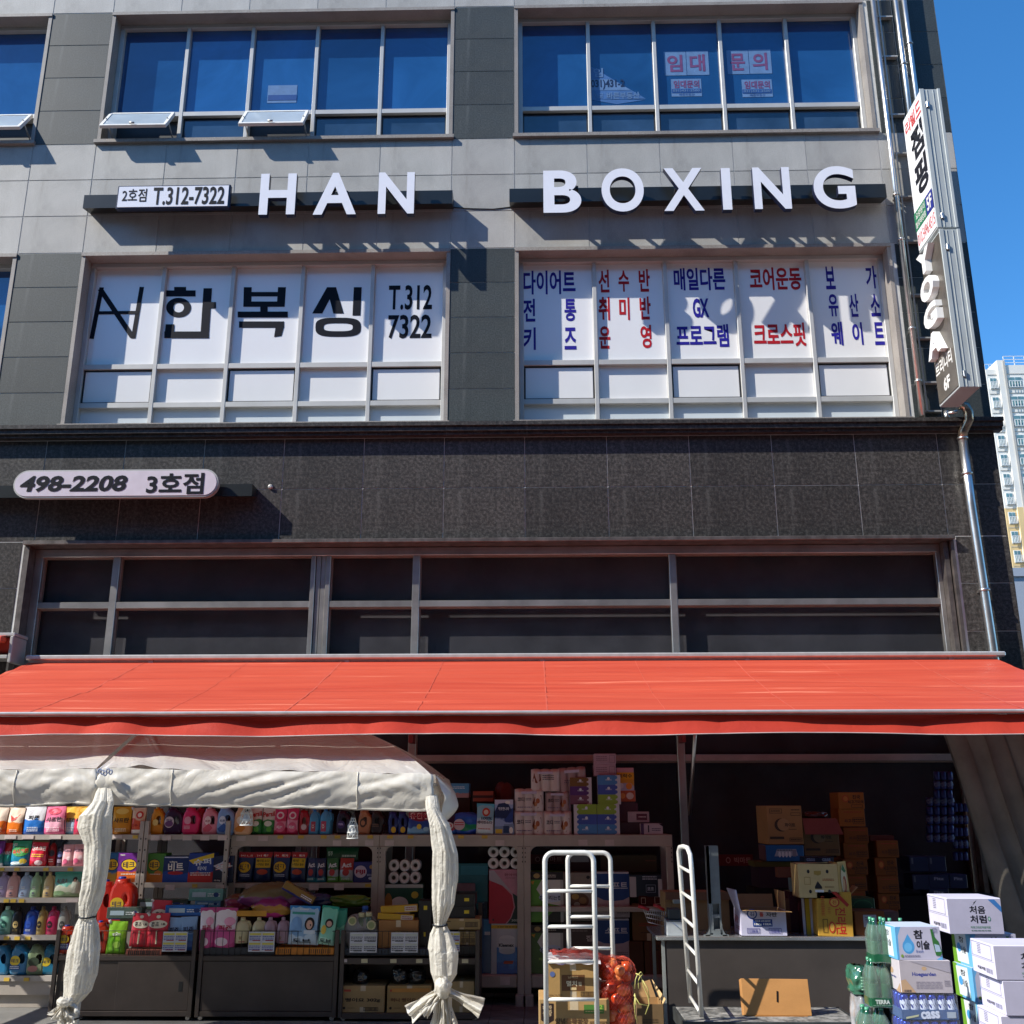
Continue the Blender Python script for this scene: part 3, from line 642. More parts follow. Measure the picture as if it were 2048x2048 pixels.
st('요양원이', .10, .58, .225, .272, M_WHITEP, s1, .01, x=X1-.004); st('헬로태양점', .06, .58, .168, .213, M_WHITEP, s1, .01, x=X1-.004)
st('5F', .68, .92, .175, .265, M_WHITEP, s1, .03, x=X1-.004); st('010.5496.4515', .06, .95, .045, .125, M_SRED, s1, .0)
# raised YOGA letters
for i, s_ in enumerate('YOGA'):
    v, f, _ = glyphs(s_, .05); ya, yb = -.335-.02*i*0, -.70; zc = 7.62-.335*i; hh = .27
    bm = bmesh.new(); vv = [bm.verts.new((4.405, ya+a*(yb-ya), zc-hh/2+c*hh)) for a, c in v]
    for p in f:
        try: bm.faces.new([vv[k] for k in p])
        except ValueError: pass
    r = bmesh.ops.extrude_edge_only(bm, edges=[e for e in bm.edges if e.is_boundary])
    for w in r['geom']:
        if isinstance(w, bmesh.types.BMVert): w.co.x = 4.478
    bmesh.ops.recalc_face_normals(bm, faces=bm.faces); me = bpy.data.meshes.new('letter'); bm.to_mesh(me); bm.free(); me.materials.append(pm((.80, .80, .79), .3, var=.03)); obj('letter', me, s2)
st('트리니티', .10, .88, .175, .265, M_WHITEP, s2, .03, (5.96, 7.83), 4.4775); st('6F', .38, .68, .055, .135, M_WHITEP, s2, .04, (5.96, 7.83), 4.4775)
s = MB(); s.tube([(4.6, -.01, 9.3), (4.6, -.27, 9.3)], .02); s.tube([(4.6, -.01, 8.2), (4.6, -.27, 8.2)], .02); s.build('bracket', M_STEEL, s1)
s = MB(); s.tube([(4.6, -.01, 7.4), (4.6, -.29, 7.4)], .02); s.tube([(4.6, -.01, 6.3), (4.6, -.29, 6.3)], .02); s.build('bracket', M_STEEL, s2)

# ---------------------------------------------------------------- steel pipes
def clamp(mb, x, y, z, r): mb.lathe([(r+.008, z-.014), (r+.012, z), (r+.008, z+.014)], 12, 0, x, y); mb.box(x-.012, x+.012, y+r*.5, -.002, z-.012, z+.012)
def pipe(label, x, y, z0, z1, r, zc, name='steel_pipe', group=None):
    t = thing(name, label, 'pipe', (x, y, z0), group=group); s = MB(); s.tube([(0, 0, 0), (0, 0, z1-z0)], r, 14, caps=True); s.build('tube', M_STEEL, t)
    c = MB()
    for z in zc: clamp(c, x, y, z, r)
    c.v = [(a-x, b-y, d-z0) for a, b, d in c.v]; c.build('clamp', M_STEEL, t); return t
pipe('thin steel pipe nearest the right hand windows, ending just above the ledge', 4.36, -.10, 5.93, 13, .032, (8.75, 8.15, 7.0, 6.35), group='steel pipes by the corner sign')
pipe('middle steel pipe of three rising behind the corner sign', 4.645, -.10, 8.2, 13, .032, (10.6,), group='steel pipes by the corner sign')
pipe('rightmost steel pipe of three rising behind the corner sign', 4.75, -.10, 8.2, 13, .032, (10.9,), group='steel pipes by the corner sign')
s = MB()
for z in (11.35, 10.75, 9.9, 9.35, 8.75, 8.15, 7.45, 6.9, 6.35, 6.0): s.box(4.40, 4.60, -.06, -.004, z, z+.018)
s.box(4.43, 4.445, -.07, -.055, 6.0, 12.2)
t = s.build('cable_ladder', M_ALU); tag(t, 'narrow metal cable ladder fixed between the steel pipes beside the corner sign', 'cable ladder')
dp = thing('downpipe', 'shiny stainless downpipe with a bent top running down the black corner pier', 'pipe', (0, 0, 0))
s = MB(); pts = [Q('d', 1690, 622, -.20), Q('d', 1712, 628, -.21), Q('d', 1722, 650, -.21), Q('d', 1724, 680, -.19), Q('d', 1712, 705, -.15), Q('d', 1703, 722, -.12), Vector((4.766, -.115, 5.66))]
s.tube(pts, .052, 14); s.build('bend', pm((.36, .27, .2), .25, .9, var=.5, scale=14), dp)
s = MB(); s.tube([(4.768, -.11, 5.70), (4.768, -.11, 4.9), (4.80, -.11, 3.35), (4.81, -.11, .05)], .047, 14); s.build('tube', M_STEEL, dp)
for z in (5.66, 5.25, 3.95, 2.2): s = MB(); s.lathe([(.055, z-.015), (.06, z), (.055, z+.015)], 14, 0, 4.768 if z > 4 else 4.79, -.11); s.box(4.755, 4.785, -.07, -.002, z-.012, z+.012); s.build('clamp', M_STEEL, dp)
s = MB(); s.tube([(4.62, -.12, 5.98), (4.62, -.12, 5.86)], .03, 10); s.tube([(4.62, -.12, 5.95), (4.72, -.19, 5.95)], .02, 8); s.build('outlet', M_STEEL, dp)
s = MB(); s.tube([(-.93, -.004, 8.72), (-.7, -.006, 8.70), (-.45, -.006, 8.69), (-.25, -.004, 8.715)], .006, 6); tag(s.build('cable', M_GASKET), 'thin sagging cable on the granite between the two letter signs', 'cable')
s = MB(); s.lathe([(.015, -.03), (.028, -.02), (.03, 0), (.02, .012)], 10, 0, -2.93, 5.19, axis='y'); tag(s.build('camera_socket', M_ALU), 'small round metal socket on the black granite beside the capsule sign', 'socket')

# ================================================================== awnings
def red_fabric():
    return cloth('red_canvas', (.66, .10, .050), (.52, .058, .030), transl=.16, rough=.55, bump=.55, stretch=(.07, 1.5, 1), bscale=8, gloss=.08, tcol=(.34, .035, .02), c3=(.84, .27, .17), cf=.75)  # palest streaks paint bright wrinkle ridges and fading into the canvas colour
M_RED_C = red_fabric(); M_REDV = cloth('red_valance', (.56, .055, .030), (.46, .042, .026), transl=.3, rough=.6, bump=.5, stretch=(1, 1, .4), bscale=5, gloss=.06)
M_TRIM = pm((.62, .60, .58), .35, .5)
AX0, AX1, AY0, AY1, AZ0, AZ1 = -5.33, 4.80, -.16, -2.60, 3.215, 2.475
awn = thing('awning', 'wide bright red canvas awning pulled out over the whole shopfront', 'awning')
def afab(u, v):
    x = AX0+(AX1-AX0)*u; y = AY0+(AY1-AY0)*v; z = AZ0+(AZ1-AZ0)*v
    z += -.035*sin(pi*v)+.012*sin(pi*v)*noise.noise(Vector((x*.5, y*1.2, 0)))+(.016*noise.noise(Vector((x*.28, y*4.2, 3.)))-.014*abs(noise.noise(Vector((x*.45+y*.5, y*6.5, 7.))))+.004*noise.noise(Vector((x*2.5, y*9, 1.))))*sin(pi*v)**.5
    return (x, y, z)
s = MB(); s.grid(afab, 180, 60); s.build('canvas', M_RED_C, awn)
s = MB()
for i, xx in enumerate([-5.28, -4.10, -3.0, -2.02, -.95, .1, 1.05, 2.08, 2.95, 3.9]):
    w = .006 if i % 2 == 0 else .012; u = (xx-AX0)/(AX1-AX0); du = w/(AX1-AX0)
    s.grid(lambda a, b: (lambda p: (p[0], p[1], p[2]+.0035))(afab(u+du*a, .01+b*.97)), 1, 16)
s.build('seam', pm((.60, .105, .065), .5, var=.08), awn)
s = MB(); s.box(AX0-.02, AX1+.08, -.22, -.02, 3.235, 3.285, c=.012); s.box(AX0, AX1, -.17, -.06, 3.19, 3.235)
s.build('wall_rail', M_TRIM, awn)
s = MB()
for xx in (-4.05, -1.98, .07, 2.2, 4.3): s.box(xx, xx+.05, -.19, -.14, 3.20, 3.235)
s.build('clip', M_ALU, awn)
s = MB(); s.box(AX0-.02, AX1+.02, -2.735, -2.60, 2.447, 2.473, c=.008); s.build('front_bar', M_TRIM, awn)
def val(u, v):
    x = AX0+(AX1-AX0)*u; n1 = noise.noise(Vector((x*.9, 0, 5)))
    sag = .010*sin(x*2.3)+.008*n1
    edge = .085+.03*n1+.03*noise.noise(Vector((x*2.6, 0, 9)))+.04*abs(sin(x*1.15+.5*n1))+.02*abs(sin(x*4.3+2*n1))       # lower part kicks out
    kick = max(0, v-(1-edge*8.0))
    y = -2.645+.02*sin(v*2.5)-.16*kick+.01*noise.noise(Vector((x*3, v*2, 1)))*v
    z = 2.440-(.155+sag)*v
    return (x, y, z)
s = MB(); s.grid(val, 320, 12); s.build('valance', M_REDV, awn)
s = MB(); s.tube([val(i/320, 1) for i in range(321)], .004, 6); s.build('hem_piping', pm((.50, .42, .40), .5), awn)
M_ARM = pm((.10, .10, .10), .45, .4)
for xx in (-4.4, -2.35, .6, 1.5, 3.6):
    a = MB(); a.box(xx, xx+.045, -.2, -.02, 2.85, 3.19); a.tube([(xx+.02, -.12, 2.98), (xx+.6, -1.4, 2.72)], .022, 8); a.tube([(xx+.6, -1.4, 2.72), (xx+.05, -2.58, 2.44)], .020, 8); a.build('folding_arm', M_ARM, awn)
for xx, w in ((-1.3, .05), (1.52, .04)):
    a = MB(); a.box(xx, xx+w, -.10, .13, 2.38, 3.18, c=.004); a.build('bracket', pm((.30, .03, .03), .5), awn)  # right one is added, painting the awning's red tint on the mullion
s = MB(); s.tube([Q(4, 365, -20, -.9), Q(4, 360, 60, -.9), Q(4, 325, 560, -.7)], .018, 8); s.build('crank_rod', M_STEEL, awn)
aw2 = thing('awning', 'rolled up end of a second red awning at the left edge above the shopfront', 'awning')
s = MB(); s.box(-9, -5.43, -.34, -.04, 3.47, 3.505, c=.006); s.build('hood', M_TRIM, aw2)
s = MB(); s.box(-9, -5.47, -.30, -.06, 3.30, 3.46, c=.02); s.build('canvas', M_REDV, aw2)
s = MB(); s.box(-9, -5.52, -.42, -.31, 3.395, 3.46, c=.012); s.build('front_bar', M_RED_C, aw2)
s = MB(); s.box(-5.466, -5.43, -.36, -.06, 3.19, 3.465, c=.008); s.box(-9, -5.47, -.36, -.12, 3.23, 3.27, c=.006); s.build('bracket', M_ALU, aw2)

# ================================================================== white vinyl tents
M_VINYL = cloth('white_vinyl', (.88, .83, .73), (.78, .72, .62), transl=.26, rough=.24, bump=.28, bscale=4.5, gloss=.16, crease=.16, cs=2.4)
M_VROOF = cloth('clear_vinyl', (.95, .90, .82), (.88, .82, .74), transl=.14, clear=.42, rough=.22, bump=.5, bscale=5, gloss=.16, crease=.4, cs=2.5)
def tent(label, x0, x1, ze0, ze1, open_right):
    t = thing('canopy_tent', label, 'tent', group='white vinyl canopy tents in front of the shelves'); yb, yf = -1.25, -2.92
    xc, yc, zp = (x0+x1)/2, -2.0, 2.42
    def ze(x): return ze0+(ze1-ze0)*(x-x0)/(x1-x0)
    s = MB()
    def side(p, q):            # one roof face from the eave p-q up to the ridge; only the free right end is hipped
        def fn(a, b):
            e = Vector(p).lerp(Vector(q), a); k = Vector((min(e.x, x1-.85) if open_right else e.x, yc, zp)); r = e.lerp(k, b)
            r.z = e.z+(zp-e.z)*(1-(1-b)**1.18); ed = (1-b)*sin(pi*min(a*8, 1, (1-a)*8)*.5)
            r.z += ed*(.035*noise.noise(Vector((r.x*2.2, r.y*2.2, 1.3)))-.03*sin(pi*b)+.02*noise.noise(Vector((r.x*7+r.y*6, r.y*3, 2.))))+.03*b*noise.noise(Vector((r.x*1.3, 0, 8)))
            if open_right: r.x += .07*sin(pi*b)*max(0, (e.x-(x1-.6))/.6)
            return r
        s.grid(fn, 70, 20)
    A, B, C_, D_ = (x0, yf, ze(x0)), (x1, yf, ze(x1)), (x1, yb, ze(x1)), (x0, yb, ze(x0))
    side(A, B)
    if open_right: side(B, C_)
    side(C_, D_); s.build('roof', M_VROOF, t)
    # skirt running round the eaves, bulging and wrinkled
    per = [D_, A, B, C_]; L = [0]
    for i in range(3): L.append(L[-1]+(Vector(per[i+1])-Vector(per[i])).length)
    def along(u):
        d = u*L[-1]
        for i in range(3):
            if d <= L[i+1] or i == 2:
                k = (d-L[i])/(L[i+1]-L[i]); p = Vector(per[i]).lerp(Vector(per[i+1]), k); e = (Vector(per[i+1])-Vector(per[i])).normalized(); n = Vector((e.y, -e.x, 0)); return p, n
    def corner(u):
        d = u*L[-1]; p, n = along(max(0, u-.02)); q, m = along(min(1, u+.02)); return (n+m).normalized()
    def sk(u, v):
        p, _ = along(u); n = corner(u); w = noise.noise(Vector((p.x*2.2, p.y*2.2, v*1.5)))
        diag = noise.noise(Vector((p.x*5+v*3, p.y*5, v*2+4))); fold = noise.noise(Vector((p.x*14+v*5, p.y*14, 2.2)))
        cr = abs(noise.noise(Vector((p.x*3.1+v*1.6, p.y*3.1, v*1.1+6)))); cr2 = abs(noise.noise(Vector((p.x*8-v*3, p.y*8, v*2.2+1))))
        out = .018*sin(pi*min(v*1.05, 1))+.022*w*v+.045*cr*sin(pi*min(1, v*.9+.1))+.018*cr2*sin(pi*min(1, v+.05))+.004*fold-.018*v
        return p+n*out+Vector((0, 0, .006+.018*(1-v)*noise.noise(Vector((p.x*4, p.y*4, 7)))-.262*v+.026*noise.noise(Vector((p.x*1.6, 1, 1)))*v+.012*noise.noise(Vector((p.x*7, 1, 4)))*v))
    s = MB(); s.grid(sk, 320, 22); s.build('skirt', M_VINYL, t)
    hem = [sk(i/200, 1.0) for i in range(201)]; s = MB(); s.tube([(p[0], p[1]+.01, p[2]) for p in hem], [.013+.004*noise.noise(Vector((i*.3, 0, 0))) for i in range(201)], 7); s.build('hem', M_VINYL, t)
    fr = MB(); r = .019
    for a, b_ in ((A, B), (B, C_), (C_, D_), (D_, A)): fr.tube([(a[0], a[1]+.06, a[2]-.07), (b_[0], b_[1]+.06, b_[2]-.07)], r, 8)
    for c in (A, B, C_, D_): fr.tube([(c[0], c[1], c[2]-.04), (min(c[0], x1-.85) if open_right else c[0], yc, zp-.06)], .014, 8)
    pp_ = [Q(1, 690, 330, yf+.05), Q(1, 685, 480, yf+.0), Q(1, 640, 700, -3.), Q(1, 600, 1130, -3.), Q(1, 555, 1450, -3.)] if not open_right else [Q(3, 5, 400, yf+.05), Q(3, 18, 520, yf+.0), Q(3, 90, 780, -3.), Q(3, 80, 1200, -3.), Q(3, 85, 1500, -3.)]; fr.tube([tuple(p_) for p_ in pp_]+[(pp_[-1].x, -3.0, 0)], r*.8, 8)
    fr.build('frame', pm((.55, .55, .54), .4, .5), t)
    sm = MB()
    for fx in (.22, .78) if open_right else (.8,):
        x = x0+(x1-x0)*fx; u = (L[1]+(x-x0))/L[-1]
        sm.tube([tuple(Vector(sk(u, v/8))+Vector((0, -.004, 0))) for v in range(9)], .004, 5)
    sm.build('seam', M_VINYL, t)
    return t
t1 = tent('left white vinyl canopy tent, cut off by the left edge', -6.35, -3.34, 1.99, 2.03, False)
t2 = tent('right white vinyl canopy tent between the two gathered post drapes', -3.30, -.78, 2.03, 1.98, True)
s = MB()
for k in range(5):
    p = Q(1, 655+k*18, 268+(k % 3)*9, -3.0); s.tube([(p.x+.012*cos(a/8*2*pi), p.y, p.z+.016*sin(a/8*2*pi)) for a in range(8)], .006, 6, closed=True)
s.build('tie_knot', pm((.30, .33, .45), .5), t2)

M_DRAPE = cloth('drape_vinyl', (.86, .82, .73), (.72, .67, .58), transl=.42, rough=.4, bump=.7, bscale=14, gloss=.08, crease=.3, cs=6)
def drape(label, path, group='gathered white drapes tied round the tent posts'):
    """cloth gathered round a post: path = list of (centre Vector, half width, half depth); folds run down it"""
    t = thing('gathered_drape', label, 'drape', group=group); k = len(path); sd = len(label)
    def fn(u, v):
        v = min(v, .99999); f = v*(k-1); i = min(int(f), k-2); w = f-i; w2 = w*w*(3-2*w); c = path[i][0].lerp(path[i+1][0], w2); rx = .88*(path[i][1]*(1-w2)+path[i+1][1]*w2); ry = path[i][2]*(1-w2)+path[i+1][2]*w2
        a = 2*pi*u; tight = min(1, rx/.07)
        fold = 1+.10*tight*sin(7*a+3.4*v+sd)*(.5+.9*noise.noise(Vector((v*3, u*2, sd))))+.24*noise.noise(Vector((cos(a)*2.2, sin(a)*2.2, v*5+sd)))+.15*noise.noise(Vector((cos(a)*6, sin(a)*6, v*7+sd)))-.16*tight*abs(noise.noise(Vector((cos(a)*3.3+v*4, sin(a)*3.3, v*11+sd))))
        return (c.x+cos(a)*rx*fold, c.y+sin(a)*ry*fold, c.z+.012*noise.noise(Vector((a, v*9, 2))))
    s = MB(); s.grid(fn, 110, 170, wrap=True); s.build('cloth', M_DRAPE, t); return t
def knot(t, c, w, h, seed):
    rnd = random.Random(seed)
    for k in range(7):          # flared crumpled tails and the bundled knot
        a = rnd.uniform(-1.25, 1.25); ln = h*rnd.uniform(.6, 1.05); ww = w*rnd.uniform(.28, .5); ph = rnd.uniform(0, 9)
        def fn(u, v, a=a, ln=ln, ww=ww, ph=ph, k=k):
            d = Vector((sin(a)*.9, -.15-.03*k, -cos(a)*1.0)).normalized(); sx = Vector((cos(a), 0, sin(a)))
            wd = ww*(.28+1.1*v); p = c+d*(ln*v)+sx*((u-.5)*2*wd)
            p.y += .026*sin(u*11+ph)+.05*noise.noise(Vector((u*3, v*3, ph))); p.z += .02*noise.noise(Vector((u*5, v*2, ph+3)))
            return p
        s = MB(); s.grid(fn, 16, 12); s.build('loose_tail', M_DRAPE, t)
    s = MB()
    def kn(u, v):
        a, b = 2*pi*u, pi*v; r = 1+.35*noise.noise(Vector((cos(a)*3, sin(a)*3, b*2+seed))); return c+Vector((w*.55*sin(b)*cos(a)*r, -.04+w*.5*sin(b)*sin(a)*r, h*.22*cos(b)*r+.01))
    s.grid(kn, 30, 18, wrap=True); s.build('knot', M_DRAPE, t)
def wx(k, x, y, Y): return Q(k, x, y, Y)
Yd = -3.0
dl = drape('crumpled white drape tied round the left tent post, bunched out at its top', [(wx(1, 690, 380, -2.90), .06, .04), (wx(1, 685, 470, Yd+.03), .085, .06), (wx(1, 640, 560, Yd), .135, .08), (wx(1, 625, 640, Yd), .135, .08), (wx(1, 640, 760, Yd), .105, .07), (wx(1, 632, 900, Yd), .10, .07), (wx(1, 612, 1050, Yd), .095, .07),
        (wx(1, 590, 1130, Yd), .085, .06), (wx(1, 572, 1225, Yd), .052, .045), (wx(1, 566, 1280, Yd), .085, .06), (wx(1, 555, 1440, Yd), .12, .08), (wx(1, 540, 1600, Yd), .125, .085), (wx(1, 520, 1720, Yd), .10, .07), (wx(1, 475, 1800, Yd), .06, .05), (wx(1, 455, 1900, Yd), .08, .06), (wx(1, 430, 2150, Yd), .085, .06), (Vector((-3.42, Yd, .02)), .09, .07)])
knot(dl, wx(1, 440, 1790, Yd-.06), .095, .15, 3)
dr = drape('smooth white drape tied round the right tent post with a flared knot', [(wx(3, 8, 430, -2.90), .05, .04), (wx(3, 15, 520, Yd+.03), .06, .05), (wx(3, 60, 620, Yd), .085, .07), (wx(3, 95, 800, Yd), .10, .075), (wx(3, 95, 1000, Yd), .098, .075), (wx(3, 85, 1150, Yd), .09, .07), (wx(3, 65, 1270, Yd), .048, .04), (wx(3, 70, 1330, Yd), .085, .06),
        (wx(3, 85, 1450, Yd), .12, .08), (wx(3, 88, 1600, Yd), .105, .08), (wx(3, 80, 1680, Yd), .06, .05), (wx(3, 85, 1780, Yd), .07, .06), (wx(3, 88, 1950, Yd), .07, .06), (Vector((-.78, Yd, .02)), .08, .07)])
knot(dr, wx(3, 88, 1700, Yd-.06), .105, .30, 11)
for t, p, w in ((dl, wx(1, 572, 1228, Yd), .058), (dr, wx(3, 65, 1282, Yd), .052), (dl, wx(1, 470, 1890, Yd), .07)):
    s = MB(); s.tube([(p.x+w*cos(a/14*2*pi), p.y+.06*sin(a/14*2*pi), p.z+.004*sin(a)) for a in range(14)], .006, 6, closed=True); s.build('cord', M_GASKET, t)
s = MB(); s.tube([wx(3, 140, 1850, -3.12), wx(3, 142, 2100, -3.12)], .005, 5); s.build('hanging_cord', M_GASKET, dr)
# side sheet bulging beside the right post
M_SIDE = M_VINYL
s = MB()
def sheet(u, v):
    z = 1.97-.42*v; bul = .17*sin(pi*v)**.8*sin(pi*min(1, u*1.2+.15))
    return (-.78+bul+.02*noise.noise(Vector((u*6, v*4, 0)))+.03*(1-v), -2.9+1.15*u*(1-.55*v), z+.1*u*(v-.3))
s.grid(sheet, 26, 20); s.build('side_sheet', M_VINYL, t2)

# caged lamps on the tent hem
for lab, q, Yq in (('bottle shaped white wire lamp cage hanging at the middle of the tent hem', (2, 985, 580, 1040, 712), -2.8), ('white wire lamp cage hanging in front of the peach bottle under the tent', (2, 283, 498, 348, 625), -2.8)):
    x0, x1, z0, z1 = BB(*q, Yq); xc = (x0+x1)/2-.01; h = z1-z0; r = (x1-x0)/2+.008
    t = thing('caged_lamp', lab, 'lamp', (xc, Yq, z0), group='caged lamps under the tent'); s = MB(); prof = [(r*1.05, 0), (r, .3*h), (r*.95, .62*h), (r*.55, .85*h), (r*.4, h)]
    n = 8
    for j in range(n):
        for d in (1, -1):
            pts = [(pr*cos(2*pi*(j+d*i*.75)/n), pr*sin(2*pi*(j+d*i*.75)/n), z) for i, (pr, z) in enumerate(prof)]; s.tube(pts, .0022, 4)
    for pr, z in prof: s.tube([(pr*cos(2*pi*j/16), pr*sin(2*pi*j/16), z) for j in range(16)], .004, 4, closed=True)
    s.build('wire_cage', pm((.85, .85, .80), .4), t)
    s = MB(); s.lathe([(.003, .10*h), (r*.55, .2*h), (r*.65, .4*h), (r*.4, .6*h), (r*.3, .72*h)], 12); s.build('bulb', pm((.80, .82, .86), .15, coat=.8), t)
    s = MB(); s.lathe([(r*.35, .7*h), (r*.4, h*1.0), (r*.3, h*1.25)], 10); s.tube([(0, 0, h*1.2), (.01, 0, h*1.6)], .004, 5); s.build('socket', pm((.03, .03, .03), .5), t)
s = MB(); s.tube([Q(2, x, y, -2.86) for x, y in ((440, 492), (500, 496), (560, 512), (620, 502), (760, 500), (900, 512), (980, 528), (1010, 545))], .006, 6)
for x in (460, 545, 580, 645): p = Q(2, x, 497, -2.86); s.box(p.x-.02, p.x+.02, -2.88, -2.84, p.z-.02, p.z+.012)
tag(s.build('lamp_cable', pm((.06, .05, .04), .5)), 'dark lamp cable with clips strung along the tent hem', 'cable')

# ================================================================== heavy side curtain at the right
M_CURT = cloth('olive_tarpaulin', (.225, .20, .165), (.155, .137, .112), transl=.12, rough=.6, bump=.3, bscale=8, gloss=.06)
cu = thing('side_curtain', 'heavy olive brown tarpaulin curtain gathered at the right end of the awning', 'curtain')
CXT, CXB = Q(5, 985, 60, -1.9).x, Q(5, 1150, 1080, -1.9).x
def curt(u, v):
    xt = 3.44+1.1*u; xb = 3.95+1.05*u; w = v**.9; x = xt*(1-w)+xb*w; f = u*44
    y = -1.9-.5*u*.6+.055*(.5+.7*v)*sin(f+.8*sin(f*.37+2*v))+.05*noise.noise(Vector((u*9, v*1.3, 0)))
    x += .03*cos(f*1.1+v)*(1-v)+.05*noise.noise(Vector((u*4, v*2, 5)))
    return (x, y, 2.42*(1-v)+.02*v)
s = MB(); s.grid(curt, 200, 40); s.build('cloth', M_CURT, cu)
s = MB(); s.tube([(3.55, -2.0, 2.43), (4.75, -2.25, 2.43)], .015, 6); s.build('rail', M_STEEL, cu)
# ================================================================== racks
M_RACK = pm((.44, .39, .34), .45, .1, var=.1, scale=3, bump=.06); M_RACK2 = pm((.44, .40, .36), .45, .1, var=.12, scale=3)
M_BROWN = pm((.074, .058, .050), .45, .2, var=.14, scale=3, bump=.06); M_WIRE = pm((.05, .042, .038), .4, .5)
M_TAGY = pm((.62, .42, .06), .5); M_TAGW = pm((.60, .52, .50), .5); M_TINYR = pm((.35, .08, .07), .5)
def tags(par, xs, z, y, m, w=.05, h=.03):
    for x in xs:
        a = MB(); a.box(x, x+w, y-.003, y, z-h, z); a.build('shelf_tag', m, par)
def shelf_rack(label, x0, x1, yf, zs, posts, yb=-.25, thick=.035, top=1.62):
    t = thing('shelf_rack', label, 'shelf rack', group='pale steel shelf racks along the shopfront')
    for z in zs:
        s = MB(); s.box(x0, x1, yf, yb, z-thick, z, c=.003); s.box(x0, x1, yf-.008, yf-.001, z-thick-.004, z+.006); s.build('shelf_board', M_RACK2, t)
    for a, b_ in posts:
        s = MB(); s.box(a, b_, yf-.012, yf+.03, 0, top, c=.003); s.box(a, b_, yb-.04, yb, 0, top)
        for k in range(14): s.box((a+b_)/2-.006, (a+b_)/2+.006, yf-.0135, yf-.012, .15+k*.1, .165+k*.1, 1)
        s.build('post', [M_RACK2, M_GASKET], t)
    return t
YA = -.80
ra = shelf_rack('left end shelf rack of bottles and pouches with a thick base, beyond the left drape', -6.4, -4.15, YA, [1.49, 1.205, .929, .605, .256], [(-4.16, -4.12)])
s = MB(); s.box(-6.4, -4.15, YA+.01, YA+.03, .10, .22); s.box(-6.3, -4.2, YA+.05, -.25, -.01, .10); s.build('base_panel', M_RACK, ra)
tags(ra, [Q(1, x, 700, YA).x for x in (35, 150, 330)], 1.492, YA-.012, M_TAGW, .11, .035); tags(ra, [Q(1, x, 900, YA).x for x in (0, 100, 290, 450)], 1.20, YA-.012, M_TAGY, .05)
tags(ra, [Q(1, x, 1110, YA).x for x in (30, 75, 130)], .922, YA-.012, M_TAGY, .05); tags(ra, [Q(1, x, 1110, YA).x for x in (440,)], .925, YA-.013, M_TAGW, .11); tags(ra, [Q(1, x, 1360, YA).x for x in (30, 100, 170)], .598, YA-.012, M_TAGY, .05); tags(ra, [Q(1, x, 1640, YA).x for x in (30, 160)], .248, YA-.012, M_TAGY, .05)
rb = shelf_rack('narrow shelf rack of detergent boxes just right of the left drape', -4.10, -3.71, YA, [1.49, 1.063, .55], [(-4.10, -4.07), (-3.742, -3.702)])
tags(rb, [Q(1, 745, 700, YA).x], 1.492, YA-.012, M_TAGW, .09); tags(rb, [Q(1, 875, 700, YA).x], 1.49, YA-.012, M_TAGY, .05)
rc = shelf_rack('shelf rack of jugs and big detergent boxes, second from the left drape', -3.695, -2.90, YA, [1.49, 1.063, .55], [(-3.695, -3.655), (-2.925, -2.885)])
tags(rc, [Q(1, x, 700, YA).x for x in (995, 1070, 1205, 1320, 1435)], 1.489, YA-.012, M_TAGW, .085, .045); tags(rc, [Q(1, x, 1020, YA).x for x in (1090,)], 1.05, YA-.012, M_TAGW, .09, .05); tags(rc, [Q(1, 1265, 1020, YA).x], 1.055, YA-.012, M_TAGY, .05); tags(rc, [Q(1, 1420, 1020, YA).x], 1.05, YA-.012, M_TAGW, .08, .05)
YD = -.70
def big_rack(label, xl, xr, boards, base):
    t = thing('shelf_rack', label, 'shelf rack', group='wide beam shelf racks with rounded corner gussets'); w = .062
    s = MB(); zt, zb = 1.49, 1.385
    s.box(xl, xr, YD, YD+.04, zb, zt, c=.004); s.box(xl, xr, YD+.04, -.2, zt-.02, zt-.004)
    for a, d in ((xl+w, 1), (xr-w, -1)):      # rounded inner corners
        n = 7; r = .07; pts = [(a, zb)]+[(a+d*(r-r*cos(pi/2*k/n)), zb-(r-r*sin(pi/2*k/n))) for k in range(n+1)][::1]
        s.face([(p[0], YD+.002, p[1]) for p in ([(a, zb)]+[(a+d*r-d*r*sin(pi/2*k/n), zb-r+r*cos(pi/2*k/n)) for k in range(n+1)])])
    s.build('beam', M_RACK, t)
    for a in (xl, xr-w):
        s = MB(); s.box(a, a+w, YD-.002, YD+.042, .10, zb-.001, c=.003)
        s.box(a, a+w, -.25, -.21, .10, 1.45)
        for k in range(4): s.box(a+(.008 if a == xl else w-.016), a+(.016 if a == xl else w-.008), YD-.0035, YD-.002, 1.36-k*.04, 1.375-k*.04, 1)
        s.box(a-.02, a+w+.02, YD-.006, YD+.06, -.011, .10, c=.01); s.build('post', [M_RACK, M_GASKET], t)
    for z in boards: s = MB(); s.box(xl+w, xr-w, YD+.004, -.2, z-.045, z, c=.003); s.build('shelf_board', M_RACK2, t)
    if base: s = MB(); s.box(xl+w, xr-w, YD+.006, -.2, .15, .262, c=.012); s.build('base_beam', M_RACK, t)
    return t
rd = big_rack('wide white rack bay holding wrapped bags, left of the toilet roll pack', -2.895, -1.478, [1.057, .6], False)
re_ = big_rack('wide white rack bay with toilet roll packs behind the right drape', -1.476, -.105, [], True)
rf = big_rack('wide white rack bay behind the hand carts, right end of the row', -.103, 1.30, [.85], True)
tags(rd, [Q(2, x, 700, YD).x for x in (240, 385)], 1.48, YD-.002, M_TAGW, .09, .045); tags(rd, [Q(2, x, 700, YD).x for x in (510, 645, 795, 885, 1100)], 1.485, YD-.002, M_TAGY, .055)
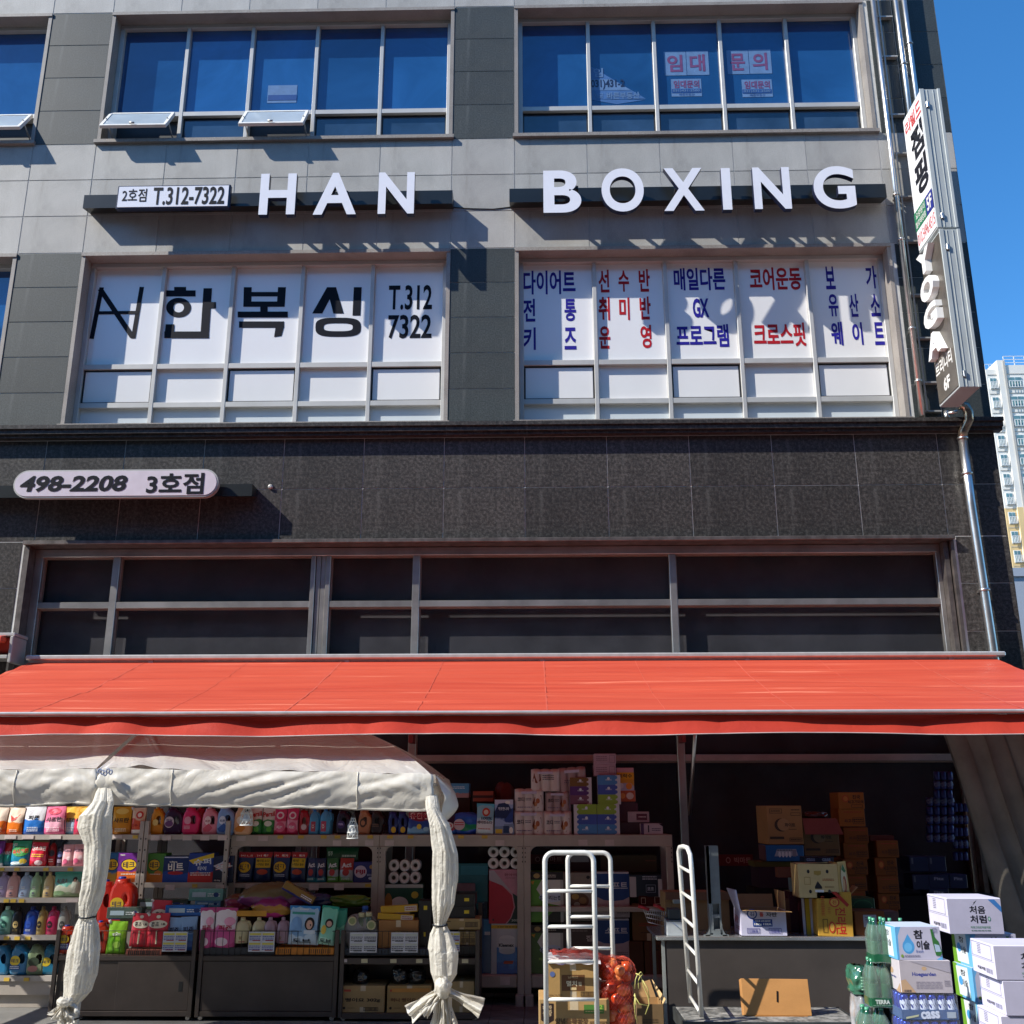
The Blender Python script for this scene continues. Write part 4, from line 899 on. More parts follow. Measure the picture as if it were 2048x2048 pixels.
tags(rd, [Q(2, x, 740, YD).x for x in (873, 985, 1085)], 1.44, YD-.002, M_TAGW, .08, .05); tags(rd, [Q(2, x, 1020, YD).x for x in (300, 718, 883)], 1.05, YD-.002, M_TAGW, .09, .055); tags(rd, [Q(2, 1085, 1020, YD).x], 1.05, YD-.002, M_TAGY, .055)
tags(re_, [Q(2, 1215, 740, YD).x, Q(3, 430, 700, YD).x], 1.44, YD-.002, M_TAGW, .085, .05); tags(re_, [Q(2, 1365, 700, YD).x, Q(2, 1230, 700, YD).x, Q(3, 185, 700, YD).x, Q(3, 340, 700, YD).x], 1.485, YD-.002, M_TAGY, .055)
tags(rf, [Q(3, 975, 740, YD).x, Q(3, 1150, 740, YD).x], 1.445, YD-.002, M_TAGW, .085, .055); tags(re_, [Q(3, 460, 1640, YD).x], .25, YD-.002, M_TAGW, .09, .07)

# ================================================================== package builders
def bottom_at(k, q, Y, zb): x0, x1, z0, z1 = BB(k, *q, Y); return (x0+x1)/2, x1-x0, (zb if zb is not None else z0), z1-(zb if zb is not None else z0)
def carton(k, q, Y, zb, label, col='b8915f', d=.28, dec=(), side=(), group=None, rz=0., cat='box', name='carton', tape=True, tapec=(.62, .50, .33), mat=None, topdec=()):
    x, w, z, h = bottom_at(k, q, Y, zb)
    t = thing(name, label, cat, (x, Y, z), rz+radians((hash_(label) % 31-15)/8.), group); s = MB(); s.box(-w/2, w/2, 0, d, 0, h, c=min(.004, h*.05)); s.build('body', mat or cardboard(col), t)
    if tape: s = MB(); s.box(-w*.06, w*.06, -.0008, .001, h*.80, h-.002); s.box(-w*.06, w*.06, -.0008, .001, .002, h*.2); s.box(-w*.06, w*.06, .0, d, h-.001, h+.0008); s.build('tape', pm(tapec, .25, coat=.3), t)
    decals('print', list(dec), w, h, t); 
    if side: decals('side_print', list(side), d, h, t, rot=(0, 0, -pi/2), loc=(-w/2, d/2, 0))
    return t
def surf_pouch(w, h, th, seed):
    def y(x, z):
        a = min(1, abs(2*x/w)); b = min(1, max(0, z/h)); p = max(0, 1-a**3)**.7; q = min(1, b/.10)**.5*min(1, max(0, (1-b))/.62)**.8
        return -th*p*q*.5+.006*noise.noise(Vector((x*22+seed, z*16, seed)))*min(1, (1-a)*6)
    return y
def pouch(k, q, Y, zb, label, c1, c2, c3=None, dec=(), th=.07, group=None, cat='pouch', name='refill_pouch', rz=0., rot=None, kind='wave', header=None, spout=False, handle=False):
    x, w, z, h = bottom_at(k, q, Y, zb); seed = (hash_(label) % 97)*1.3
    t = thing(name, label, cat, (x, Y, z), rz, group, rot or (0, radians((seed*7.3) % 5-2.5), rz+radians((seed*3.1) % 14-7))); yf = surf_pouch(w, h, th, seed); s = MB()
    wv = lambda b: 1-.06*sin(pi*b)-.03*b
    def fr(a, b): xx = (a-.5)*w*wv(b); return (xx, yf(xx, b*h), b*h)
    def bk(a, b): xx = (.5-a)*w*wv(b); return (xx, -yf(xx, b*h)+.012, b*h)
    s.grid(fr, 12, 14); s.grid(bk, 12, 14)
    s.face([(-w/2, 0, 0), (-w/2, .012, 0), (-w/2*wv(1), .012, h), (-w/2*wv(1), 0, h)]); s.face([(w/2, .012, 0), (w/2, 0, 0), (w/2*wv(1), 0, h), (w/2*wv(1), .012, h)])
    s.build('film_body', prints(c1, c2, c3, .28, kind, h, seed), t)
    s = MB(); s.box(-w*.47, w*.47, -.002, .004, h*.965, h*1.0); 
    if header: s.box(-w*.5, w*.5, -.004, .008, h*.90, h*1.02)
    s.build('top_seal', pm(header or c1, .35), t)
    if spout: s = MB(); s.tube([(-w*.42, 0, h*.93), (-w*.52, -.004, h*1.03)], .012, 8); s.build('spout', M_WHITEP, t)
    if handle: s = MB(); s.tube([(-w*.3, 0, h), (-w*.15, -.01, h*1.1), (w*.15, -.01, h*1.1), (w*.3, 0, h)], .005, 5); s.build('handle', M_WHITEP, t)
    decals('print', list(dec), w, h, t, yf=lambda a, b: yf(a, b)-.002); return t
def hash_(s):
    r = 7
    for c in s: r = (r*31+ord(c)) % 100003
    return r
_JM = {}
def jug_mesh(w, h, d):
    key = (round(w, 2), round(h, 2), round(d, 2))
    if key in _JM: return _JM[key]
    cu_ = bpy.data.curves.new('jug', 'CURVE'); cu_.dimensions = '2D'; cu_.fill_mode = 'BOTH'
    bv = d*.32; W, Hh = w-2*bv, h-bv*2; cu_.extrude = d/2-bv; cu_.bevel_depth = bv; cu_.bevel_resolution = 2
    prof = [(-.44, 0), (.44, 0), (.5, .05), (.5, .45), (.49, .62), (.42, .76), (.22, .86), (.02, .905), (0.0, .955), (-.26, .955), (-.28, .905), (-.42, .80), (-.49, .62), (-.5, .40), (-.5, .05)]
    def poly(pts):
        sp = cu_.splines.new('POLY'); sp.points.add(len(pts)-1); sp.use_cyclic_u = True
        for i, (a, b) in enumerate(pts): sp.points[i].co = (a*W, b*Hh/.955+bv, 0, 1)
    poly(prof); hr, hc = (.072+bv/W*.8, .135+bv/Hh*.5), (.26, .55)
    poly([(hc[0]+hr[0]*cos(a*pi/7)-.10*hr[1]*sin(a*pi/7), hc[1]+hr[1]*sin(a*pi/7)) for a in range(14)][::-1])
    o = bpy.data.objects.new('jug', cu_); me = bpy.data.meshes.new_from_object(o); bpy.data.objects.remove(o); bpy.data.curves.remove(cu_)
    me.transform(Matrix.Rotation(pi/2, 4, 'X')); me.transform(Matrix.Translation((0, d/2, 0)))
    me.polygons.foreach_set('use_smooth', [abs(p.normal.y) < .95 for p in me.polygons]); me.materials.clear()
    vs_ = [v.co.z for v in me.vertices]; sc = h*.955/max(vs_)
    me.transform(Matrix.Scale(sc, 4, (0, 0, 1))); _JM[key] = me; return me
def jug(k, q, Y, zb, label, c, cap, dec=(), group=None, cat='jug', name='detergent_jug', d=.10, rough=.3):
    x, w, z, h = bottom_at(k, q, Y, zb); t = thing(name, label, cat, (x, Y, z), radians(hash_(label) % 19-9), group); me = jug_mesh(w, h, d).copy(); me.materials.append(pm(c, rough, var=.06, coat=.2)); obj('body', me, t)
    s = MB(); s.lathe([(w*.13, h*.90), (w*.14, h*.91), (w*.13, h*.99), (w*.11, h*1.0)], 14, 0, -w*.13, d/2); s.build('cap', pm(cap, .35), t)
    decals('label_print', list(dec), w, h, t); return t
def bottle(k, q, Y, zb, label, c, cap, dec=(), group=None, cat='bottle', name='softener_bottle', d=.07, grip=True, rough=.3):
    x, w, z, h = bottom_at(k, q, Y, zb); t = thing(name, label, cat, (x, Y, z), radians(hash_(label) % 25-12), group)
    prof = [(.46, 0), (.5, .02), (.5, .30), (.49, .5), (.46, .66), (.36, .78), (.20, .86), (.14, .88), (.14, .90)]
    s = MB(); s.lathe([(r*w, a*h) for r, a in prof], 18, 0, 0, d/2, 1, d/w*1.0); 
    if grip:     # handle ring on the shoulder
        s.tube([(w*.16, d/2, h*.84), (w*.40, d/2, h*.80), (w*.50, d/2, h*.66), (w*.47, d/2, h*.52)], w*.085, 8)
    s.build('body', pm(c, rough, var=.06, coat=.2), t)
    s = MB(); s.lathe([(.16*w, .885*h), (.165*w, .9*h), (.15*w, .99*h), (.12*w, h)], 12, 0, 0, d/2, 1, 1); s.build('cap', pm(cap, .35), t)
    yf = lambda a, b: d/2-(d/2)*math.sqrt(max(0, 1-min(.97, (2*a/w)**2)))-.001
    decals('label_print', list(dec), w, h, t, yf=yf); return t
def can_top(mb, *a): pass
def rolls(k, q, Y, zb, label, nx=3, nz_=2, group=None, d=.11):
    x, w, z, h = bottom_at(k, q, Y, zb); t = thing('toilet_roll_pack', label, 'toilet rolls', (x, Y, z), 0, group); r = w/nx/2; rz_ = h/nz_/2
    s = MB(); R = min(r, rz_)*1.0; s.lathe([(R*.42, .02), (R*.42, 0), (R*.93, 0), (R*.99, .006), (R*.99, d), (R*.42, d)], 22, 0, 0, 0, r/R, rz_/R, axis='y'); rm = s.mesh('roll', pm((.74, .72, .70), .8, var=.05))
    s = MB(); s.lathe([(R*.41, .015), (R*.41, .018)], 16, 0, 0, 0, axis='y'); s.lathe([(R*.30, .012), (R*.30, .0145)], 16, 1, 0, 0, axis='y'); cm = s.mesh('core', [pm((.30, .24, .19), .8), pm((.03, .025, .02), .9)])
    for j in range(nz_):
        for i in range(nx): o = obj('roll', rm, t, (-w/2+r*(2*i+1), 0, rz_*(2*j+1))); obj('core', cm, o)
    return t
def tissue_bale(k, q, Y, zb, label, n=3, dec=(), band='c9c4dd', group=None, d=.24, base='ddd6d2'):
    x, w, z, h = bottom_at(k, q, Y, zb); t = thing('tissue_pack', label, 'tissue pack', (x, Y, z), 0, group)
    def yf(a, b):
        ph = ((a/w+.5)*n) % 1; top = max(0, (b/h-.86)/.14)
        return .035*(abs(2*ph-1)**3)+.03*top**2+.004*noise.noise(Vector((a*20, b*20, x)))
    s = MB(); s.grid(lambda a, b: ((a-.5)*w, yf((a-.5)*w, b*h), b*h), n*8, 12, 0)
    s.grid(lambda a, b: ((a-.5)*w, yf((a-.5)*w, h)+b*(d-.04), h+.008*sin(pi*b)*(1-abs(2*((a*n) % 1)-1)**3)), n*8, 6, 0)
    s.face([(-w/2, .035, 0), (-w/2, d, 0), (-w/2, d, h), (-w/2, .06, h)]); s.face([(w/2, .035, 0), (w/2, .06, h), (w/2, d, h), (w/2, d, 0)]); s.face([(-w/2, d, 0), (w/2, d, 0), (w/2, d, h), (-w/2, d, h)])
    s.build('wrapped_rolls', pm(base, .35, var=.05, bump=.3, bscale=30), t)
    decals('print', [('r', -.5, .78, .5, .90, band)]+list(dec), w, h, t, yf=lambda a, b: yf(a, b)-.002); return t
def price_card(par, k, q, Y, yellow=True):
    x0, x1, z0, z1 = BB(k, *q, Y); w, h = x1-x0, z1-z0
    s = MB(); s.box(x0, x1, Y-.004, Y, z0, z1); c = s.build('price_card', pm((.66, .68, .74), .25, coat=.4), par)
    items = []
    for a, b in ((-.47, .53), (.03, .53), (-.47, .05), (.03, .05)):
        items += [('r', a, b+.30, a+.44, b+.40, 'd8cf5e' if yellow else 'c9cfc4'), ('l', a, b+.02, a+.44, b+.28, 3, '3b4fa8' if yellow else '55575c'), ('r', a+.12, b+.01, a+.42, b+.055, 'a23a3a' if yellow else '55575c')]
    decals('card_print', items, w, h, c, loc=((x0+x1)/2, Y-.0045, z0))
# jars, lids, heaped film bags
def lumpy_bag(name, label, cat, k, q, Y, zb, d, m, seed, group=None, peak=.6, band=None, dec=()):
    x, w, z, h = bottom_at(k, q, Y, zb); t = thing(name, label, cat, (x, Y, z), 0, group); s = MB()
    def fn(u, v):
        a = 2*pi*u; b = pi*(v*.97+.02); r = 1+.22*noise.noise(Vector((cos(a)*2, sin(a)*2, b*2+seed)))+.07*noise.noise(Vector((cos(a)*7, sin(a)*7, b*6+seed)))
        sx = sin(b)**peak
        return (w/2*sx*cos(a)*r, d/2-d/2*sx*sin(a)*r, h*(.5-.5*cos(b))*(1+.06*noise.noise(Vector((a, b, seed)))))
    s.grid(fn, 40, 26, wrap=True); s.build('film_body', m, t)
    if dec: decals('print', list(dec), w, h, t, yf=lambda a, b: d/2-d/2*max(0, 1-(2*a/w)**2)**.5-.018)
    return t

# ================================================================== gondola cabinets with wire baskets
YC = -1.36
def cabinet(label, k0, xa, k1, xb, doors):
    x0, x1 = Q(k0, xa, 1500, YC).x, Q(k1, xb, 1500, YC).x; t = thing('basket_cabinet', label, 'cabinet', group='brown basket cabinets in front of the racks'); yb = YC+.46
    w = .035; s = MB()
    for a in (x0, x1-w):
        s = MB(); s.box(a, a+w, YC, YC+.03, .02, .715, c=.003); s.box(a+.004, a+w-.004, YC+.029, yb-.029, .44, .46); s.box(a, a+w, yb-.03, yb, .02, .9); s.build('side_frame', M_BROWN, t)
    if doors:
        s = MB(); s.box(x0+w, x1-w, YC+.006, YC+.03, .465, .505, c=.003); s.box(x0+w, x1-w, YC+.006, YC+.03, .025, .065, c=.003); s.build('rail', M_BROWN, t)
        m = x0+w+(x1-x0-2*w)*.48
        for a, b_, y in (((x0+w+.004, m, YC+.022), (m-.03, x1-w-.004, YC+.012)) if doors == 2 else ((x0+w+.004, x1-w-.004, YC+.012),)):
            s = MB(); s.box(a, b_, y, y+.009, .068, .462, c=.003); dd = s.build('sliding_door', M_BROWN, t)
            if doors == 2:
                xh = a+.03 if b_ < x1-.1 else b_-.09
                s = MB(); s.box(xh, xh+.035, y-.003, y-.0004, .22, .30, c=.001); s.build('finger_pull', M_GASKET, dd)
        s = MB(); s.box(x0+w, x1-w, YC+.05, yb, .03, .46); s.build('carcass', M_BROWN, t)
    else:
        s = MB(); s.box(x0+w, x1-w, YC+.002, yb, .44, .49, c=.003); s.box(x0+w, x1-w, YC+.002, yb, .01, .055, c=.003); s.build('shelf_board', M_BROWN, t)
        s = MB(); s.box(x0+w, x1-w, yb-.01, yb, .055, .44); s.box(x0, x0+.008, YC+.03, yb, .055, .44); s.box(x1-.008, x1, YC+.03, yb, .055, .44); s.build('back_panel', M_BROWN, t)
    s = MB(); n = int((x1-x0-.07)/.052)
    for z in (.706, .512): s.tube([(x0+w, YC+.008, z), (x1-w, YC+.008, z)], .003, 5)
    for i in range(n+1): xx = x0+w+(x1-x0-2*w)*i/n; s.tube([(xx, YC+.006, .508), (xx, YC+.006, .706)], .0022, 4)
    for a in (x0+w/2, x1-w/2): s.tube([(a, YC+.03, .7), (a, yb, .7)], .003, 5)
    s.build('wire_basket', M_WIRE, t)
    for a in (x0+.03, x1-.05):
        s = MB(); s.lathe([(.018, -.006), (.022, 0), (.018, .006)], 10, 0, a+.01, .012, axis='y'); s.v = [(p[0], p[1]+YC+.04, p[2]-.002) for p in s.v]; s.build('castor', M_STEEL, t)
    return t
c1 = cabinet('brown basket cabinet with two sliding doors behind the left drape', 1, 352, 1, 1283, 2)
c2 = cabinet('brown basket cabinet with one wide plain door, middle of the three', 1, 1305, 2, 908, 1)
c3 = cabinet('brown basket cabinet with an open lower shelf holding cartons', 2, 920, 3, 325, 0)
price_card(c1, 1, (1070, 1325, 1230, 1455), YC-.003); price_card(c2, 2, (320, 1325, 490, 1457), YC-.003)
price_card(c3, 2, (985, 1330, 1163, 1462), YC-.003, False); price_card(c3, 2, (1256, 1330, 1432, 1462), YC-.003, False); price_card(c3, 3, (110, 1325, 195, 1455), YC-.003)
tags(c3, [Q(2, x, 1510, YC).x for x in (1060, 1250, 1420)], .485, YC-.001, pm((.60, .55, .34), .5), .055, .032); tags(c3, [Q(3, 210, 1510, YC).x], .485, YC-.001, pm((.60, .55, .34), .5), .055, .032); tags(c3, [Q(2, 948, 1510, YC).x], .483, YC-.001, M_TAGW, .025, .025)
# ================================================================== goods on the racks
YI = YA+.05; Z1, Z2, Z3, Z4, Z5 = 1.49, 1.205, .929, .605, .256; ZD2 = 1.063
G1 = 'refill pouches on the top shelf'; W = 'f2efe8'; K = '14131c'
def T(s, cx, cz, w, h, c=K, b=.04, r=0.): return ('t', s, cx, cz, w, h, c, b, r)
O = lambda cx, cz, rx, rz, c: ('o', cx, cz, rx, rz, c)
R = lambda a, b, c, d, e: ('r', a, b, c, d, e)
Lp = lambda a, b, c, d, n, e: ('l', a, b, c, d, n, e)
pouch(1, (-60, 508, 48, 685), YI, Z1, 'orange and white refill pouch cut by the left edge on the top shelf', 'f0dcc8', 'e0701c', 'c8500f', group=G1, dec=[Lp(-.3, .12, .3, .28, 3, 'f3e3d0')])
pouch(1, (48, 510, 158, 685), YI, Z1, 'orange pouch with a white flame curl, second from the left edge on the top shelf', 'f2ddc6', 'e8781e', 'd45c12', group=G1, dec=[('p', [(-.3, .72), (-.05, .62), (.3, .78), (.05, .55), (-.2, .5)], 'c9321f'), Lp(-.2, .12, .25, .22, 2, 'f6e5d2')])
pouch(1, (158, 504, 303, 686), YI, Z1, 'white and blue softener pouch on the top left shelf', 'e6e7ee', '2a74c9', '1d57ae', group=G1, dec=[T('피죤', 0, .62, .5, .15), Lp(-.25, .12, .25, .3, 3, 'dfe9f6')])
pouch(1, (292, 502, 436, 686), YI, Z1, 'pink pouch with a red flower top on the top left shelf', 'e87a9f', 'f1b3c9', 'd95f8f', group=G1, dec=[O(0, .83, .3, .12, 'd23b5a'), O(.02, .84, .14, .07, 'e9798c'), T('샤프란', 0, .55, .72, .17), Lp(-.3, .12, .3, .28, 3, 'f9e6ee')])
pouch(1, (418, 504, 522, 685), YI+.05, Z1, 'yellow topped light blue pouch half behind the pink one on the top left shelf', 'e9c04e', 'a9c8e2', '7fb0d4', group=G1, dec=[T('샤프란', 0, .53, .75, .16), Lp(-.3, .12, .3, .28, 3, 'eef4fa')])
pouch(1, (492, 502, 604, 686), YI, Z1, 'crimson pouch partly behind the left drape on the top shelf', 'e0a53c', 'd8335a', 'b71f49', group=G1, dec=[T('샤프란', 0, .53, .75, .16), O(.1, .86, .3, .1, 'f1cf60')])
pouch(1, (742, 504, 866, 686), YI, Z1, 'golden yellow pouch on the top shelf right of the left drape', 'e3a81f', 'd9921a', 'c27d12', group=G1, dec=[T('샤프란', 0, .52, .78, .17), O(0, .84, .34, .11, 'f4d469'), Lp(-.3, .12, .3, .25, 3, 'fbf0d0')])
pouch(1, (866, 512, 962, 686), YI, Z1, 'red and cream pouch with a round red badge beside the rack post', 'e6c8a8', 'd8542c', 'c13b22', group=G1, dec=[O(.1, .74, .26, .14, 'cf3226'), O(.1, .74, .15, .08, 'f2e3d2'), T('1+1', -.05, .36, .6, .12, 'b32118'), R(-.4, .05, .45, .2, 'efe6d8')], spout=True)
# second shelf of the left end rack
pouch(1, (-60, 730, 25, 895), YI, Z2, 'purple edged pouch cut by the left edge on the second shelf', '6d2a86', '2a7f77', 'e8e8ee')
pouch(1, (14, 742, 82, 896), YI+.04, Z2, 'red and green oxygen bleach pouch, small one on the second shelf', 'cf3340', '2a9488', '1f6f86', dec=[T('옥시크린', .0, .58, .8, .14, 'e8f0e9')], kind='wave')
pouch(1, (78, 728, 206, 897), YI, Z2, 'turquoise oxygen bleach pouch with red lettering and a white swirl', '2fa27e', '1e86a4', '155f93', th=.09, dec=[O(0, .60, .42, .2, '2c8e3e'), T('옥시크린', 0, .60, .78, .17, 'd8261e', .06, .12), T('O2', -.3, .86, .18, .1, W), O(.22, .22, .18, .1, 'e9d24a'), ('o', -.1, .14, .35, .07, 'd9ecef')])
pouch(1, (200, 724, 308, 897), YI, Z2, 'bright red oxygen powder bag with a pink band on the second shelf', 'd81e3c', 'e0486a', 'c2152f', th=.09, dec=[T('산소크린', 0, .70, .8, .17, W, .06), Lp(-.35, .36, .35, .5, 2, 'f5d33b'), O(.15, .16, .22, .1, 'f2dbe0'), R(-.5, .93, .5, 1., '6d5a35')])
bottle(1, (310, 722, 366, 896), YI+.01, Z2, 'dark red canister with a wide black lid on the second shelf', 'a3161f', '1c1a1c', d=.08, grip=False, dec=[O(0, .5, .34, .12, '2a2430'), Lp(-.25, .15, .25, .3, 2, 'e8ddd6')], name='powder_canister', cat='canister')
bottle(1, (366, 736, 422, 896), YI+.01, Z2, 'dark purple canister beside the dark red one on the second shelf', '2e1c35', '16131a', d=.08, grip=False, dec=[O(0, .5, .34, .12, '5b6a9c'), Lp(-.25, .15, .25, .3, 2, 'cfc6e0')], name='powder_canister', cat='canister')
pouch(1, (414, 752, 486, 896), YI, Z2, 'pink flowered pouch, left of two matching ones on the second shelf', 'e7a9b2', 'e9b9bd', 'd9899c', dec=[T('샤프란', 0, .72, .78, .12, '4a2b4e'), O(-.1, .25, .2, .11, 'd65c84'), O(.2, .38, .16, .09, 'f3d7dd')], group='pink flowered pouches')
pouch(1, (484, 750, 560, 896), YI+.01, Z2, 'pink flowered pouch, right of two matching ones touching the left drape', 'e7a9b2', 'e9b9bd', 'd9899c', dec=[T('샤프란', 0, .72, .78, .12, '4a2b4e'), O(-.15, .28, .2, .11, 'd65c84'), O(.2, .42, .16, .09, 'f3d7dd')], group='pink flowered pouches')
# third shelf
for i, (x0, x1, c, lab) in enumerate(((-25, 52, 'a99abf', 'pale lavender'), (44, 120, 'd9a7a3', 'pale pink'), (116, 200, '9fb3cf', 'pale blue'), (194, 262, '9fc29a', 'pale green'), (250, 294, 'a8c9a0', 'second pale green, half hidden,'), (284, 352, 'd9c08c', 'pale yellow'))):
    bottle(1, (x0, 934, x1, 1103), YI+(.06 if i == 4 else .005), Z3, lab+' shampoo bottle with a handle on the third shelf', c, c, d=.06, dec=[Lp(-.22, .32, .1, .45, 2, 'efeae4'), O(-.08, .18, .1, .04, '6d6a80'), Lp(-.2, .05, .12, .12, 1, '77707a')], group='pastel bottles on the third shelf')
pouch(1, (355, 934, 545, 1100), YI+.02, Z3, 'mint green wet wipe pack with a woman in a garden, beside the left drape', '5fae9a', 'c7c9b2', '8ea47c', th=.11, kind='wave', header='3aa18c', name='wet_wipe_pack', cat='wipes pack', dec=[T('AURA', -.16, .66, .42, .18, '7c2c34', .0), O(.32, .48, .11, .28, 'cfd8c4'), O(.3, .72, .07, .09, '2c2220'), O(.3, .67, .04, .06, 'd6ab8e'), O(-.2, .2, .22, .09, '7b9a6a')])
# fourth shelf
for x0, x1, c, cap, lab, ink in ((-15, 76, '7fb9a5', 'bfe0d2', 'mint green', '2d6a5c'), (70, 147, '15151a', '0c0c10', 'glossy black', 'b9a36a'), (143, 242, '1a3f9c', '143078', 'royal blue', 'e2e6f2'), (228, 297, 'b59a5a', '7d6a3c', 'dull gold', '2b1d12'), (288, 374, 'c22b5e', '9f1d4a', 'deep pink', '1d1016'), (374, 450, 'a8a9a2', '8b8d88', 'grey white', '4a4a4a')):
    bottle(1, (x0, 1160, x1, 1347), YI, Z4, lab+' detergent bottle standing on the fourth shelf', c, cap, d=.075, dec=[O(-.06, .36, .22, .13, ink if lab != 'royal blue' else '2450b8'), T('빨래', -.06, .36, .26, .06, c, .03), Lp(-.25, .12, .15, .2, 2, ink)], group='dark shelf detergent bottles')
# bottom shelf
jug(1, (-40, 1408, 62, 1610), YI, Z5, 'blue jug cut by the left edge on the bottom shelf', '1b6b94', '8a6c35')
jug(1, (52, 1404, 188, 1612), YI, Z5, 'blue detergent jug with a round yellow badge on the bottom shelf', '1c6f9c', '13466e', dec=[O(-.16, .46, .26, .16, 'e0c22c'), T('테크', -.16, .46, .38, .12, '18224f', .05), R(-.42, .18, .12, .32, '174a86'), Lp(-.38, .2, .08, .3, 2, 'e7eef5')])
jug(1, (174, 1410, 296, 1612), YI, Z5, 'grey green jug with a pink label on the bottom shelf', '7c8f6c', '5b6d4c', dec=[O(-.1, .44, .27, .15, '3a4a38'), O(-.12, .22, .26, .10, 'c98c84')])
jug(1, (270, 1412, 385, 1612), YI+.02, Z5, 'teal jug half hidden by the cabinet corner on the bottom shelf', '1c6f90', '1c6f90', dec=[O(-.2, .44, .26, .15, 'd2b82a'), T('테크', -.2, .44, .36, .1, '18224f', .04)])
# top shelf jugs of the next rack
jug(1, (985, 508, 1078, 686), YI, Z1, 'orange yellow jug beside the double rack post on the top shelf', 'de9218', 'e8c14a', dec=[O(-.1, .45, .2, .12, 'f5dc86')])
jug(1, (1072, 506, 1200, 688), YI, Z1, 'dark purple jug with an oval cream label on the top shelf', '35173f', '2a1233', dec=[O(-.18, .46, .24, .20, 'd4c7d2'), O(-.18, .40, .2, .11, '6b3f7a'), T('퍼실', -.18, .53, .3, .08, '43205a')], rough=.2)
jug(1, (1284, 508, 1336, 682), YI+.10, Z1, 'crimson jug standing half behind the hot pink one', 'b8123a', 'b8123a')
jug(1, (1196, 506, 1306, 688), YI, Z1, 'hot pink jug with a small yellow oval on the top shelf', 'e02a6c', 'c81a58', dec=[O(-.16, .52, .2, .14, 'e7a0b8'), Lp(-.36, .2, .0, .34, 3, 'f4d2de')])
jug(1, (1324, 508, 1432, 688), YI, Z1, 'pale pink softener jug on the top shelf', 'e38fa2', 'f0eef0', dec=[O(-.12, .52, .2, .16, 'f4dbe0'), T('피죤', -.12, .50, .3, .09, 'a3213b'), ('p', [(-.4, .22), (-.05, .42), (.2, .25), (0, .12), (-.3, .12)], 'd5566f')])
jug(1, (1420, 504, 1534, 688), YI, Z1, 'pale blue softener jug on the top shelf', '84a9dd', 'eef0f4', dec=[O(-.14, .52, .2, .15, 'dbe6f5'), T('피죤', -.14, .50, .32, .09, '1b3678'), ('p', [(-.4, .22), (-.05, .42), (.2, .25), (0, .1), (-.3, .12)], '2c5dae')])
jug(1, (1533, 504, 1652, 690), YI, Z1, 'peach and orange softener jug behind the first wire lamp', 'e6b184', 'efe9e0', dec=[O(-.12, .52, .2, .14, 'f6e6d3'), ('p', [(-.4, .22), (-.05, .42), (.2, .25), (0, .1), (-.3, .12)], 'e08a2a')])
for x0, x1, n_ in ((334, 416, 'left'), (410, 494, 'right')):
    pouch(2, (x0, 506, x1, 688), YD+.06, Z1, n_+' one of the two white and green detergent pouches with red lettering', 'e8e2dc', '2e8a3c', '1e6a30', group='white and green pouches', dec=[T('Persil', 0, .74, .9, .18, 'c61b2b', .03, .12), ('o', 0, .4, .3, .1, 'e6eee2'), O(.1, .2, .2, .1, '57ab3c')])
for x0, x1, n_ in ((488, 572, 'left'), (568, 646, 'right')):
    pouch(2, (x0, 512, x1, 688), YD+.06, Z1, n_+' one of the two deep pink pouches with big white loops', 'd83568', 'ea9db5', 'c52357', group='deep pink looped pouches', dec=[O(0, .72, .3, .14, 'f3dfe3'), O(0, .72, .18, .08, 'd83568'), O(.05, .28, .36, .19, 'e05e88'), T('피죤', 0, .28, .5, .13, 'f5e3ea')])
jug(2, (648, 520, 718, 688), YD+.05, Z1, 'dark crimson jug with a white label right of the looped pouches', 'a8182c', '7a0f1e', dec=[O(0, .3, .25, .12, 'dcc6c9')])
bottle(2, (716, 516, 786, 686), YD+.05, Z1, 'first sky blue fabric bottle on the top shelf', '4a9fd0', '2d6fb4', d=.07, dec=[R(-.3, .12, .12, .5, 'b1405a'), T('쉐리', -.1, .32, .24, .16, W, .03, pi/2)], group='sky blue bottles')
bottle(2, (832, 520, 874, 686), YD+.10, Z1, 'third sky blue fabric bottle, tucked behind the second', '4a9fd0', '2d6fb4', d=.06, group='sky blue bottles')
bottle(2, (778, 512, 856, 686), YD+.05, Z1, 'second sky blue fabric bottle with red label on the top shelf', '4a9fd0', '2d6fb4', d=.07, dec=[R(-.3, .12, .16, .5, 'c04463'), T('쉐리', -.08, .32, .26, .18, W, .03, pi/2)], group='sky blue bottles')
jug(2, (888, 524, 984, 688), YD+.05, Z1, 'almost black purple jug left of the hanging lamp cage', '1e1030', '160b25', dec=[O(-.1, .4, .26, .16, '40296b'), T('FEEL', -.1, .42, .34, .08, 'b9a8d8')])
jug(2, (1034, 520, 1118, 688), YD+.05, Z1, 'copper brown jug right of the hanging lamp cage', 'b87a54', '3c2a20', dec=[O(-.06, .46, .26, .18, '4a2d20'), O(-.06, .46, .16, .10, 'b87a54')])
jug(2, (1116, 524, 1200, 688), YD+.05, Z1, 'black brown jug in the gloom under the tent hem', '2a1717', '1a0f10', dec=[Lp(-.3, .3, .2, .45, 2, '7a5a4c')])
jug(2, (1238, 530, 1300, 684), YD+.05, Z1, 'left one of two navy jugs with yellow badges', '1a2c74', '101d52', dec=[O(.05, .2, .26, .13, 'dcb82a')], group='navy jugs with yellow badges')
jug(2, (1300, 530, 1362, 684), YD+.05, Z1, 'right one of two navy jugs with yellow badges', '1a2c74', '101d52', dec=[O(.05, .2, .26, .13, 'dcb82a')], group='navy jugs with yellow badges')
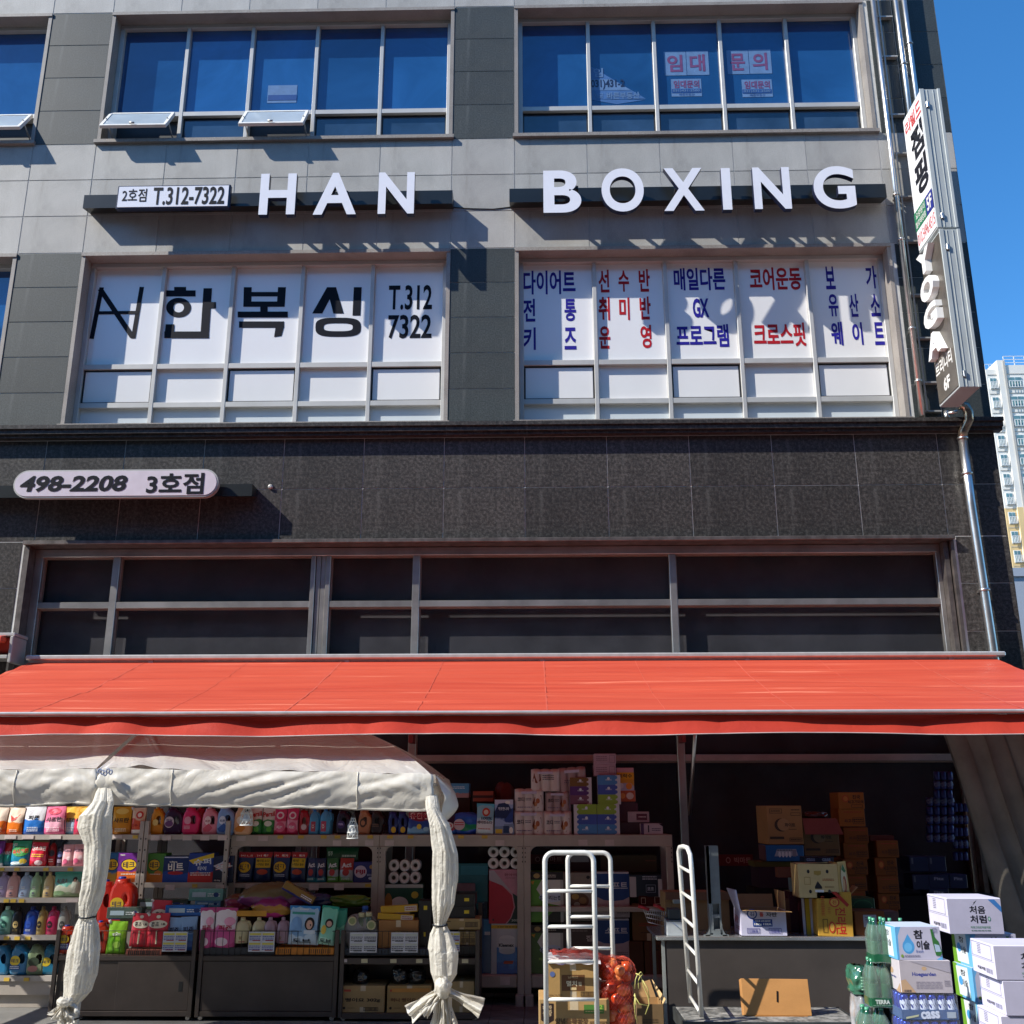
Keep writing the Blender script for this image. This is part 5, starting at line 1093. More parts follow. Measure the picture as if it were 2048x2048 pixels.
pouch(2, (1362, 512, 1514, 688), YD+.06, Z1, 'blue and red bleach pouch with bold white letters by the right drape', '8c2038', '26489c', '7fb0d8', th=.09, dec=[T('유한젠', 0, .70, .85, .24, W, .08), T('유한젠', 0.01, .70, .82, .2, 'c01f3a', .03), O(0, .3, .1, .1, 'e9c83c'), O(.3, .22, .12, .08, 'a6d3ea')])
pouch(2, (1560, 560, 1682, 686), YD+.06, Z1, 'dark blue pouch with a red and white swirl just right of the right drape', '2a2140', 'b02a3c', '2c63b4', th=.09, dec=[O(.1, .45, .3, .2, 'd9ded9'), O(.12, .45, .2, .12, 'c23a3a')])
# detergent boxes on the second board
def box_(k, q, Y, zb, label, c1, c2, dec, d=.16, c3=None, **kw): return carton(k, q, Y, zb, label, dec=dec, d=d, tape=False, mat=prints(c1, c2, c3, .35, 'wave', .3, hash_(label) % 9), name='detergent_box', **kw)
def logo(s, cx=0, cz=.6, w=.62, c='17213f', bgc='e8c020', h=.26): return [O(cx, cz, w*.55, h*.8, '2a1c3c'), O(cx, cz, w*.50, h*.7, bgc), T(s, cx, cz, w*.82, h*.85, c, .07, .05)]
box_(1, (660, 806, 770, 1000), YI, ZD2, 'blue and yellow detergent box half behind the left drape', '2b6fae', 'c9a238', logo('테크', .2))
box_(1, (768, 808, 922, 1002), YI, ZD2, 'purple and orange detergent box with a yellow round logo', '6d2a8c', 'd06420', logo('테크')+[T('TECH', -.3, .93, .2, .05, W), Lp(-.3, .25, .3, .32, 1, 'f2e2d2'), O(-.3, .07, .1, .04, W)])
box_(1, (965, 810, 1082, 1002), YI, ZD2, 'green and orange detergent box behind the double rack post', '4d8c34', 'd3802a', logo('테크', -.1)+[Lp(-.3, .25, .3, .32, 1, 'f2e2d2')])
box_(1, (1070, 828, 1238, 1002), YI, ZD2, 'navy detergent box with big slanting white letters', '14306f', '1a46a4', [R(-.46, .93, .46, .97, 'cfd8ea'), T('비트', 0, .58, .6, .34, W, .09, .05), ('o', 0, .36, .3, .07, 'b8202c'), T('Ultra', -.1, .78, .3, .06, W)])
box_(1, (1238, 808, 1400, 1002), YI, ZD2, 'blue over red detergent box with a white splash logo and carrying strap', '1b3d96', 'c42a26', [('p', [(-.5, .75), (.5, 1.0), (.5, .85), (-.3, .62)], 'e8c832'), T('슈퍼', 0.05, .70, .7, .22, 'e9eef6', .08, .1), T('타이', .05, .48, .34, .14, 'dfe8f6', .06), Lp(-.4, .22, .4, .36, 2, 'f1e0d8')], c3=None)
box_(1, (1400, 826, 1530, 1002), YI, ZD2, 'navy detergent box with a red burst and slanted lettering by the post', '121c48', '0f1738', [('p', [(-.5, .62), (-.1, .75), (.3, .98), (.2, .7), (.5, .62), (.1, .5), (.3, .2), (-.1, .45)], 'c9ccd8'), T('스파크', 0, .60, .8, .22, 'c92436', .1, .2), T('스파크', 0, .60, .76, .18, W, .02, .2), T('12.5kg', -.25, .08, .3, .06, W)])
# wrapped bags in the wide bay
YW = YD+.07
for x0, x1, lab, dk in ((245, 352, 'first', 0), (356, 472, 'second', 1), (476, 592, 'third', 0), (592, 700, 'fourth', 1)):
    dec = [R(-.46, .84, .46, .97, 'c2242c'), T('1+1 특가', 0, .905, .7, .08, W)]
    dec += [R(-.40, .50, .42, .82, 'e2c22a'), T('베이킹소다', 0, .73, .7, .09, K, .02), T('+구연산 함유', 0, .61, .7, .08, K, .02), O(0, .36, .3, .09, 'c64a2a')] if dk else logo('테크', -.05, .52, .7)+[Lp(-.3, .2, .3, .3, 2, 'c9d6f0')]
    pouch(2, (x0, 806, x1, 1002), YW, 1.057, lab+' dark blue wrapped bag with a red header, counted from the left', '17356e', '1d2f60', '132550', th=.09, header='a81f28', dec=dec, group='dark blue wrapped detergent bags', name='detergent_bag', cat='bag')
for x0, x1, h1, lab in ((702, 768, '243a6c', 'first navy topped'), (766, 832, '1d2a55', 'second navy topped'), (836, 916, '2f6f3a', 'green topped'), (914, 1006, 'b8342c', 'red topped')):
    pouch(2, (x0, 842, x1, 1002), YW, 1.057, lab+' detergent refill with silver slanted lettering in the wide bay', h1, 'a3b0b8' if 'navy' not in lab else '27406e', '2f8a9c' if 'navy' in lab else '5d9a3a', dec=[T('Act', 0, .72, .7, .2, 'dfe3e8', .05, .15), O(0, .42, .24, .14, 'b73a3c'), Lp(-.3, .1, .3, .2, 2, 'cfe0d8')], group='detergent refills with silver lettering')
box_(2, (1008, 866, 1154, 1002), YW, 1.057, 'deep violet soap box with a round pink badge in the wide rack bay', '2c2a7c', '26246a', [O(-.18, .52, .28, .30, 'd9c6d8'), T('FIJI', -.18, .50, .42, .24, 'a8183c', .07), O(.3, .75, .09, .1, 'c99a54'), Lp(.12, .3, .42, .42, 2, 'b9bde8'), ('o', .3, .2, .12, .07, 'cfd3ee')])
pouch(2, (826, 772, 1046, 836), YW+.08, 1.23, 'dark green wrapped cloth pack lying behind the silver lettered refills', '1f5c38', '17482c', None, th=.05, dec=[T('행주', -.35, .6, .14, .3, 'cfe0cc'), Lp(0, .3, .4, .6, 1, 'cfe0cc')], name='cloth_pack', cat='cloth pack')
s = MB(); q = BB(2, 826, 836, 1046, 1002, YW+.12); s.box(q[0], q[1], YW+.12, YW+.3, 1.057, 1.23, c=.004); t = s.build('carton', cardboard('7d6a52')); tag(t, 'plain dark carton at the back of the wide bay under the green cloth pack', 'box')
# red jugs left of the first cabinet and in its basket
JR = [O(-.12, .44, .26, .13, 'e0bb25'), T('테크', -.12, .44, .36, .1, '1b1b52', .05), R(-.40, .12, .12, .32, '1b2c74'), Lp(-.36, .15, .08, .3, 3, 'cfd8ee')]
YJ = -1.05
sb = MB(); sb.box(-4.05, -3.2, -1.0, -.86, .0, .72, c=.004); tag(sb.build('carton', cardboard('6e5a44')), 'dark carton behind the first basket cabinet, carrying two red jugs', 'box')
jug(1, (640, 985, 745, 1198), YJ+.05, .72, 'red detergent jug half behind the left drape, above the first cabinet', 'c42a1c', '223c9a', d=.12)
jug(1, (702, 965, 886, 1198), YJ, .72, 'large red detergent jug with blue cap standing behind the first basket', 'cf2f1c', '2448b8', dec=JR, d=.12)
ZBK = .512
jug(1, (372, 1284, 497, 1488), YC+.03, ZBK, 'red detergent jug at the left end of the first wire basket', 'cf3a1c', '223c9a', dec=[O(-.12, .52, .26, .15, 'e0bb25'), T('테크', -.12, .52, .36, .12, '1b1b52', .05), R(-.40, .16, .16, .38, '1b2c74'), Lp(-.36, .2, .1, .36, 3, 'cfd8ee')])
jug(1, (600, 1256, 702, 1488), YC+.05, ZBK, 'red detergent jug with a blue cap right of the left drape in the basket', 'cf3a1c', '2448b8')
pouch(1, (704, 1256, 826, 1487), YC+.06, ZBK, 'lime green spout pouch in the first wire basket', '9ad63a', '6fb420', '86c832', spout=True, dec=[T('순', 0, .62, .5, .1, W, .02), O(.1, .3, .2, .1, 'b6e85c')])
for x0, x1, n_ in ((857, 980, 'left'), (968, 1112, 'right')):
    pouch(1, (x0, 1204, x1, 1442), YC+.05, ZBK+.06, n_+' one of the two red vinegar drink pouches in the first basket', 'd8404e', 'cf3444', 'c22c3c', spout=True, group='red vinegar drink pouches', dec=[O(0, .68, .42, .12, 'e9dfc8'), T('홍초', -.12, .68, .36, .14, K, .04), T('1.8L', .25, .68, .2, .06, K), O(0, .9, .1, .05, 'e9dfc8'), ('p', [(-.03, .1), (.05, .1), (.03, .5), (-.05, .5)], 'e8d8b8')])
for x0, x1, y0, n_ in ((1092, 1196, 1232, 'left'), (1186, 1296, 1226, 'right')):
    pouch(1, (x0, y0, x1, 1460), YC+.07, ZBK+.03, n_+' one of the two pale blue softener pouches behind the basket price card', '8fb4de', '4f86c6', '2c5eb0', group='pale blue softener pouches in the basket', dec=[T('피죤', 0, .62, .62, .18, '1c2c58', .05)])
pouch(1, (990, 1118, 1126, 1215), YC+.14, .74, 'red drink pouch leaning back behind the two in front', 'c43040', 'cf3444', spout=True, dec=[O(0, .45, .4, .2, 'e9dfc8'), T('홍초', 0, .45, .4, .2, K)])
for i, (x0, y0, x1, y1, c, lab) in enumerate(((1085, 1150, 1345, 1222, '1f66b8', 'bright blue flat wipe pack lying behind the first basket'), (1240, 1042, 1466, 1122, '6fa8a0', 'mint plastic basket of wipes with a deer print above the first cabinet'), (1280, 1122, 1450, 1162, '5f8fb0', 'pale blue checked wipe pack under the mint one'), (700, 1165, 930, 1240, '5a6b62', 'dark green clear wrapped pack leaning in the first basket'), (885, 1110, 1230, 1180, '4a5a50', 'grey green stack of wrapped packs at the back of the first basket'))):
    carton(1, (x0, y0, x1, y1), (YC+.10, YC+.34, YC+.32, YC+.1, YC+.36)[i], None, lab, d=.1, tape=False, mat=pm(c, .25, bump=.5, bscale=18, coat=.3, var=.2), name='wipe_pack', cat='wipes pack', dec=[R(-.4, .3, .0, .7, 'b9d0dc'), Lp(.05, .3, .42, .65, 2, 'dfe8ea'), O(.3, .5, .08, .2, '1c3c78')])
s = MB(); p0, p1, z0, z1 = BB(1, 1100, 1222, 1440, 1300, YC+.3); s.box(p0, p1, YC+.28, YC+.40, .5, z1, c=.004); tag(s.build('crate', pm((.05, .05, .06), .5)), 'dark plastic crate at the back of the first basket under the wipe packs', 'crate')
s = MB(); p0, p1, z0, z1 = BB(1, 775, 1210, 930, 1330, YC+.12); s.box(p0, p1, YC+.16, YC+.165, .512, z1); tag(s.build('cardboard_sheet', pm((.50, .47, .45), .6)), 'plain grey card standing behind the lime pouch', 'card')
s = MB(); p0, p1, z0, z1 = BB(1, 830, 1440, 1065, 1485, YC+.03)
s.box(p0, p1, YC+.02, YC+.30, z0, z1, c=.003); 
for i in range(16): s.box(p0+.02+i*(p1-p0-.04)/16, p0+.028+i*(p1-p0-.04)/16, YC+.0185, YC+.0205, z0+.01, z1-.01, 1)
tag(s.build('crate', [pm((.22, .06, .04), .5), M_GASKET]), 'brick red slotted crate in the bottom of the first basket', 'crate')
# second basket
for x0, x1, n_ in ((2, 100, 'left'), (92, 236, 'right')):
    pouch(2, (x0, 1172, x1, 1448), YC+.05, ZBK+.03, n_+' half of the pink and white softener twin pack in the second basket', 'f0e4e8', 'd85c9c', 'c83c84', header='b8407e', group='pink and white softener twin pack', dec=[T('피죤', .02, .55, .62, .12, 'b01c3c', .05), O(-.1, .22, .3, .1, 'f3d9e4'), ('o', .2, .7, .25, .1, 'f0a8c4')])
for x0, x1, c, lab in ((226, 328, 'd8d0a4', 'cream bottle with a yellow header card, left of two'), (330, 420, 'd3cba0', 'cream bottle with a yellow header card, right of two'), (418, 500, 'b39aa8', 'dusty pink bottle behind the price card'), (496, 580, 'a88c9c', 'dusty mauve bottle leaning beside the blue pack')):
    bottle(2, (x0, 1232, x1, 1408), YC+.04, ZBK+.09, lab+' in the second basket', c, c, d=.08, dec=[T('삼', -.1, .22, .18, .12, '8a6a2c'), Lp(-.2, .02, .2, .1, 1, 'c03c50')], group='bottles in the second basket')
s = MB(); q = BB(2, 238, 1188, 435, 1225, YC+.02); s.box(q[0], q[1], YC+.03, YC+.036, q[2], q[3], c=.002); t = s.build('header_card', pm('c98f2c', .35)); tag(t, 'yellow header card over the two cream bottles', 'card')
pouch(2, (580, 1160, 782, 1425), YC+.05, ZBK+.08, 'sky blue bottle twin pack with a smiling woman print in the second basket', 'a9cbe6', '8fb8dc', 'c7ddee', th=.09, header='2f86cc', name='bottle_twin_pack', cat='bottle pack', dec=[O(.22, .56, .16, .17, '241a1a'), O(.22, .54, .10, .12, 'dcb09a'), R(-.4, .80, .36, .86, '3c9a8c'), O(-.22, .5, .20, .24, '7aa6d4'), R(.06, .3, .42, .40, 'd5e4f0'), T('Downy', 0, .93, .3, .05, W), T('도브', 0, .12, .6, .1, K, .03)])
pouch(2, (776, 1160, 885, 1425), YC+.04, ZBK+.08, 'mint green bottle pack with a woman print, tilted in the second basket', '7fcdb2', '8fd8bc', 'b4e6d0', th=.09, header='1f9c86', name='bottle_twin_pack', cat='bottle pack', rot=(0, radians(6), 0), dec=[O(.08, .58, .24, .12, '241a1a'), O(.08, .56, .16, .08, 'dcb09a'), O(-.2, .4, .16, .12, 'e0c04c'), T('도브', 0, .12, .7, .1, K, .03)])
pouch(2, (868, 1178, 972, 1420), YC+.12, ZBK+.08, 'second mint green bottle pack behind the tilted one', '4fae94', '8fd8bc', 'b4e6d0', th=.08, header='1a8a76', name='bottle_twin_pack', cat='bottle pack')
s = MB(); q = BB(2, 495, 1430, 880, 1480, YC+.02)
s.box(q[0], q[1], YC+.02, YC+.34, .513, q[3], c=.004)
for i in range(26):
    if 10 <= i <= 14: continue
    a = q[0]+.02+i*(q[1]-q[0]-.04)/26; s.box(a, a+.006, YC+.0185, YC+.0205, .525, q[3]-.012, 1)
s.box(q[0]+.14, q[0]+.24, YC+.017, YC+.0195, .515, q[3]+.001, 0); tag(s.build('crate', [pm((.62, .22, .02), .45), M_GASKET]), 'orange plastic crate in the bottom of the second basket', 'crate')
s = MB(); q = BB(2, 20, 1428, 490, 1482, YC+.02); s.box(q[0], q[1], YC+.02, YC+.34, .513, q[3], c=.004); tag(s.build('crate', pm((.03, .035, .045), .5)), 'dark plastic crate in the bottom of the second basket', 'crate')
s = MB(); q = BB(2, 240, 1100, 700, 1190, YC+.3); s.box(q[0], q[1], YC+.28, YC+.42, .5, q[3], c=.004); tag(s.build('carton', cardboard('3c2f28')), 'dark carton at the back of the second basket under the foil bag heap', 'box')
lumpy_bag('foil_bag_heap', 'heap of purple, gold and pink clear bags piled behind the second basket', 'bag', 2, (240, 1005, 700, 1200), YC+.12, None, .22, prints('6a5a3c', '7c3a6c', 'b03a6c', .12, 'wave', .25, 3), 4, peak=1.2)
lumpy_bag('foil_bag', 'magenta and gold clear bag slumped below the bag heap', 'bag', 2, (330, 1110, 590, 1240), YC+.07, None, .16, prints('8c2a6a', 'b8873a', 'c03c84', .12, 'wave', .2, 6), 9, peak=.8)
lumpy_bag('foil_bag', 'brown and purple snack bag at the left of the heap behind the second basket', 'bag', 2, (150, 1080, 330, 1200), YC+.2, None, .16, prints('6b3f2c', '8c2a4a', '9a6a3c', .12, 'wave', .2, 2), 14, peak=.8)
carton(2, (520, 1040, 745, 1100), YC+.08, None, 'gold and navy long foil pack resting slantwise on the bag heap', d=.08, tape=False, mat=prints('8c6c34', '2a2a68', None, .2, 'wave', .06, 1), name='foil_pack', cat='foil pack', dec=[Lp(.1, .3, .45, .7, 2, 'd8d4e4')]).rotation_euler = (0, radians(28), 0)
lumpy_bag('blue_bag', 'navy wrapped sponge bag behind the sky blue twin pack', 'bag', 2, (640, 1075, 860, 1170), YC+.32, None, .14, pm('17285c', .25, coat=.4, bump=.5, bscale=15), 21, peak=.5)
lumpy_bag('green_bag', 'moss green wrapped scourer bag lying left of the white rack post', 'bag', 2, (845, 1085, 1108, 1168), YC+.30, None, .14, pm('5c7a22', .25, coat=.4, bump=.5, bscale=15), 25, peak=.5)
s = MB(); q = BB(2, 640, 1165, 1110, 1240, YC+.3); s.box(q[0], q[1], YC+.28, YC+.42, .5, q[3], c=.004); tag(s.build('carton', cardboard('2c2622')), 'dark carton behind the bottle packs, under the navy and green bags', 'box')
# third basket: jars, cartons
lumpy_bag('clear_bag', 'crumpled clear bag of jars in the third basket', 'bag', 2, (930, 1215, 1165, 1490), YC+.03, ZBK, .2, film((.55, .55, .55), .55), 31, peak=.45)
for i, (cx, cy, r_, lay, lab) in enumerate(((1000, 1255, 26, 1, 'jar lying down with its pale lid facing out, left'), (1125, 1283, 28, 1, 'jar lying down with its pale lid facing out, right'), (1062, 1240, 22, 0, 'upright jar with a cream lid between the two lids'), (1108, 1235, 22, 0, 'second upright jar with a cream lid'), (1085, 1195, 20, 0, 'bottle with a blue cap behind the jars'))):
    p = Q(2, cx, cy, YC+.02+.05*(lay == 0)+.06*(i == 4)); r = r_*.3044*9.5/2050; t = thing('jar', lab+' in the third basket', 'jar', (p.x, p.y, p.z-(0 if lay else .04)))
    s = MB(); ax = 'y' if lay else 'z'
    s.lathe([(r*.9, .02), (r, .03), (r, .13), (r*.9, .14)] if lay else [(r*.9, -.04), (r, -.035), (r, .045), (r*.85, .055)], 16, 0, 0, 0, axis=ax); s.build('glass_body', pm('5a6a58' if i < 4 else '3f5f8c', .1, coat=.6), t)
    s = MB(); s.lathe([(r*.95, -.0), (r*1.02, .004), (r*1.02, .02)] if lay else [(r*.9, .055), (r*.92, .085), (r*.85, .09)], 16, 0, 0, 0, axis=ax); s.build('lid', pm('c9c39a' if i < 4 else '2f5cb0', .35), t)
    if lay: s = MB(); s.lathe([(r*.7, -.002), (r*.7, -.0005)], 16, 0, 0, 0, axis='y'); s.build('lid_print', pm('8f9a68', .4), t)
carton(2, (1172, 1250, 1432, 1430), YC+.06, ZBK, 'open tan carton holding yellow packs in the third basket', col='b08252', d=.22, dec=[('f', -.1, .1, .1, .42, '8a6238'), T('E3', 0, .62, .2, .1, 'c9a860')])
for (x0, y0, x1, y1), r_, lab in (((1165, 1208, 1402, 1250), 3, 'lower'), ((1188, 1152, 1430, 1200), -3, 'upper')):
    carton(2, (x0, y0, x1, y1), YC+.08+(.02 if r_ < 0 else 0), None, lab+' of the two yellow cling film boxes on the tan carton', d=.06, tape=False, mat=pm('c99f22', .35), name='cling_film_box', dec=[R(.15, .15, .48, .85, 'c9bfb4'), Lp(.18, .25, .45, .75, 2, '9a3c3c')]).rotation_euler = (0, radians(r_), 0)
s = MB(); q = BB(2, 950, 1435, 1600, 1482, YC+.03); s.box(q[0], q[1], YC+.02, YC+.3, .513, q[3], c=.004)
for i in range(30): a = q[0]+.02+i*(q[1]-q[0]-.04)/30; s.box(a, a+.008, YC+.0185, YC+.0205, .53, q[3]-.015, 1)
tag(s.build('crate', [pm((.035, .05, .075), .5), M_GASKET]), 'dark blue slotted crate along the bottom of the third basket', 'crate')
for (y0, y1), lab in (((1076, 1158), 'upper'), ((1156, 1240), 'lower')):
    t = carton(3, (118, y0, 296, y1), YC+.10, None, lab+' of the two black plastic crates with a yellow sticker by the right drape', d=.3, tape=False, mat=pm((.018, .018, .018), .4, bump=.2), name='crate', cat='crate', group='stacked black plastic crates', dec=[R(.10, .4, .28, .66, 'd8c22c'), R(-.5, .86, .5, .92, '2c2c2c'), R(-.5, .1, .5, .14, '2a2a2a')])
for x, y0, y1 in ((1440, 1120, 1480), ):
    carton(2, (1432, y0, 1520, y1), YC+.12, ZBK, 'tall black plastic crate with yellow stickers left of the right drape', d=.2, tape=False, mat=pm((.02, .02, .02), .4), name='crate', cat='crate', dec=[R(-.1, .82, .16, .90, 'd8c22c'), R(-.06, .32, .12, .40, 'd8c22c')])
carton(3, (88, 1240, 328, 1312), YC+.06, None, 'flat tan carton with a bar code under the black crates', col='b09868', d=.3, dec=[('f', .10, .25, .44, .7, '4a3a28'), ('c', .12, .3, .42, .65, '4a3a28'), R(-.45, .7, -.3, .8, '5a4a30')])
carton(3, (182, 1318, 306, 1416), YC+.10, None, 'small tan carton behind the wire right of the right drape', col='b09868', d=.3, dec=[('f', -.3, .2, .4, .5, '4a3a28'), ('c', -.27, .25, .37, .45, '4a3a28'), ('f', -.3, .6, .4, .8, '6a5a3c')])
s = MB(); q = BB(3, 100, 1416, 312, 1482, YC+.06); s.box(q[0], q[1], YC+.05, YC+.3, .513, q[3], c=.004); tag(s.build('crate', pm((.015, .015, .015), .5)), 'low black crate in the wire basket beside the right drape', 'crate')
# open shelf cartons
ZC = .055
DB = [R(-.44, .78, -.28, .86, 'b8402c'), ('f', .02, .06, .36, .2, '4a3a26'), ('c', .05, .08, .33, .18, '4a3a26'), O(-.42, .17, .03, .05, '2c241a'), Lp(-.34, .15, -.18, .19, 1, '4a3a26')]
carton(2, (926, 1680, 1212, 1878), YC+.04, ZC, 'tan snack carton marked 302 g on the open cabinet shelf', col='b89a6a', d=.34, dec=DB+[T('뻥이요 302g', .0, .46, .8, .17, '2c2018', .03)])
carton(2, (1230, 1680, 1520, 1880), YC+.04, ZC, 'tan snack carton marked 255 with an orange band on the open cabinet shelf', col='b8955f', d=.34, dec=DB+[R(-.40, .76, .46, .90, 'c98a3a'), T('허니 뻥이요 255g', .0, .46, .85, .17, '6a4022', .03)])
carton(3, (118, 1652, 292, 1872), YC+.05, ZC, 'plain tan carton at the right end of the open cabinet shelf', col='b49a6c', d=.34)
for i, (q, lab) in enumerate((((998, 1572, 1106, 1690), 'black foil snack bag standing up in the 302 g carton'), ((1250, 1560, 1366, 1690), 'left black clear wrapped snack bundle in the 255 carton'), ((1362, 1562, 1478, 1690), 'right black clear wrapped snack bundle in the 255 carton'))):
    lumpy_bag('snack_bag', lab, 'bag', 2, q, YC+.10, None, .16, pm((.012, .012, .014), .12, coat=1., bump=.8, bscale=35), 40+i*7, peak=.4)
# ================================================================== goods on and in the right hand racks
YR = YD+.03
carton(3, (122, 350, 256, 445), YR+.22, None, 'light blue carton behind the right drape above the rack', d=.2, tape=False, mat=prints('4c94c4', 'b48a8a', None, .4, 'wave', .15, 1), dec=[Lp(-.3, .6, .3, .8, 2, 'dceaf2')])
carton(3, (150, 440, 262, 560), YR+.25, 1.49, 'dark carton under the light blue one on the rack top', col='4a3430', d=.2, tape=False)
carton(3, (282, 402, 416, 470), YR+.2, None, 'orange brown tub pack behind the baking soda pouch', d=.14, tape=False, mat=pm('a84a30', .3, bump=.4, bscale=12), name='tub_pack', cat='tub pack', dec=[R(-.5, .35, .5, .6, '3a1512')])
carton(3, (284, 466, 416, 560), YR+.22, 1.49, 'dark box under the orange brown tub pack', col='3c2222', d=.12, tape=False)
lumpy_bag('net_bag', 'dark red net bag slumped on the rack top behind the navy box', 'bag', 3, (418, 345, 560, 560), YR+.25, 1.49, .2, pm('5c1a18', .5, bump=.8, bscale=60), 50, peak=.5)
lumpy_bag('sponge_pack', 'blue and green pillow pack with a striped ball on the rack top', 'pack', 3, (140, 540, 328, 682), YR, 1.49, .12, prints('2a5ab8', '1f8a5c', '2a58c0', .2, 'wave', .2, 4), 52, peak=.45, dec=[O(-.22, .45, .2, .25, 'c8b0b8'), R(-.38, .42, -.06, .47, 'b83a44'), R(-.38, .52, -.06, .57, 'b83a44')])
pouch(3, (302, 488, 418, 682), YR+.02, 1.49, 'sky blue baking soda pouch with a round red badge on the rack top', '8ec4d8', 'e8e8ea', 'd9e6ec', header='5fb4d0', dec=[O(.05, .74, .22, .14, 'c8402c'), O(.05, .74, .13, .08, 'e6d8c8'), T('100%', .1, .54, .6, .09, '2c3c5c', .03), T('베이킹소다', 0, .40, .85, .1, '1f2f4f', .03), Lp(-.35, .16, .35, .22, 1, 'c04a3a')], name='powder_pouch')
carton(3, (426, 458, 546, 612), YR, 1.565, 'navy and pale blue dotted box on the rack top', d=.14, tape=False, mat=prints('9fb0d8', '26408c', '9db2dc', .4, 'wave', .3, 2), name='tissue_box', dec=[R(-.5, .82, .5, 1., 'cfcbe0'), ('p', [(-.5, .55), (-.3, .85), (.2, .9), (.42, .6), (.1, .3), (-.5, .35)], '182a5c'), T('깨끗한나라', -.02, .66, .6, .12, 'dfe6f2', .05), O(.2, .9, .14, .06, W)])
carton(3, (424, 616, 552, 680), YR, 1.49, 'small blue box with a yellow corner under the navy dotted one', d=.14, tape=False, mat=pm('7f94b8', .4), name='tissue_box', dec=[R(-.45, .1, -.1, .5, 'd8b83a'), R(-.05, .15, .25, .8, '203a68'), O(.35, .4, .1, .3, W)])
TB = [T('코디', -.28, .52, .24, .2, '23202c', .03), Lp(-.12, .46, .08, .6, 2, '4a4658'), ('p', [(.12, .35), (.2, .62), (.42, .72), (.46, .3), (.3, .12), (.18, .2)], '7c3a22'), O(.30, .45, .07, .12, 'a8603a'), O(.22, .3, .06, .1, 'b87a4c'), Lp(-.4, .12, .1, .2, 1, '6a5a80')]
GT = 'white tissue roll packs piled on the rack top'
for q, y, zb, lab in (((550, 528, 746, 682), 0, 1.49, 'bottom left tissue pack with a waffle print on the rack top'), ((746, 534, 930, 682), 0, 1.49, 'bottom tissue pack with a waffle print, against the blue and green boxes'), ((556, 388, 746, 530), .01, None, 'upper left tissue pack with a waffle print, directly under the topmost packs'), ((758, 402, 915, 532), .03, None, 'tissue pack in the shade right of the upper left one, middle row'),
                     ((664, 258, 852, 402), .02, None, 'topmost left tissue pack with the waffle print at its left side'), ((850, 246, 1032, 404), .05, None, 'topmost right tissue pack, tilted, behind the purple boxes')):
    d = TB if y != .05 else [Lp(-.3, .3, .3, .5, 3, '5a5670')]
    if y == .02: d = [('p', [(-.45, .45), (-.4, .8), (-.2, .85), (-.15, .5), (-.3, .35)], '7c3a22'), Lp(-.1, .5, .3, .75, 3, '4a4658')]
    t = tissue_bale(3, q, YR+y, zb, lab, 3, dec=d, group=GT, base='d8ccc8' if y < .03 else 'b09a9c')  # rear packs get a greyer base, painting in the shade
    if y == .05: t.rotation_euler = (0, radians(-4), 0)
carton(3, (885, 404, 925, 534), YR+.07, None, 'end of another pale purple tissue pack wedged beside the green boxes', d=.15, tape=False, mat=pm('a08ca8', .4), name='tissue_pack', cat='tissue pack')
DT = lambda c1, c2, c3, sx: [R(-.5 if sx < 0 else -.5, .667, .5, 1., c1), R(-.5, .335, .5, .665, c2), R(-.5, 0, .5, .333, c3), ('r', .28 if sx > 0 else -.5, 0, .5 if sx > 0 else -.30, 1, 'cfcdd6')]+[O((.3 if sx > 0 else -.3)*1, z, .07, .06, c) for z, c in ((.08, c3), (.25, c3), (.42, c2), (.58, c2), (.75, c1), (.92, c1))]+[Lp(-.15, z, .12, z+.05, 2, 'e6eaf4') for z in (.14, .48, .81)]+[O(-.02 if sx > 0 else .05, z, .06, .05, 'dfe6f2') for z in (.22, .55, .88)]
def tissue_stack(q, y, zb, lab, cs, sx, side='b8b4c0', d=.22): return carton(3, q, YR+y, zb, lab, d=d, tape=False, mat=pm(side, .45, var=.05), dec=DT(*cs, sx), name='tissue_box_stack', cat='tissue boxes', group='three high tissue box bundles')
tissue_stack((946, 488, 1096, 682), 0, 1.49, 'green, blue and light blue tissue box bundle, lower left of the four', ('8fae3c', '4258b0', '4a86c4'), -1)
tissue_stack((1098, 488, 1246, 682), 0, 1.49, 'green, blue and light blue tissue box bundle, lower right of the four', ('8fae3c', '4258b0', '4a86c4'), 1)
tissue_stack((1102, 296, 1252, 488), .01, None, 'light blue, blue and green tissue box bundle standing on the lower right one', ('4a86c4', '4258b0', '8fae3c'), 1)
tissue_stack((920, 312, 1062, 488), .03, None, 'brown, purple and mauve tissue box bundle standing on the lower left one', ('7a5a2a', '5a2f78', '7c4f68'), 1, side='8a6a78')
for (y0, y1), lab in (((155, 226), 'upper'), ((226, 302), 'lower')):
    carton(3, (1077, y0, 1221, y1), YR+.06, None, lab+' of the two pale pink boxes at the very top of the pile', d=.2, tape=False, mat=pm('b89aac', .5), dec=[Lp(-.4, .3, .1, .8, 3, '8a7080'), ('f', .2, .15, .45, .85, '8a7080')], name='pale_box', group='pale pink boxes at the top of the pile')
carton(3, (1226, 248, 1340, 400), YR+.08, None, 'yellow and orange fruit drink box beside the top tissue bundle', d=.2, tape=False, mat=prints('c890a0', 'd8921c', 'b8b0c8', .4, 'wave', .25, 3), dec=[R(-.5, .5, .5, .8, 'e0a018'), T('비락수', 0, .65, .8, .18, '3a2010', .04), O(.2, .2, .18, .14, 'e88a2a'), O(-.25, .22, .14, .12, 'd8c8d0')], name='juice_box')
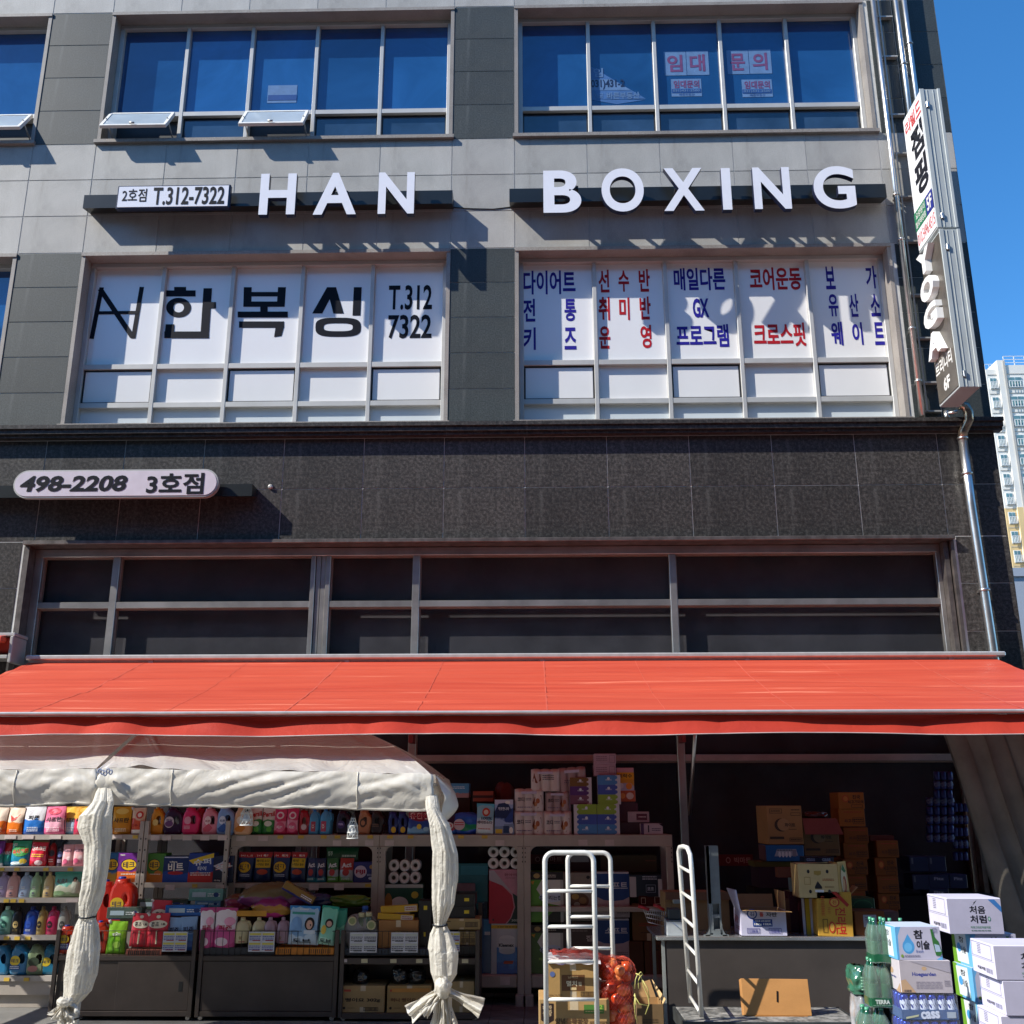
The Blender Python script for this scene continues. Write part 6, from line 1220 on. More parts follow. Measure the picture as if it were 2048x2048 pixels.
carton(3, (1230, 396, 1350, 470), YR+.08, None, 'orange juice box under the yellow and orange one', d=.2, tape=False, mat=pm('b8502c', .4), dec=[O(.2, .5, .2, .3, 'd8c0b8'), O(-.2, .5, .15, .25, 'e08a3a')], name='juice_box')
carton(3, (1232, 470, 1350, 686), YR+.1, 1.49, 'dark mauve carton under the juice boxes', col='5a3c48', d=.2, tape=False)
carton(3, (1345, 480, 1366, 560), YR+.12, None, 'edge of a mauve carton right of the juice boxes', col='6a4858', d=.2, tape=False)
carton(3, (1300, 536, 1440, 606), YR+.07, None, 'small white and maroon box, upper of two at the right end of the rack top', d=.16, tape=False, mat=pm('b09aa4', .45), dec=[R(-.1, .2, .4, .8, '5a2038'), Lp(0, .4, .35, .6, 1, 'd8c0c8')], name='small_box')
carton(3, (1385, 614, 1530, 682), YR, 1.49, 'small white and purple box, lowest at the right end of the rack top', d=.16, tape=False, mat=pm('c0b0bc', .45), dec=[R(-.5, 0, -.36, 1, '4a2a58'), R(-.18, .2, -.12, .85, '2c1a38'), Lp(0, .3, .4, .6, 2, '4a2a58'), ('p', [(.3, 1), (.5, 1), (.5, .7)], '2c1a38')], name='small_box')
carton(3, (1250, 604, 1390, 682), YR+.08, 1.49, 'maroon small box under the white and maroon one', d=.16, tape=False, mat=pm('3c1c28', .45), name='small_box')
# inside the bays
YIN = YD+.06
rolls(2, (1237, 850, 1450, 1012), YIN, None, 'pack of six toilet rolls left of the right drape', group='six roll toilet paper packs')
rolls(3, (380, 764, 600, 914), YIN, None, 'pack of six toilet rolls right of the right drape', group='six roll toilet paper packs')
carton(2, (1200, 1014, 1462, 1300), YIN, .262, 'dark green tissue pack with a white soup bowl shape under the left toilet rolls', d=.24, tape=False, mat=prints('2a5a44', '163c2c', None, .3, 'wave', .3, 1), name='tissue_bundle', cat='tissue pack', dec=[R(-.5, .96, .5, 1, 'c9cfc8'), O(-.08, .66, .27, .20, 'cfc8c0'), O(-.08, .78, .22, .08, 'e2ded8'), T('크리넥스', -.02, .57, .6, .10, '1c1c1c', .05), O(.3, .88, .09, .04, 'd8c84a'), O(.36, .60, .16, .16, '2a1a14'), O(-.36, .78, .1, .12, 'b8823a')])
carton(3, (388, 916, 602, 1272), YIN, None, 'tall pink, red and dark green sanitary pack under the right toilet rolls', d=.22, tape=False, mat=pm('c88a9c', .3, bump=.4, bscale=14, coat=.3), name='tissue_bundle', cat='tissue pack', dec=[('p', [(-.5, .0), (-.5, .80), (-.1, .70), (.2, .52), (.26, .3), (.15, .1), (0, 0)], 'b8203c'), ('p', [(.05, .0), (.18, .1), (.3, .3), (.22, .56), (.5, .45), (.5, 0)], '1a3a34'), ('p', [(-.5, .98), (-.35, .98), (.22, .56), (-.1, .70), (-.5, .80)], 'b8b0b8'), T('한아이지', .22, .9, .5, .05, '8c3a4c', .02), Lp(.0, .82, .3, .86, 2, 'a86a7c'), T('30롤', .32, .06, .26, .05, 'b8c0b8', .03), O(-.37, .07, .03, .02, K)])
carton(3, (402, 1272, 602, 1612), YIN, .262, 'bright blue kitchen towel pack with a yellow top band and a white roll print', d=.22, tape=False, mat=prints('c9cfd6', '2a78c8', '1c58b0', .25, 'wave', .45, 2), name='tissue_bundle', cat='tissue pack', dec=[R(-.5, .90, .5, .97, 'd8b82a'), Lp(-.3, .915, .4, .95, 1, '3a3018'), R(-.5, .0, -.32, .9, 'b9c3cc'), O(.02, .70, .26, .07, 'e0e4e6'), R(-.24, .45, .28, .70, 'd5dade'), O(.02, .45, .26, .06, 'c5ccd2'), T('Kleenex', .0, .57, .5, .07, '16203c', .05), ('p', [(-.1, .2), (.2, .2), (.24, .26), (-.06, .26)], 'b8502c')])
carton(3, (180, 876, 380, 1260), YIN+.05, None, 'dark teal wrapped tissue pack behind the right drape', d=.2, tape=False, mat=prints('2f6a74', '12283c', None, .2, 'wave', .5, 1), name='tissue_bundle', cat='tissue pack', dec=[R(-.4, .8, .5, .96, '2a7a8a'), Lp(-.3, .3, .4, .34, 1, '4a6a84')])
carton(3, (330, 1240, 402, 1612), YIN+.03, .262, 'narrow deep blue tissue pack left of the bright blue one', d=.2, tape=False, mat=pm('174a80', .3, coat=.3), name='tissue_bundle', cat='tissue pack', dec=[R(-.2, .7, .4, .98, '3a86b8'), R(-.1, .7, .4, .76, 'c9d4dc')])
carton(3, (160, 1008, 296, 1090), YIN+.02, None, 'pale mauve box above the black crates', d=.2, tape=False, mat=pm('7c626c', .5), name='pale_box')
s = MB(); q = BB(3, 150, 1085, 380, 1610, YIN+.1); s.box(q[0], q[1], YIN+.12, YIN+.3, .262, q[3]); t = s.build('carton', cardboard('2a2a30')); tag(t, 'dark carton at the back of the bay behind the right drape', 'box')
GL = lambda: [R(-.5, .84, .5, 1., '1c1418'), O(-.24, .92, .09, .05, 'b89a5a'), Lp(-.1, .88, .3, .95, 2, 'c8c0b8'), ('p', [(-.42, .8), (-.3, .82), (-.34, .74)], 'd8a020'), ('p', [(.42, .84), (-.1, .84), (-.25, .65), (.0, .38), (.42, .32)], 'd8dcd4'), O(.16, .49, .34, .10, 'c8d8e8'), T('잘풀리는집', .14, .48, .62, .09, '1c3c5c', .05), T('화이트', -.02, .30, .4, .06, '9fd860', .01), ('p', [(.5, .0), (.5, .30), (.2, .2), (.05, .1), (0, 0)], '2a2c24'), R(.42, 0, .5, .84, 'b8bab4')]
carton(3, (640, 932, 876, 1262), YIN, None, 'green and white toilet roll bale with black header, upper of two', d=.24, tape=False, mat=pm('5ca02c', .3, bump=.4, bscale=14), dec=GL(), name='toilet_roll_bale', cat='toilet rolls', group='green toilet roll bales')
carton(3, (648, 1282, 876, 1610), YIN+.02, .262, 'green and white toilet roll bale with black header, lower of two', d=.24, tape=False, mat=pm('3c6a20', .3, bump=.4, bscale=14), dec=GL(), name='toilet_roll_bale', cat='toilet rolls', group='green toilet roll bales')
carton(3, (872, 936, 1078, 1256), YIN+.04, None, 'beige patterned tissue bale seen through the hand cart, upper of two', d=.22, tape=False, mat=pm('8a7f74', .4, bump=.4, bscale=14), name='tissue_bundle', cat='tissue pack', dec=[O(.0, .42, .34, .16, '5c3c20'), O(-.1, .5, .12, .06, 'a88a3c'), O(.14, .42, .12, .07, '8c6a3a'), O(-.05, .34, .1, .05, '9a9a8c'), O(.32, .9, .06, .035, K), Lp(-.3, .72, .3, .78, 2, 'b8b0a8')])
carton(3, (872, 1262, 1078, 1610), YIN+.05, .262, 'brown tissue bale with big lettering behind the hand cart, lower of two', d=.22, tape=False, mat=pm('4c3a38', .4, bump=.4, bscale=14), name='tissue_bundle', cat='tissue pack', dec=[T('집', .35, .68, .2, .12, 'c8bcb4', .06), Lp(-.3, .8, .3, .9, 2, '8a7a74')])
for (y0, y1), zb, lab in (((932, 1232), None, 'upper'), ((1240, 1500), None, 'lower')):
    t = carton(3, (1098, y0, 1310, y1), YIN+.02, zb, lab+' of the two navy and white toilet roll bales right of the hand cart frame', d=.24, tape=False, mat=pm('b09aa0', .35, bump=.4, bscale=14), name='toilet_roll_bale', cat='toilet rolls', group='navy and white toilet roll bales', dec=[('p', [(-.5, .45), (-.5, 1), (.5, 1), (.5, .45), (.3, .38), (0, .36), (-.3, .38)], '123c80'), R(-.5, .96, .5, 1, 'b8b8c4'), T('소프트', .1, .70, .7, .14, 'c8ccd8', .02), Lp(.1, .08, .45, .16, 2, '6a5a60')])
s = MB(); q = BB(3, 1098, 1495, 1310, 1610, YIN+.02); s.box(q[0], q[1], YIN+.03, YIN+.3, .262, q[2]+.12); tag(s.build('carton', cardboard('2a2226')), 'dark carton under the navy and white bales', 'box')
carton(3, (1312, 950, 1524, 1088), YIN, .93, 'dark blue and white wrapped roll pack at the right end of the bay', d=.22, tape=False, mat=pm('1a2434', .3, bump=.5, bscale=14, coat=.3), name='tissue_bundle', cat='tissue pack', dec=[R(-.5, .0, -.3, .9, 'b8b4b8'), R(.38, .0, .5, .8, 'c0bcc0'), Lp(-.1, .75, .35, .95, 2, 'b8bcc8'), ('f', 0, .2, .3, .55, '8a94a8'), T('코코', .14, .37, .2, .14, 'b8c0d0', .04)])
carton(3, (1372, 1088, 1520, 1134), YIN, .85, 'flat brown carton with white symbols under the wrapped roll pack', col='4a1c18', d=.22, tape=False, dec=[('f', -.4, .2, -.2, .8, 'c8b8a8'), ('f', .2, .2, .45, .9, 'c8b8a8')])
carton(3, (1120, 822, 1490, 935), YIN+.22, None, 'long brown carton lying high at the back of the right bay', col='5a4838', d=.2, tape=False, dec=[Lp(.3, .6, .48, .75, 1, '7c3a2c')])
carton(3, (912, 822, 1052, 936), YIN+.2, None, 'mauve carton with a white label at the back of the bay', col='4a3236', d=.2, tape=False, dec=[R(-.4, .6, .45, .98, '8a868a')])
carton(3, (1330, 1140, 1540, 1385), YIN+.02, None, 'brown carton with red printing below the flat carton', col='7a5a3c', d=.2, dec=[Lp(-.3, .38, .3, .48, 2, '9c3424'), Lp(-.25, .2, .2, .24, 1, '2c1c10')])
carton(3, (1316, 1390, 1410, 1960), YIN, 0, 'tall brown carton standing on the floor, left of two below the counter end', col='5a3e2c', d=.2, tape=False)
carton(3, (1418, 1390, 1530, 1960), YIN, 0, 'tall brown carton with dark rows of text, right of two below the counter end', col='6b4a34', d=.2, tape=False, dec=[T('국산팥', .2, .93, .4, .05, '2c1812', .04), T('18K', .2, .87, .4, .03, '2c1812', .04), R(-.2, .3, -.12, .98, '5a1a14'), R(.3, .3, .38, .85, '5a1a14')])
q = BB(3, 1312, 1080, 1540, 1145, YIN+.1); s = MB(); s.box(q[0], q[1], YIN+.1, YIN+.3, .85, q[3], c=.003); tag(s.build('carton', cardboard('4a3828')), 'dark carton behind the flat brown one at the right end of the bay', 'box')
# dark red signs on the back wall
for lab, k, q in (('dim red shop banner on the dark back wall behind the counter', 4, (515, 818, 740, 892)), ('dim red shop banner on the back wall behind the toilet roll bales', 3, (640, 818, 880, 880))):
    x0, x1, z0, z1 = BB(k, *q, -.02); t = thing('shop_banner', lab, 'banner', ((x0+x1)/2, -.02, z0)); s = MB(); s.box(-(x1-x0)/2, (x1-x0)/2, -.012, .0, 0, z1-z0); s.build('panel', pm('6a1212', .4), t)
    decals('print', [T('빅마트', .2, .5, .5, .55, 'b88a80', .04), O(-.22, .5, .07, .28, 'b88a80'), O(-.22, .5, .045, .18, '6a1212')], x1-x0, z1-z0, t, yf=lambda a, b: -.012)

# ================================================================== metal work counter and what stands on it
YT = -2.10; ZT = .752
ct = thing('work_counter', 'long metal topped work counter with dark plywood front under the awning', 'counter')
xa, xb = Q(4, 125, 1365, YT).x, Q(4, 1525, 1365, YT).x
s = MB(); s.box(xa-.02, xb+.02, YT-.012, YT+.75, ZT-.028, ZT, c=.003); s.build('counter_top', pm((.55, .57, .56), .25, .8, var=.2, scale=3, bump=.1), ct)
s = MB(); s.box(xa+.055, xb-.03, YT+.022, YT+.04, .03, ZT-.03); s.build('front_board', pm((.062, .052, .047), .45, var=.14, scale=2.5, bump=.1), ct)
for a in (xa+.02, xb-.035):
    for y in (YT+.02, YT+.7): s = MB(); s.box(a, a+.025, y-.005, y+.02, -.011, ZT-.028); s.build('leg', pm((.36, .38, .36), .4, .4), ct)
carton(4, (165, 1068, 590, 1345), YT+.42, ZT, 'wide open tan carton behind the grey post on the counter', col='9c7c54', d=.3, tape=False, dec=[('f', -.40, .55, -.05, .75, '7a5c3c')])
s = MB(); q = BB(4, 165, 1062, 590, 1105, YT+.42); s.box(q[0]+.0, q[1], YT+.38, YT+.385, q[2]-.01, q[3], c=.001); t = s.build('carton_flap', cardboard('7c5a44')); tag(t, 'folded back reddish flap of the wide open carton on the counter', 'flap')
t = carton(4, (176, 1252, 282, 1352), YT+.03, ZT, 'small white cash box with a raised tray at the left end of the counter', d=.2, tape=False, mat=pm('aab0b4', .35), name='cash_box', dec=[R(-.5, .93, .5, 1., '4a4c4c')])
s = MB(); s.box(-.045, .05, .02, .16, .125, .20, c=.004); s.box(-.06, .06, .05, .19, .0, .125); s.build('tray', pm('3c403f', .4), t)
s = MB(); s.face([(-.02, -.002, .10), (-.01, -.002, .10), (.03, -.02, .07), (.02, -.02, .07)]); s.build('handle', M_STEEL, t)
carton(4, (222, 1118, 290, 1215), YT+.2, .98, 'pale card box perched above the cash box', d=.06, tape=False, mat=pm('8a9490', .5), name='small_box')
# grey upright post
pp = thing('grey_post', 'upright grey metal post with cut outs on a flared foot, standing on the counter', 'post')
x0, x1, z0, z1 = BB(4, 447, 760, 527, 1350, YT+.05)
s = MB(); y0 = YT+.05; xm0, xm1 = x0, x1
s.box(xm0, xm1, y0, y0+.01, ZT+.24, z1); s.box(xm0, xm0+.024, y0+.0, y0+.07, ZT+.02, z1-.002); s.box(xm1-.014, xm1, y0+.01, y0+.07, ZT+.02, z1-.002); s.box(xm0+.024, xm1-.014, y0, y0+.01, ZT+.135, ZT+.16); s.box(xm0+.024, xm1-.014, y0, y0+.01, ZT, ZT+.05); s.box(xm0, xm1, y0+.07, y0+.078, ZT, z1)
s.box(xm0+.024, xm0+.030, y0-.006, y0, ZT+.05, z1-.01)
s.build('column', pm((.27, .30, .31), .35, .5, var=.1), pp)
s = MB(); n = 8; pts = [(xm0-.045*(1-sin(pi/2*i/n)), ZT+.09*(1-cos(pi/2*i/n))) for i in range(n+1)]
for sgn, x in ((-1, xm0), (1, xm1)):
    pp_ = [(x, ZT)]+[(x+sgn*.05*(1-sin(pi/2*i/n)), ZT+.09*(1-cos(pi/2*i/n))) for i in range(n+1)]
    s.face([(a, y0-.004, b) for a, b in pp_]); s.face([(a, y0+.06, b) for a, b in pp_])
    for i in range(1, len(pp_)-1): a, b = pp_[i], pp_[i+1]; s.face([(a[0], y0-.004, a[1]), (b[0], y0-.004, b[1]), (b[0], y0+.06, b[1]), (a[0], y0+.06, a[1])])
s.box(xm0-.05, xm1+.05, y0-.004, y0+.07, ZT, ZT+.008); s.build('foot', pm((.27, .30, .31), .35, .5), pp)

def flap(t, m, pts, th=.004):
    s = MB(); p = [Vector(a) for a in pts]; n = (p[1]-p[0]).cross(p[2]-p[0]).normalized()*th
    s.face([tuple(a) for a in p]); s.face([tuple(a+n) for a in p][::-1])
    for i in range(4): a, b = p[i], p[(i+1) % 4]; s.face([tuple(a), tuple(a+n), tuple(b+n), tuple(b)])
    s.build('flap', m, t)
def open_carton(k, q, Y, zb, label, out, inn, d, dec, side=(), flaps=(), cat='box'):
    """carton built of four thin walls, open at the top, with flaps"""
    x, w, z, h = bottom_at(k, q, Y, zb); t = thing('open_carton', label, cat, (x, Y, z)); th = .005; s = MB()
    s.box(-w/2, w/2, 0, th, 0, h); s.box(-w/2, w/2, d-th, d, 0, h); s.box(-w/2, -w/2+th, th, d-th, 0, h); s.box(w/2-th, w/2, th, d-th, 0, h); s.box(-w/2, w/2, 0, d, 0, .006, 1)
    i = MB(); e = .0015; i.box(-w/2+th, w/2-th, d-th-e, d-th, .01, h); i.box(-w/2+th, -w/2+th+e, th, d-th-e, .01, h); i.box(w/2-th-e, w/2-th, th, d-th-e, .01, h); i.box(-w/2+th+e, w/2-th-e, th, th+e, .01, h)
    s.build('body', [out, inn], t); i.build('lining', inn, t); decals('print', list(dec), w, h, t)
    if side: decals('side_print', list(side), d, h, t, rot=(0, 0, -pi/2), loc=(-w/2, d/2, 0))
    return t, w, h, d
M_CW = pm('c9c6dc', .45, var=.04, bump=.1, bscale=12); M_CI = cardboard('b08a5c')
t, w, h, d = open_carton(4, (665, 1185, 962, 1360), YT+.01, ZT, 'open white seaweed carton with blue printing, flaps up, at the middle of the counter', M_CW, M_CI, .30,
    [O(-.25, .86, .115, .2, '24408c'), O(-.25, .86, .085, .15, 'c9cbe0'), T('김', -.25, .86, .1, .16, '24408c', .05), T('돌', -.04, .84, .09, .17, 'b83a34', .04), T('자반', .18, .84, .24, .17, '1c1c2c', .03),
     R(-.24, .38, .19, .66, '23448c'), T('지도표 성경 돌자반', -.02, .59, .34, .07, W, .02), T('150g 12EA', -.02, .46, .38, .10, W, .05), ('f', -.38, .12, -.10, .32, '5a5a9c'), ('c', -.34, .15, -.14, .27, '5a5a9c'), ('f', .10, .12, .38, .32, '5a5a9c'), ('c', .14, .15, .34, .27, '5a5a9c')],
    side=[T('돌자반', -.1, .6, .5, .3, 'b83a54', .03), Lp(-.3, .2, .3, .35, 2, '7a3a5c')])
flap(t, M_CI, [(-w/2+.01, 0, h), (w/2+.015, 0, h), (w/2+.03, -.09, h-.0-.002), (-w/2+.03, -.08, h+.01)]); flap(t, M_CW, [(-w/2, .01, h), (-w/2, d-.02, h), (-w/2-.055, d-.03, h+.15), (-w/2-.025, .02, h+.15)])
flap(t, M_CI, [(w/2, .01, h), (w/2, d-.02, h), (w/2-.02, d-.02, h+.14), (w/2, .01, h+.14)]); flap(t, M_CI, [(-w/2+.03, d, h), (w/2-.03, d, h), (w/2-.03, d+.02, h+.10), (-w/2+.03, d+.02, h+.10)])
carton(4, (958, 1110, 1002, 1325), YT+.30, ZT, 'brown carton edge between the white seaweed carton and the apple box', col='6b4430', d=.2, tape=False)
carton(4, (1066, 1098, 1180, 1322), YT+.17, ZT, 'white apple juice box with a yellow stripe behind the ramen carton', d=.24, tape=False, mat=pm('b8b4c0', .45), dec=[R(-.35, .0, -.05, 1., 'b89a1c'), R(-.35, .0, -.3, 1., '5a4a18'), T('햇빛', .35, .75, .4, .12, '2c2c34', .03), O(.36, .4, .16, .18, '8c1420'), T('한라산', .3, .1, .4, .1, '3c3c40', .03)], side=[R(-.5, .0, .5, .99, '4a2028')], name='juice_carton')
t, w, h, d = open_carton(4, (985, 1062, 1068, 1320), YT+.3, ZT, 'dark red carton squeezed behind the apple juice box', cardboard('4a1f28'), M_CI, .2, [])
M_RM = cardboard('c99a3c')
t = carton(4, (1162, 1062, 1392, 1355), YT+.02, ZT, 'yellow noodle carton standing on end with big red vertical lettering', d=.18, tape=False, mat=M_RM, name='noodle_carton', dec=[T('진라면', .16, .35, .30, .60, 'b82a1c', .02, -pi/2), ('o', -.0, .76, .15, .11, 'b83a1c'), ('o', 0, .76, .11, .08, 'cf9f42'), T('진', 0, .76, .12, .09, 'b83a1c', .05), ('p', [(-.08, 1.), (.08, 1.), (.42, .72), (.36, .66)], 'a82414'), O(-.10, .2, .09, .13, 'b83a1c'), O(-.1, .2, .06, .09, 'cf9f42'), ('f', -.36, .08, -.22, .38, '4a3214'), Lp(-.38, .45, -.28, .9, 12, 'b84a24'), Lp(-.2, .5, -.12, .65, 4, 'a85a24')])
t.rotation_euler = (0, radians(1.5), 0)
t, w, h, d = open_carton(4, (1040, 880, 1300, 1058), YT+.02, 1.035, 'cream fruit tray carton with round holes resting on the noodle carton', pm('cdb278', .5, var=.06), M_CI, .24,
    [O(-.24, .78, .035, .055, K), O(.24, .78, .035, .055, K), O(-.22, .2, .035, .055, K), O(.26, .2, .035, .055, K), ('p', [(-.02, .5), (.08, .34), (.08, .28), (-.1, .28), (-.1, .34)], K), R(-.1, .18, .12, .25, 'e8e4da'), ('p', [(-.1, .8), (.08, .8), (.08, .7), (0, .66), (-.1, .7)], 'a88a3c'), ('f', -.36, .4, -.2, .62, 'a8884a'), Lp(.1, .5, .4, .58, 2, 'a8643c'), Lp(.15, .3, .38, .36, 1, '8a6a3a')])
s = MB(); w2 = w/2
for a, b_ in (((w2+.0, .0, 0), (w2+.095, .07, .0)),):
    pass
s.box(w2+.001, w2+.006, .0, .24, .0, h+.01); s.face([(w2+.002, -.001, 0), (w2+.10, .05, .02), (w2+.085, .05, h+.02), (w2+.002, -.001, h+.015)]); s.build('end_wall', pm('c2a25a', .5, var=.06), t)
decals('side_print', [O(.0, .52, .3, .42, 'd0c49a'), O(.05, .35, .2, .26, '9c4a24'), O(-.02, .35, .12, .18, 'c99a6a'), ('p', [(-.2, .8), (.0, .95), (.25, .75), (.1, .7)], '2c6a34')], .10, h, t, rot=(0, 0, radians(28)), loc=(w2+.052, .022, .01))
flap(t, M_CI, [(w2+.085, .05, .01), (w2+.09, .2, .01), (w2+.17, .2, .09), (w2+.165, .05, .085)])
flap(t, pm('cdb278', .5), [(-w2, 0, h), (-w2, d, h), (w2, d, h+.0), (w2-.06, .06, h+.012)][::1])
carton(4, (1085, 836, 1270, 868), YT+.3, None, 'blue can tray under the second moon printed carton', d=.2, tape=False, mat=pm('12243c', .3), name='can_tray', cat='can tray', dec=[T('cass', -.3, .5, .3, .6, '8aa0b8', .04), T('cass', .25, .5, .3, .6, '8aa0b8', .04)])
carton(4, (1012, 960, 1090, 1092), YT+.34, None, 'pale box with dark lettering left of the fruit tray carton', d=.2, tape=False, mat=pm('7a8a90', .45), name='pale_box', dec=[T('이슬', .1, .7, .7, .35, '14202c', .03), ('l', -.4, .2, .3, .4, 3, '2c3c44')])
carton(4, (905, 905, 1040, 970), YT+.38, None, 'rust brown carton flap standing over the pale lettered box', col='7a4a38', d=.1, tape=False)
carton(4, (1385, 1104, 1542, 1175), YT+.30, None, 'green beer bottle crate with a white arc on the counter end', d=.2, tape=False, mat=pm('1f4c2c', .4), name='beer_crate', cat='crate', dec=[T('TERRA', .0, .2, .8, .26, 'b8c4b4', .05), ('o', 0, .35, .40, .5, '2f6a3c'), ('o', 0, .3, .36, .44, '1f4c2c')])
carton(4, (1390, 1176, 1542, 1360), YT+.32, ZT, 'brown carton under the green beer crate', col='5a2f18', d=.2, tape=False)
carton(4, (1412, 1190, 1612, 1330), YT+.06, ZT, 'low brown carton with a white paper label at the right end of the counter', col='6e3f1e', d=.3, tape=False, dec=[R(-.22, .35, .22, .85, '8c8c94'), Lp(-.15, .6, .15, .78, 2, '4a4c54')], name='labelled_carton')
carton(4, (1610, 1195, 1700, 1290), YT+.2, None, 'pale mauve carton behind the labelled brown one', col='5f4a48', d=.2, tape=False, dec=[T('1/3', -.2, .7, .3, .3, '3a2c2c', .03)])
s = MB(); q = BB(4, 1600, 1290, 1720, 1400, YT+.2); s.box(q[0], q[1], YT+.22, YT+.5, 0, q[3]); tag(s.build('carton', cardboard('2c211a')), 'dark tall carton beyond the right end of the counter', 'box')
# stacks behind the counter
YS = -1.15
MOON = lambda c: [('f', -.42, .80, -.06, .92, c), Lp(-.38, .83, -.1, .89, 1, c), ('f', .18, .74, .46, .82, c), Lp(.2, .86, .44, .92, 1, c), O(-.10, .50, .20, .17, c), O(-.045, .51, .175, .16, None), T('화이트', .14, .50, .30, .10, c, .03), Lp(.1, .37, .32, .40, 1, c), R(-.45, .14, -.05, .20, c), ('f', .10, .08, .46, .17, c), Lp(.13, .10, .43, .15, 1, c)]
def moon(c, bgc): return [tuple(bgc if v is None else v for v in it) for it in MOON(c)]
t = carton(4, (835, 497, 1070, 752), YS, None, 'large carton with a crescent moon print on top of the blue box', col='ab8458', d=.34, dec=moon('3c2a1c', 'a98357'), tape=False); zt = t.location.z
t.rotation_euler = (0, 0, radians(4))
carton(4, (828, 756, 1076, 862), YS-.01, None, 'bright blue box with white bottle prints under the moon carton', d=.34, tape=False, mat=pm('1f62a8', .4), dec=[('p', [(-.28, .3), (-.2, .75), (.3, .75), (.34, .35)], 'a8b4c8')]+[O(x, .42, .035, .18, 'dfe4ee') for x in (-.14, -.05, .04, .13)]+[Lp(-.2, .62, .2, .75, 1, '14305c'), R(.2, .3, .3, .7, '8a8ca4')], side=[R(-.5, .02, .5, .98, '6a4a50')], name='blue_box')
carton(4, (1072, 584, 1308, 826), YS+.06, None, 'second moon printed carton with its pink flap hanging open, right of the first', col='7a6244', d=.3, dec=moon('2c2016', '786042'), tape=False)
s = MB(); q = BB(4, 1074, 580, 1314, 684, YS+.03); s.face([(q[0], YS+.055, q[3]), (q[1]-.02, YS+.055, q[3]), (q[1]+.01, YS-.02, q[2]), (q[0], YS-.02, q[2])]); s.face([(q[0], YS+.058, q[3]-.002), (q[0], YS-.016, q[2]-.002), (q[1]+.01, YS-.016, q[2]-.002), (q[1]-.02, YS+.058, q[3]-.002)]); tag(s.build('carton_flap', cardboard('8a5450')), 'pinkish open flap hanging over the front of the second moon carton', 'flap')
lumpy_bag('dark_bag', 'dark clear bag with a white dot on the second moon carton', 'bag', 4, (1076, 535, 1250, 586), YS+.12, None, .15, pm((.05, .015, .02), .2, coat=.6), 61, peak=.4)
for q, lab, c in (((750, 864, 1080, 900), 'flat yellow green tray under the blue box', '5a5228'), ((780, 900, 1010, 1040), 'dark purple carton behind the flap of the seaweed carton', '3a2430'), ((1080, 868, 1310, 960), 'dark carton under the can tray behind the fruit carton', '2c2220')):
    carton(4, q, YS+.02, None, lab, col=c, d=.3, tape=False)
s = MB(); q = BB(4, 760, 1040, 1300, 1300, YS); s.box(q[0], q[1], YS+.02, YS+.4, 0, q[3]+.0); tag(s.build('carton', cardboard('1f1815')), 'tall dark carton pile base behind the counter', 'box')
N1 = lambda i: [O(-.22, .62, .13, .22, 'a8441c'), O(-.22, .62, .09, .15, 'b8742e'), T('진국', .2, .72, .3, .26, '2c1a10', .05), T('쇠고기미역', .16, .42, .6, .22, '2c1a10', .04), ('f', -.02, .08, .42, .26, '3a2412')]
N2 = lambda i: [Lp(-.3, .75, .4, .88, 1, '9c3a1c'), T('쇠고기', -.1, .32, .4, .2, '4a2a18', .03), ('f', .02, .14, .45, .5, '3a2412'), Lp(.06, .2, .42, .45, 2, '3a2412')]
GA = 'brown noodle cartons stacked beside the moon cartons'
for i, (x0, y0, x1, y1, f_) in enumerate(((1302, 410, 1474, 518, N1), (1306, 518, 1478, 634, N2), (1340, 640, 1500, 742, N2), (1338, 742, 1500, 848, N2), (1332, 848, 1496, 952, N1), (1330, 952, 1490, 1056, N2), (1326, 1056, 1486, 1180, N2), (1326, 1180, 1486, 1330, N2))):
    n_ = ('topmost', 'second from top', 'third from top', 'fourth from top', 'fifth from top', 'sixth from top', 'seventh from top', 'lowest but one')[i]
    carton(4, (x0, y0, x1, y1), YS+.25+(.01*(i % 2)), None, 'brown noodle carton, '+n_+' in the taller stack in the dark', col='a86c34' if i < 2 else '8a562c', d=.26, tape=False, dec=f_(i), group=GA, name='noodle_carton')
s = MB(); q = BB(4, 1326, 1330, 1486, 1500, YS+.25); s.box(q[0], q[1], YS+.25, YS+.5, 0, q[3]); tag(s.build('noodle_carton', cardboard('8a562c')), 'bottom carton of the taller brown noodle stack', 'box', GA)
GB = 'brown noodle cartons in the shorter stack'
for i, (x0, y0, x1, y1, f_) in enumerate(((1556, 726, 1700, 838, N2), (1546, 840, 1690, 958, N1), (1560, 960, 1702, 1072, N2), (1566, 1074, 1706, 1180, N1), (1560, 1180, 1702, 1290, N2), (1560, 1290, 1702, 1400, N2))):
    n_ = ('topmost', 'second from top', 'third from top', 'fourth from top', 'fifth from top', 'sixth from top')[i]
    carton(4, (x0, y0, x1, y1), YS+.28+.01*(i % 2), None, 'brown noodle carton, '+n_+' in the shorter right hand stack', col='8a562c', d=.28, tape=False, dec=f_(i), group=GB, name='noodle_carton')
carton(4, (1512, 694, 1670, 730), YS+.34, None, 'dull red tray lying on the shorter noodle stack', d=.22, tape=False, mat=pm('5a1c14', .5), name='tray', cat='tray')
s = MB(); q = BB(4, 1560, 1400, 1702, 1500, YS+.28); s.box(q[0], q[1], YS+.28, YS+.5, 0, q[3]); tag(s.build('noodle_carton', cardboard('8a562c')), 'bottom carton of the shorter brown noodle stack', 'box', GB)
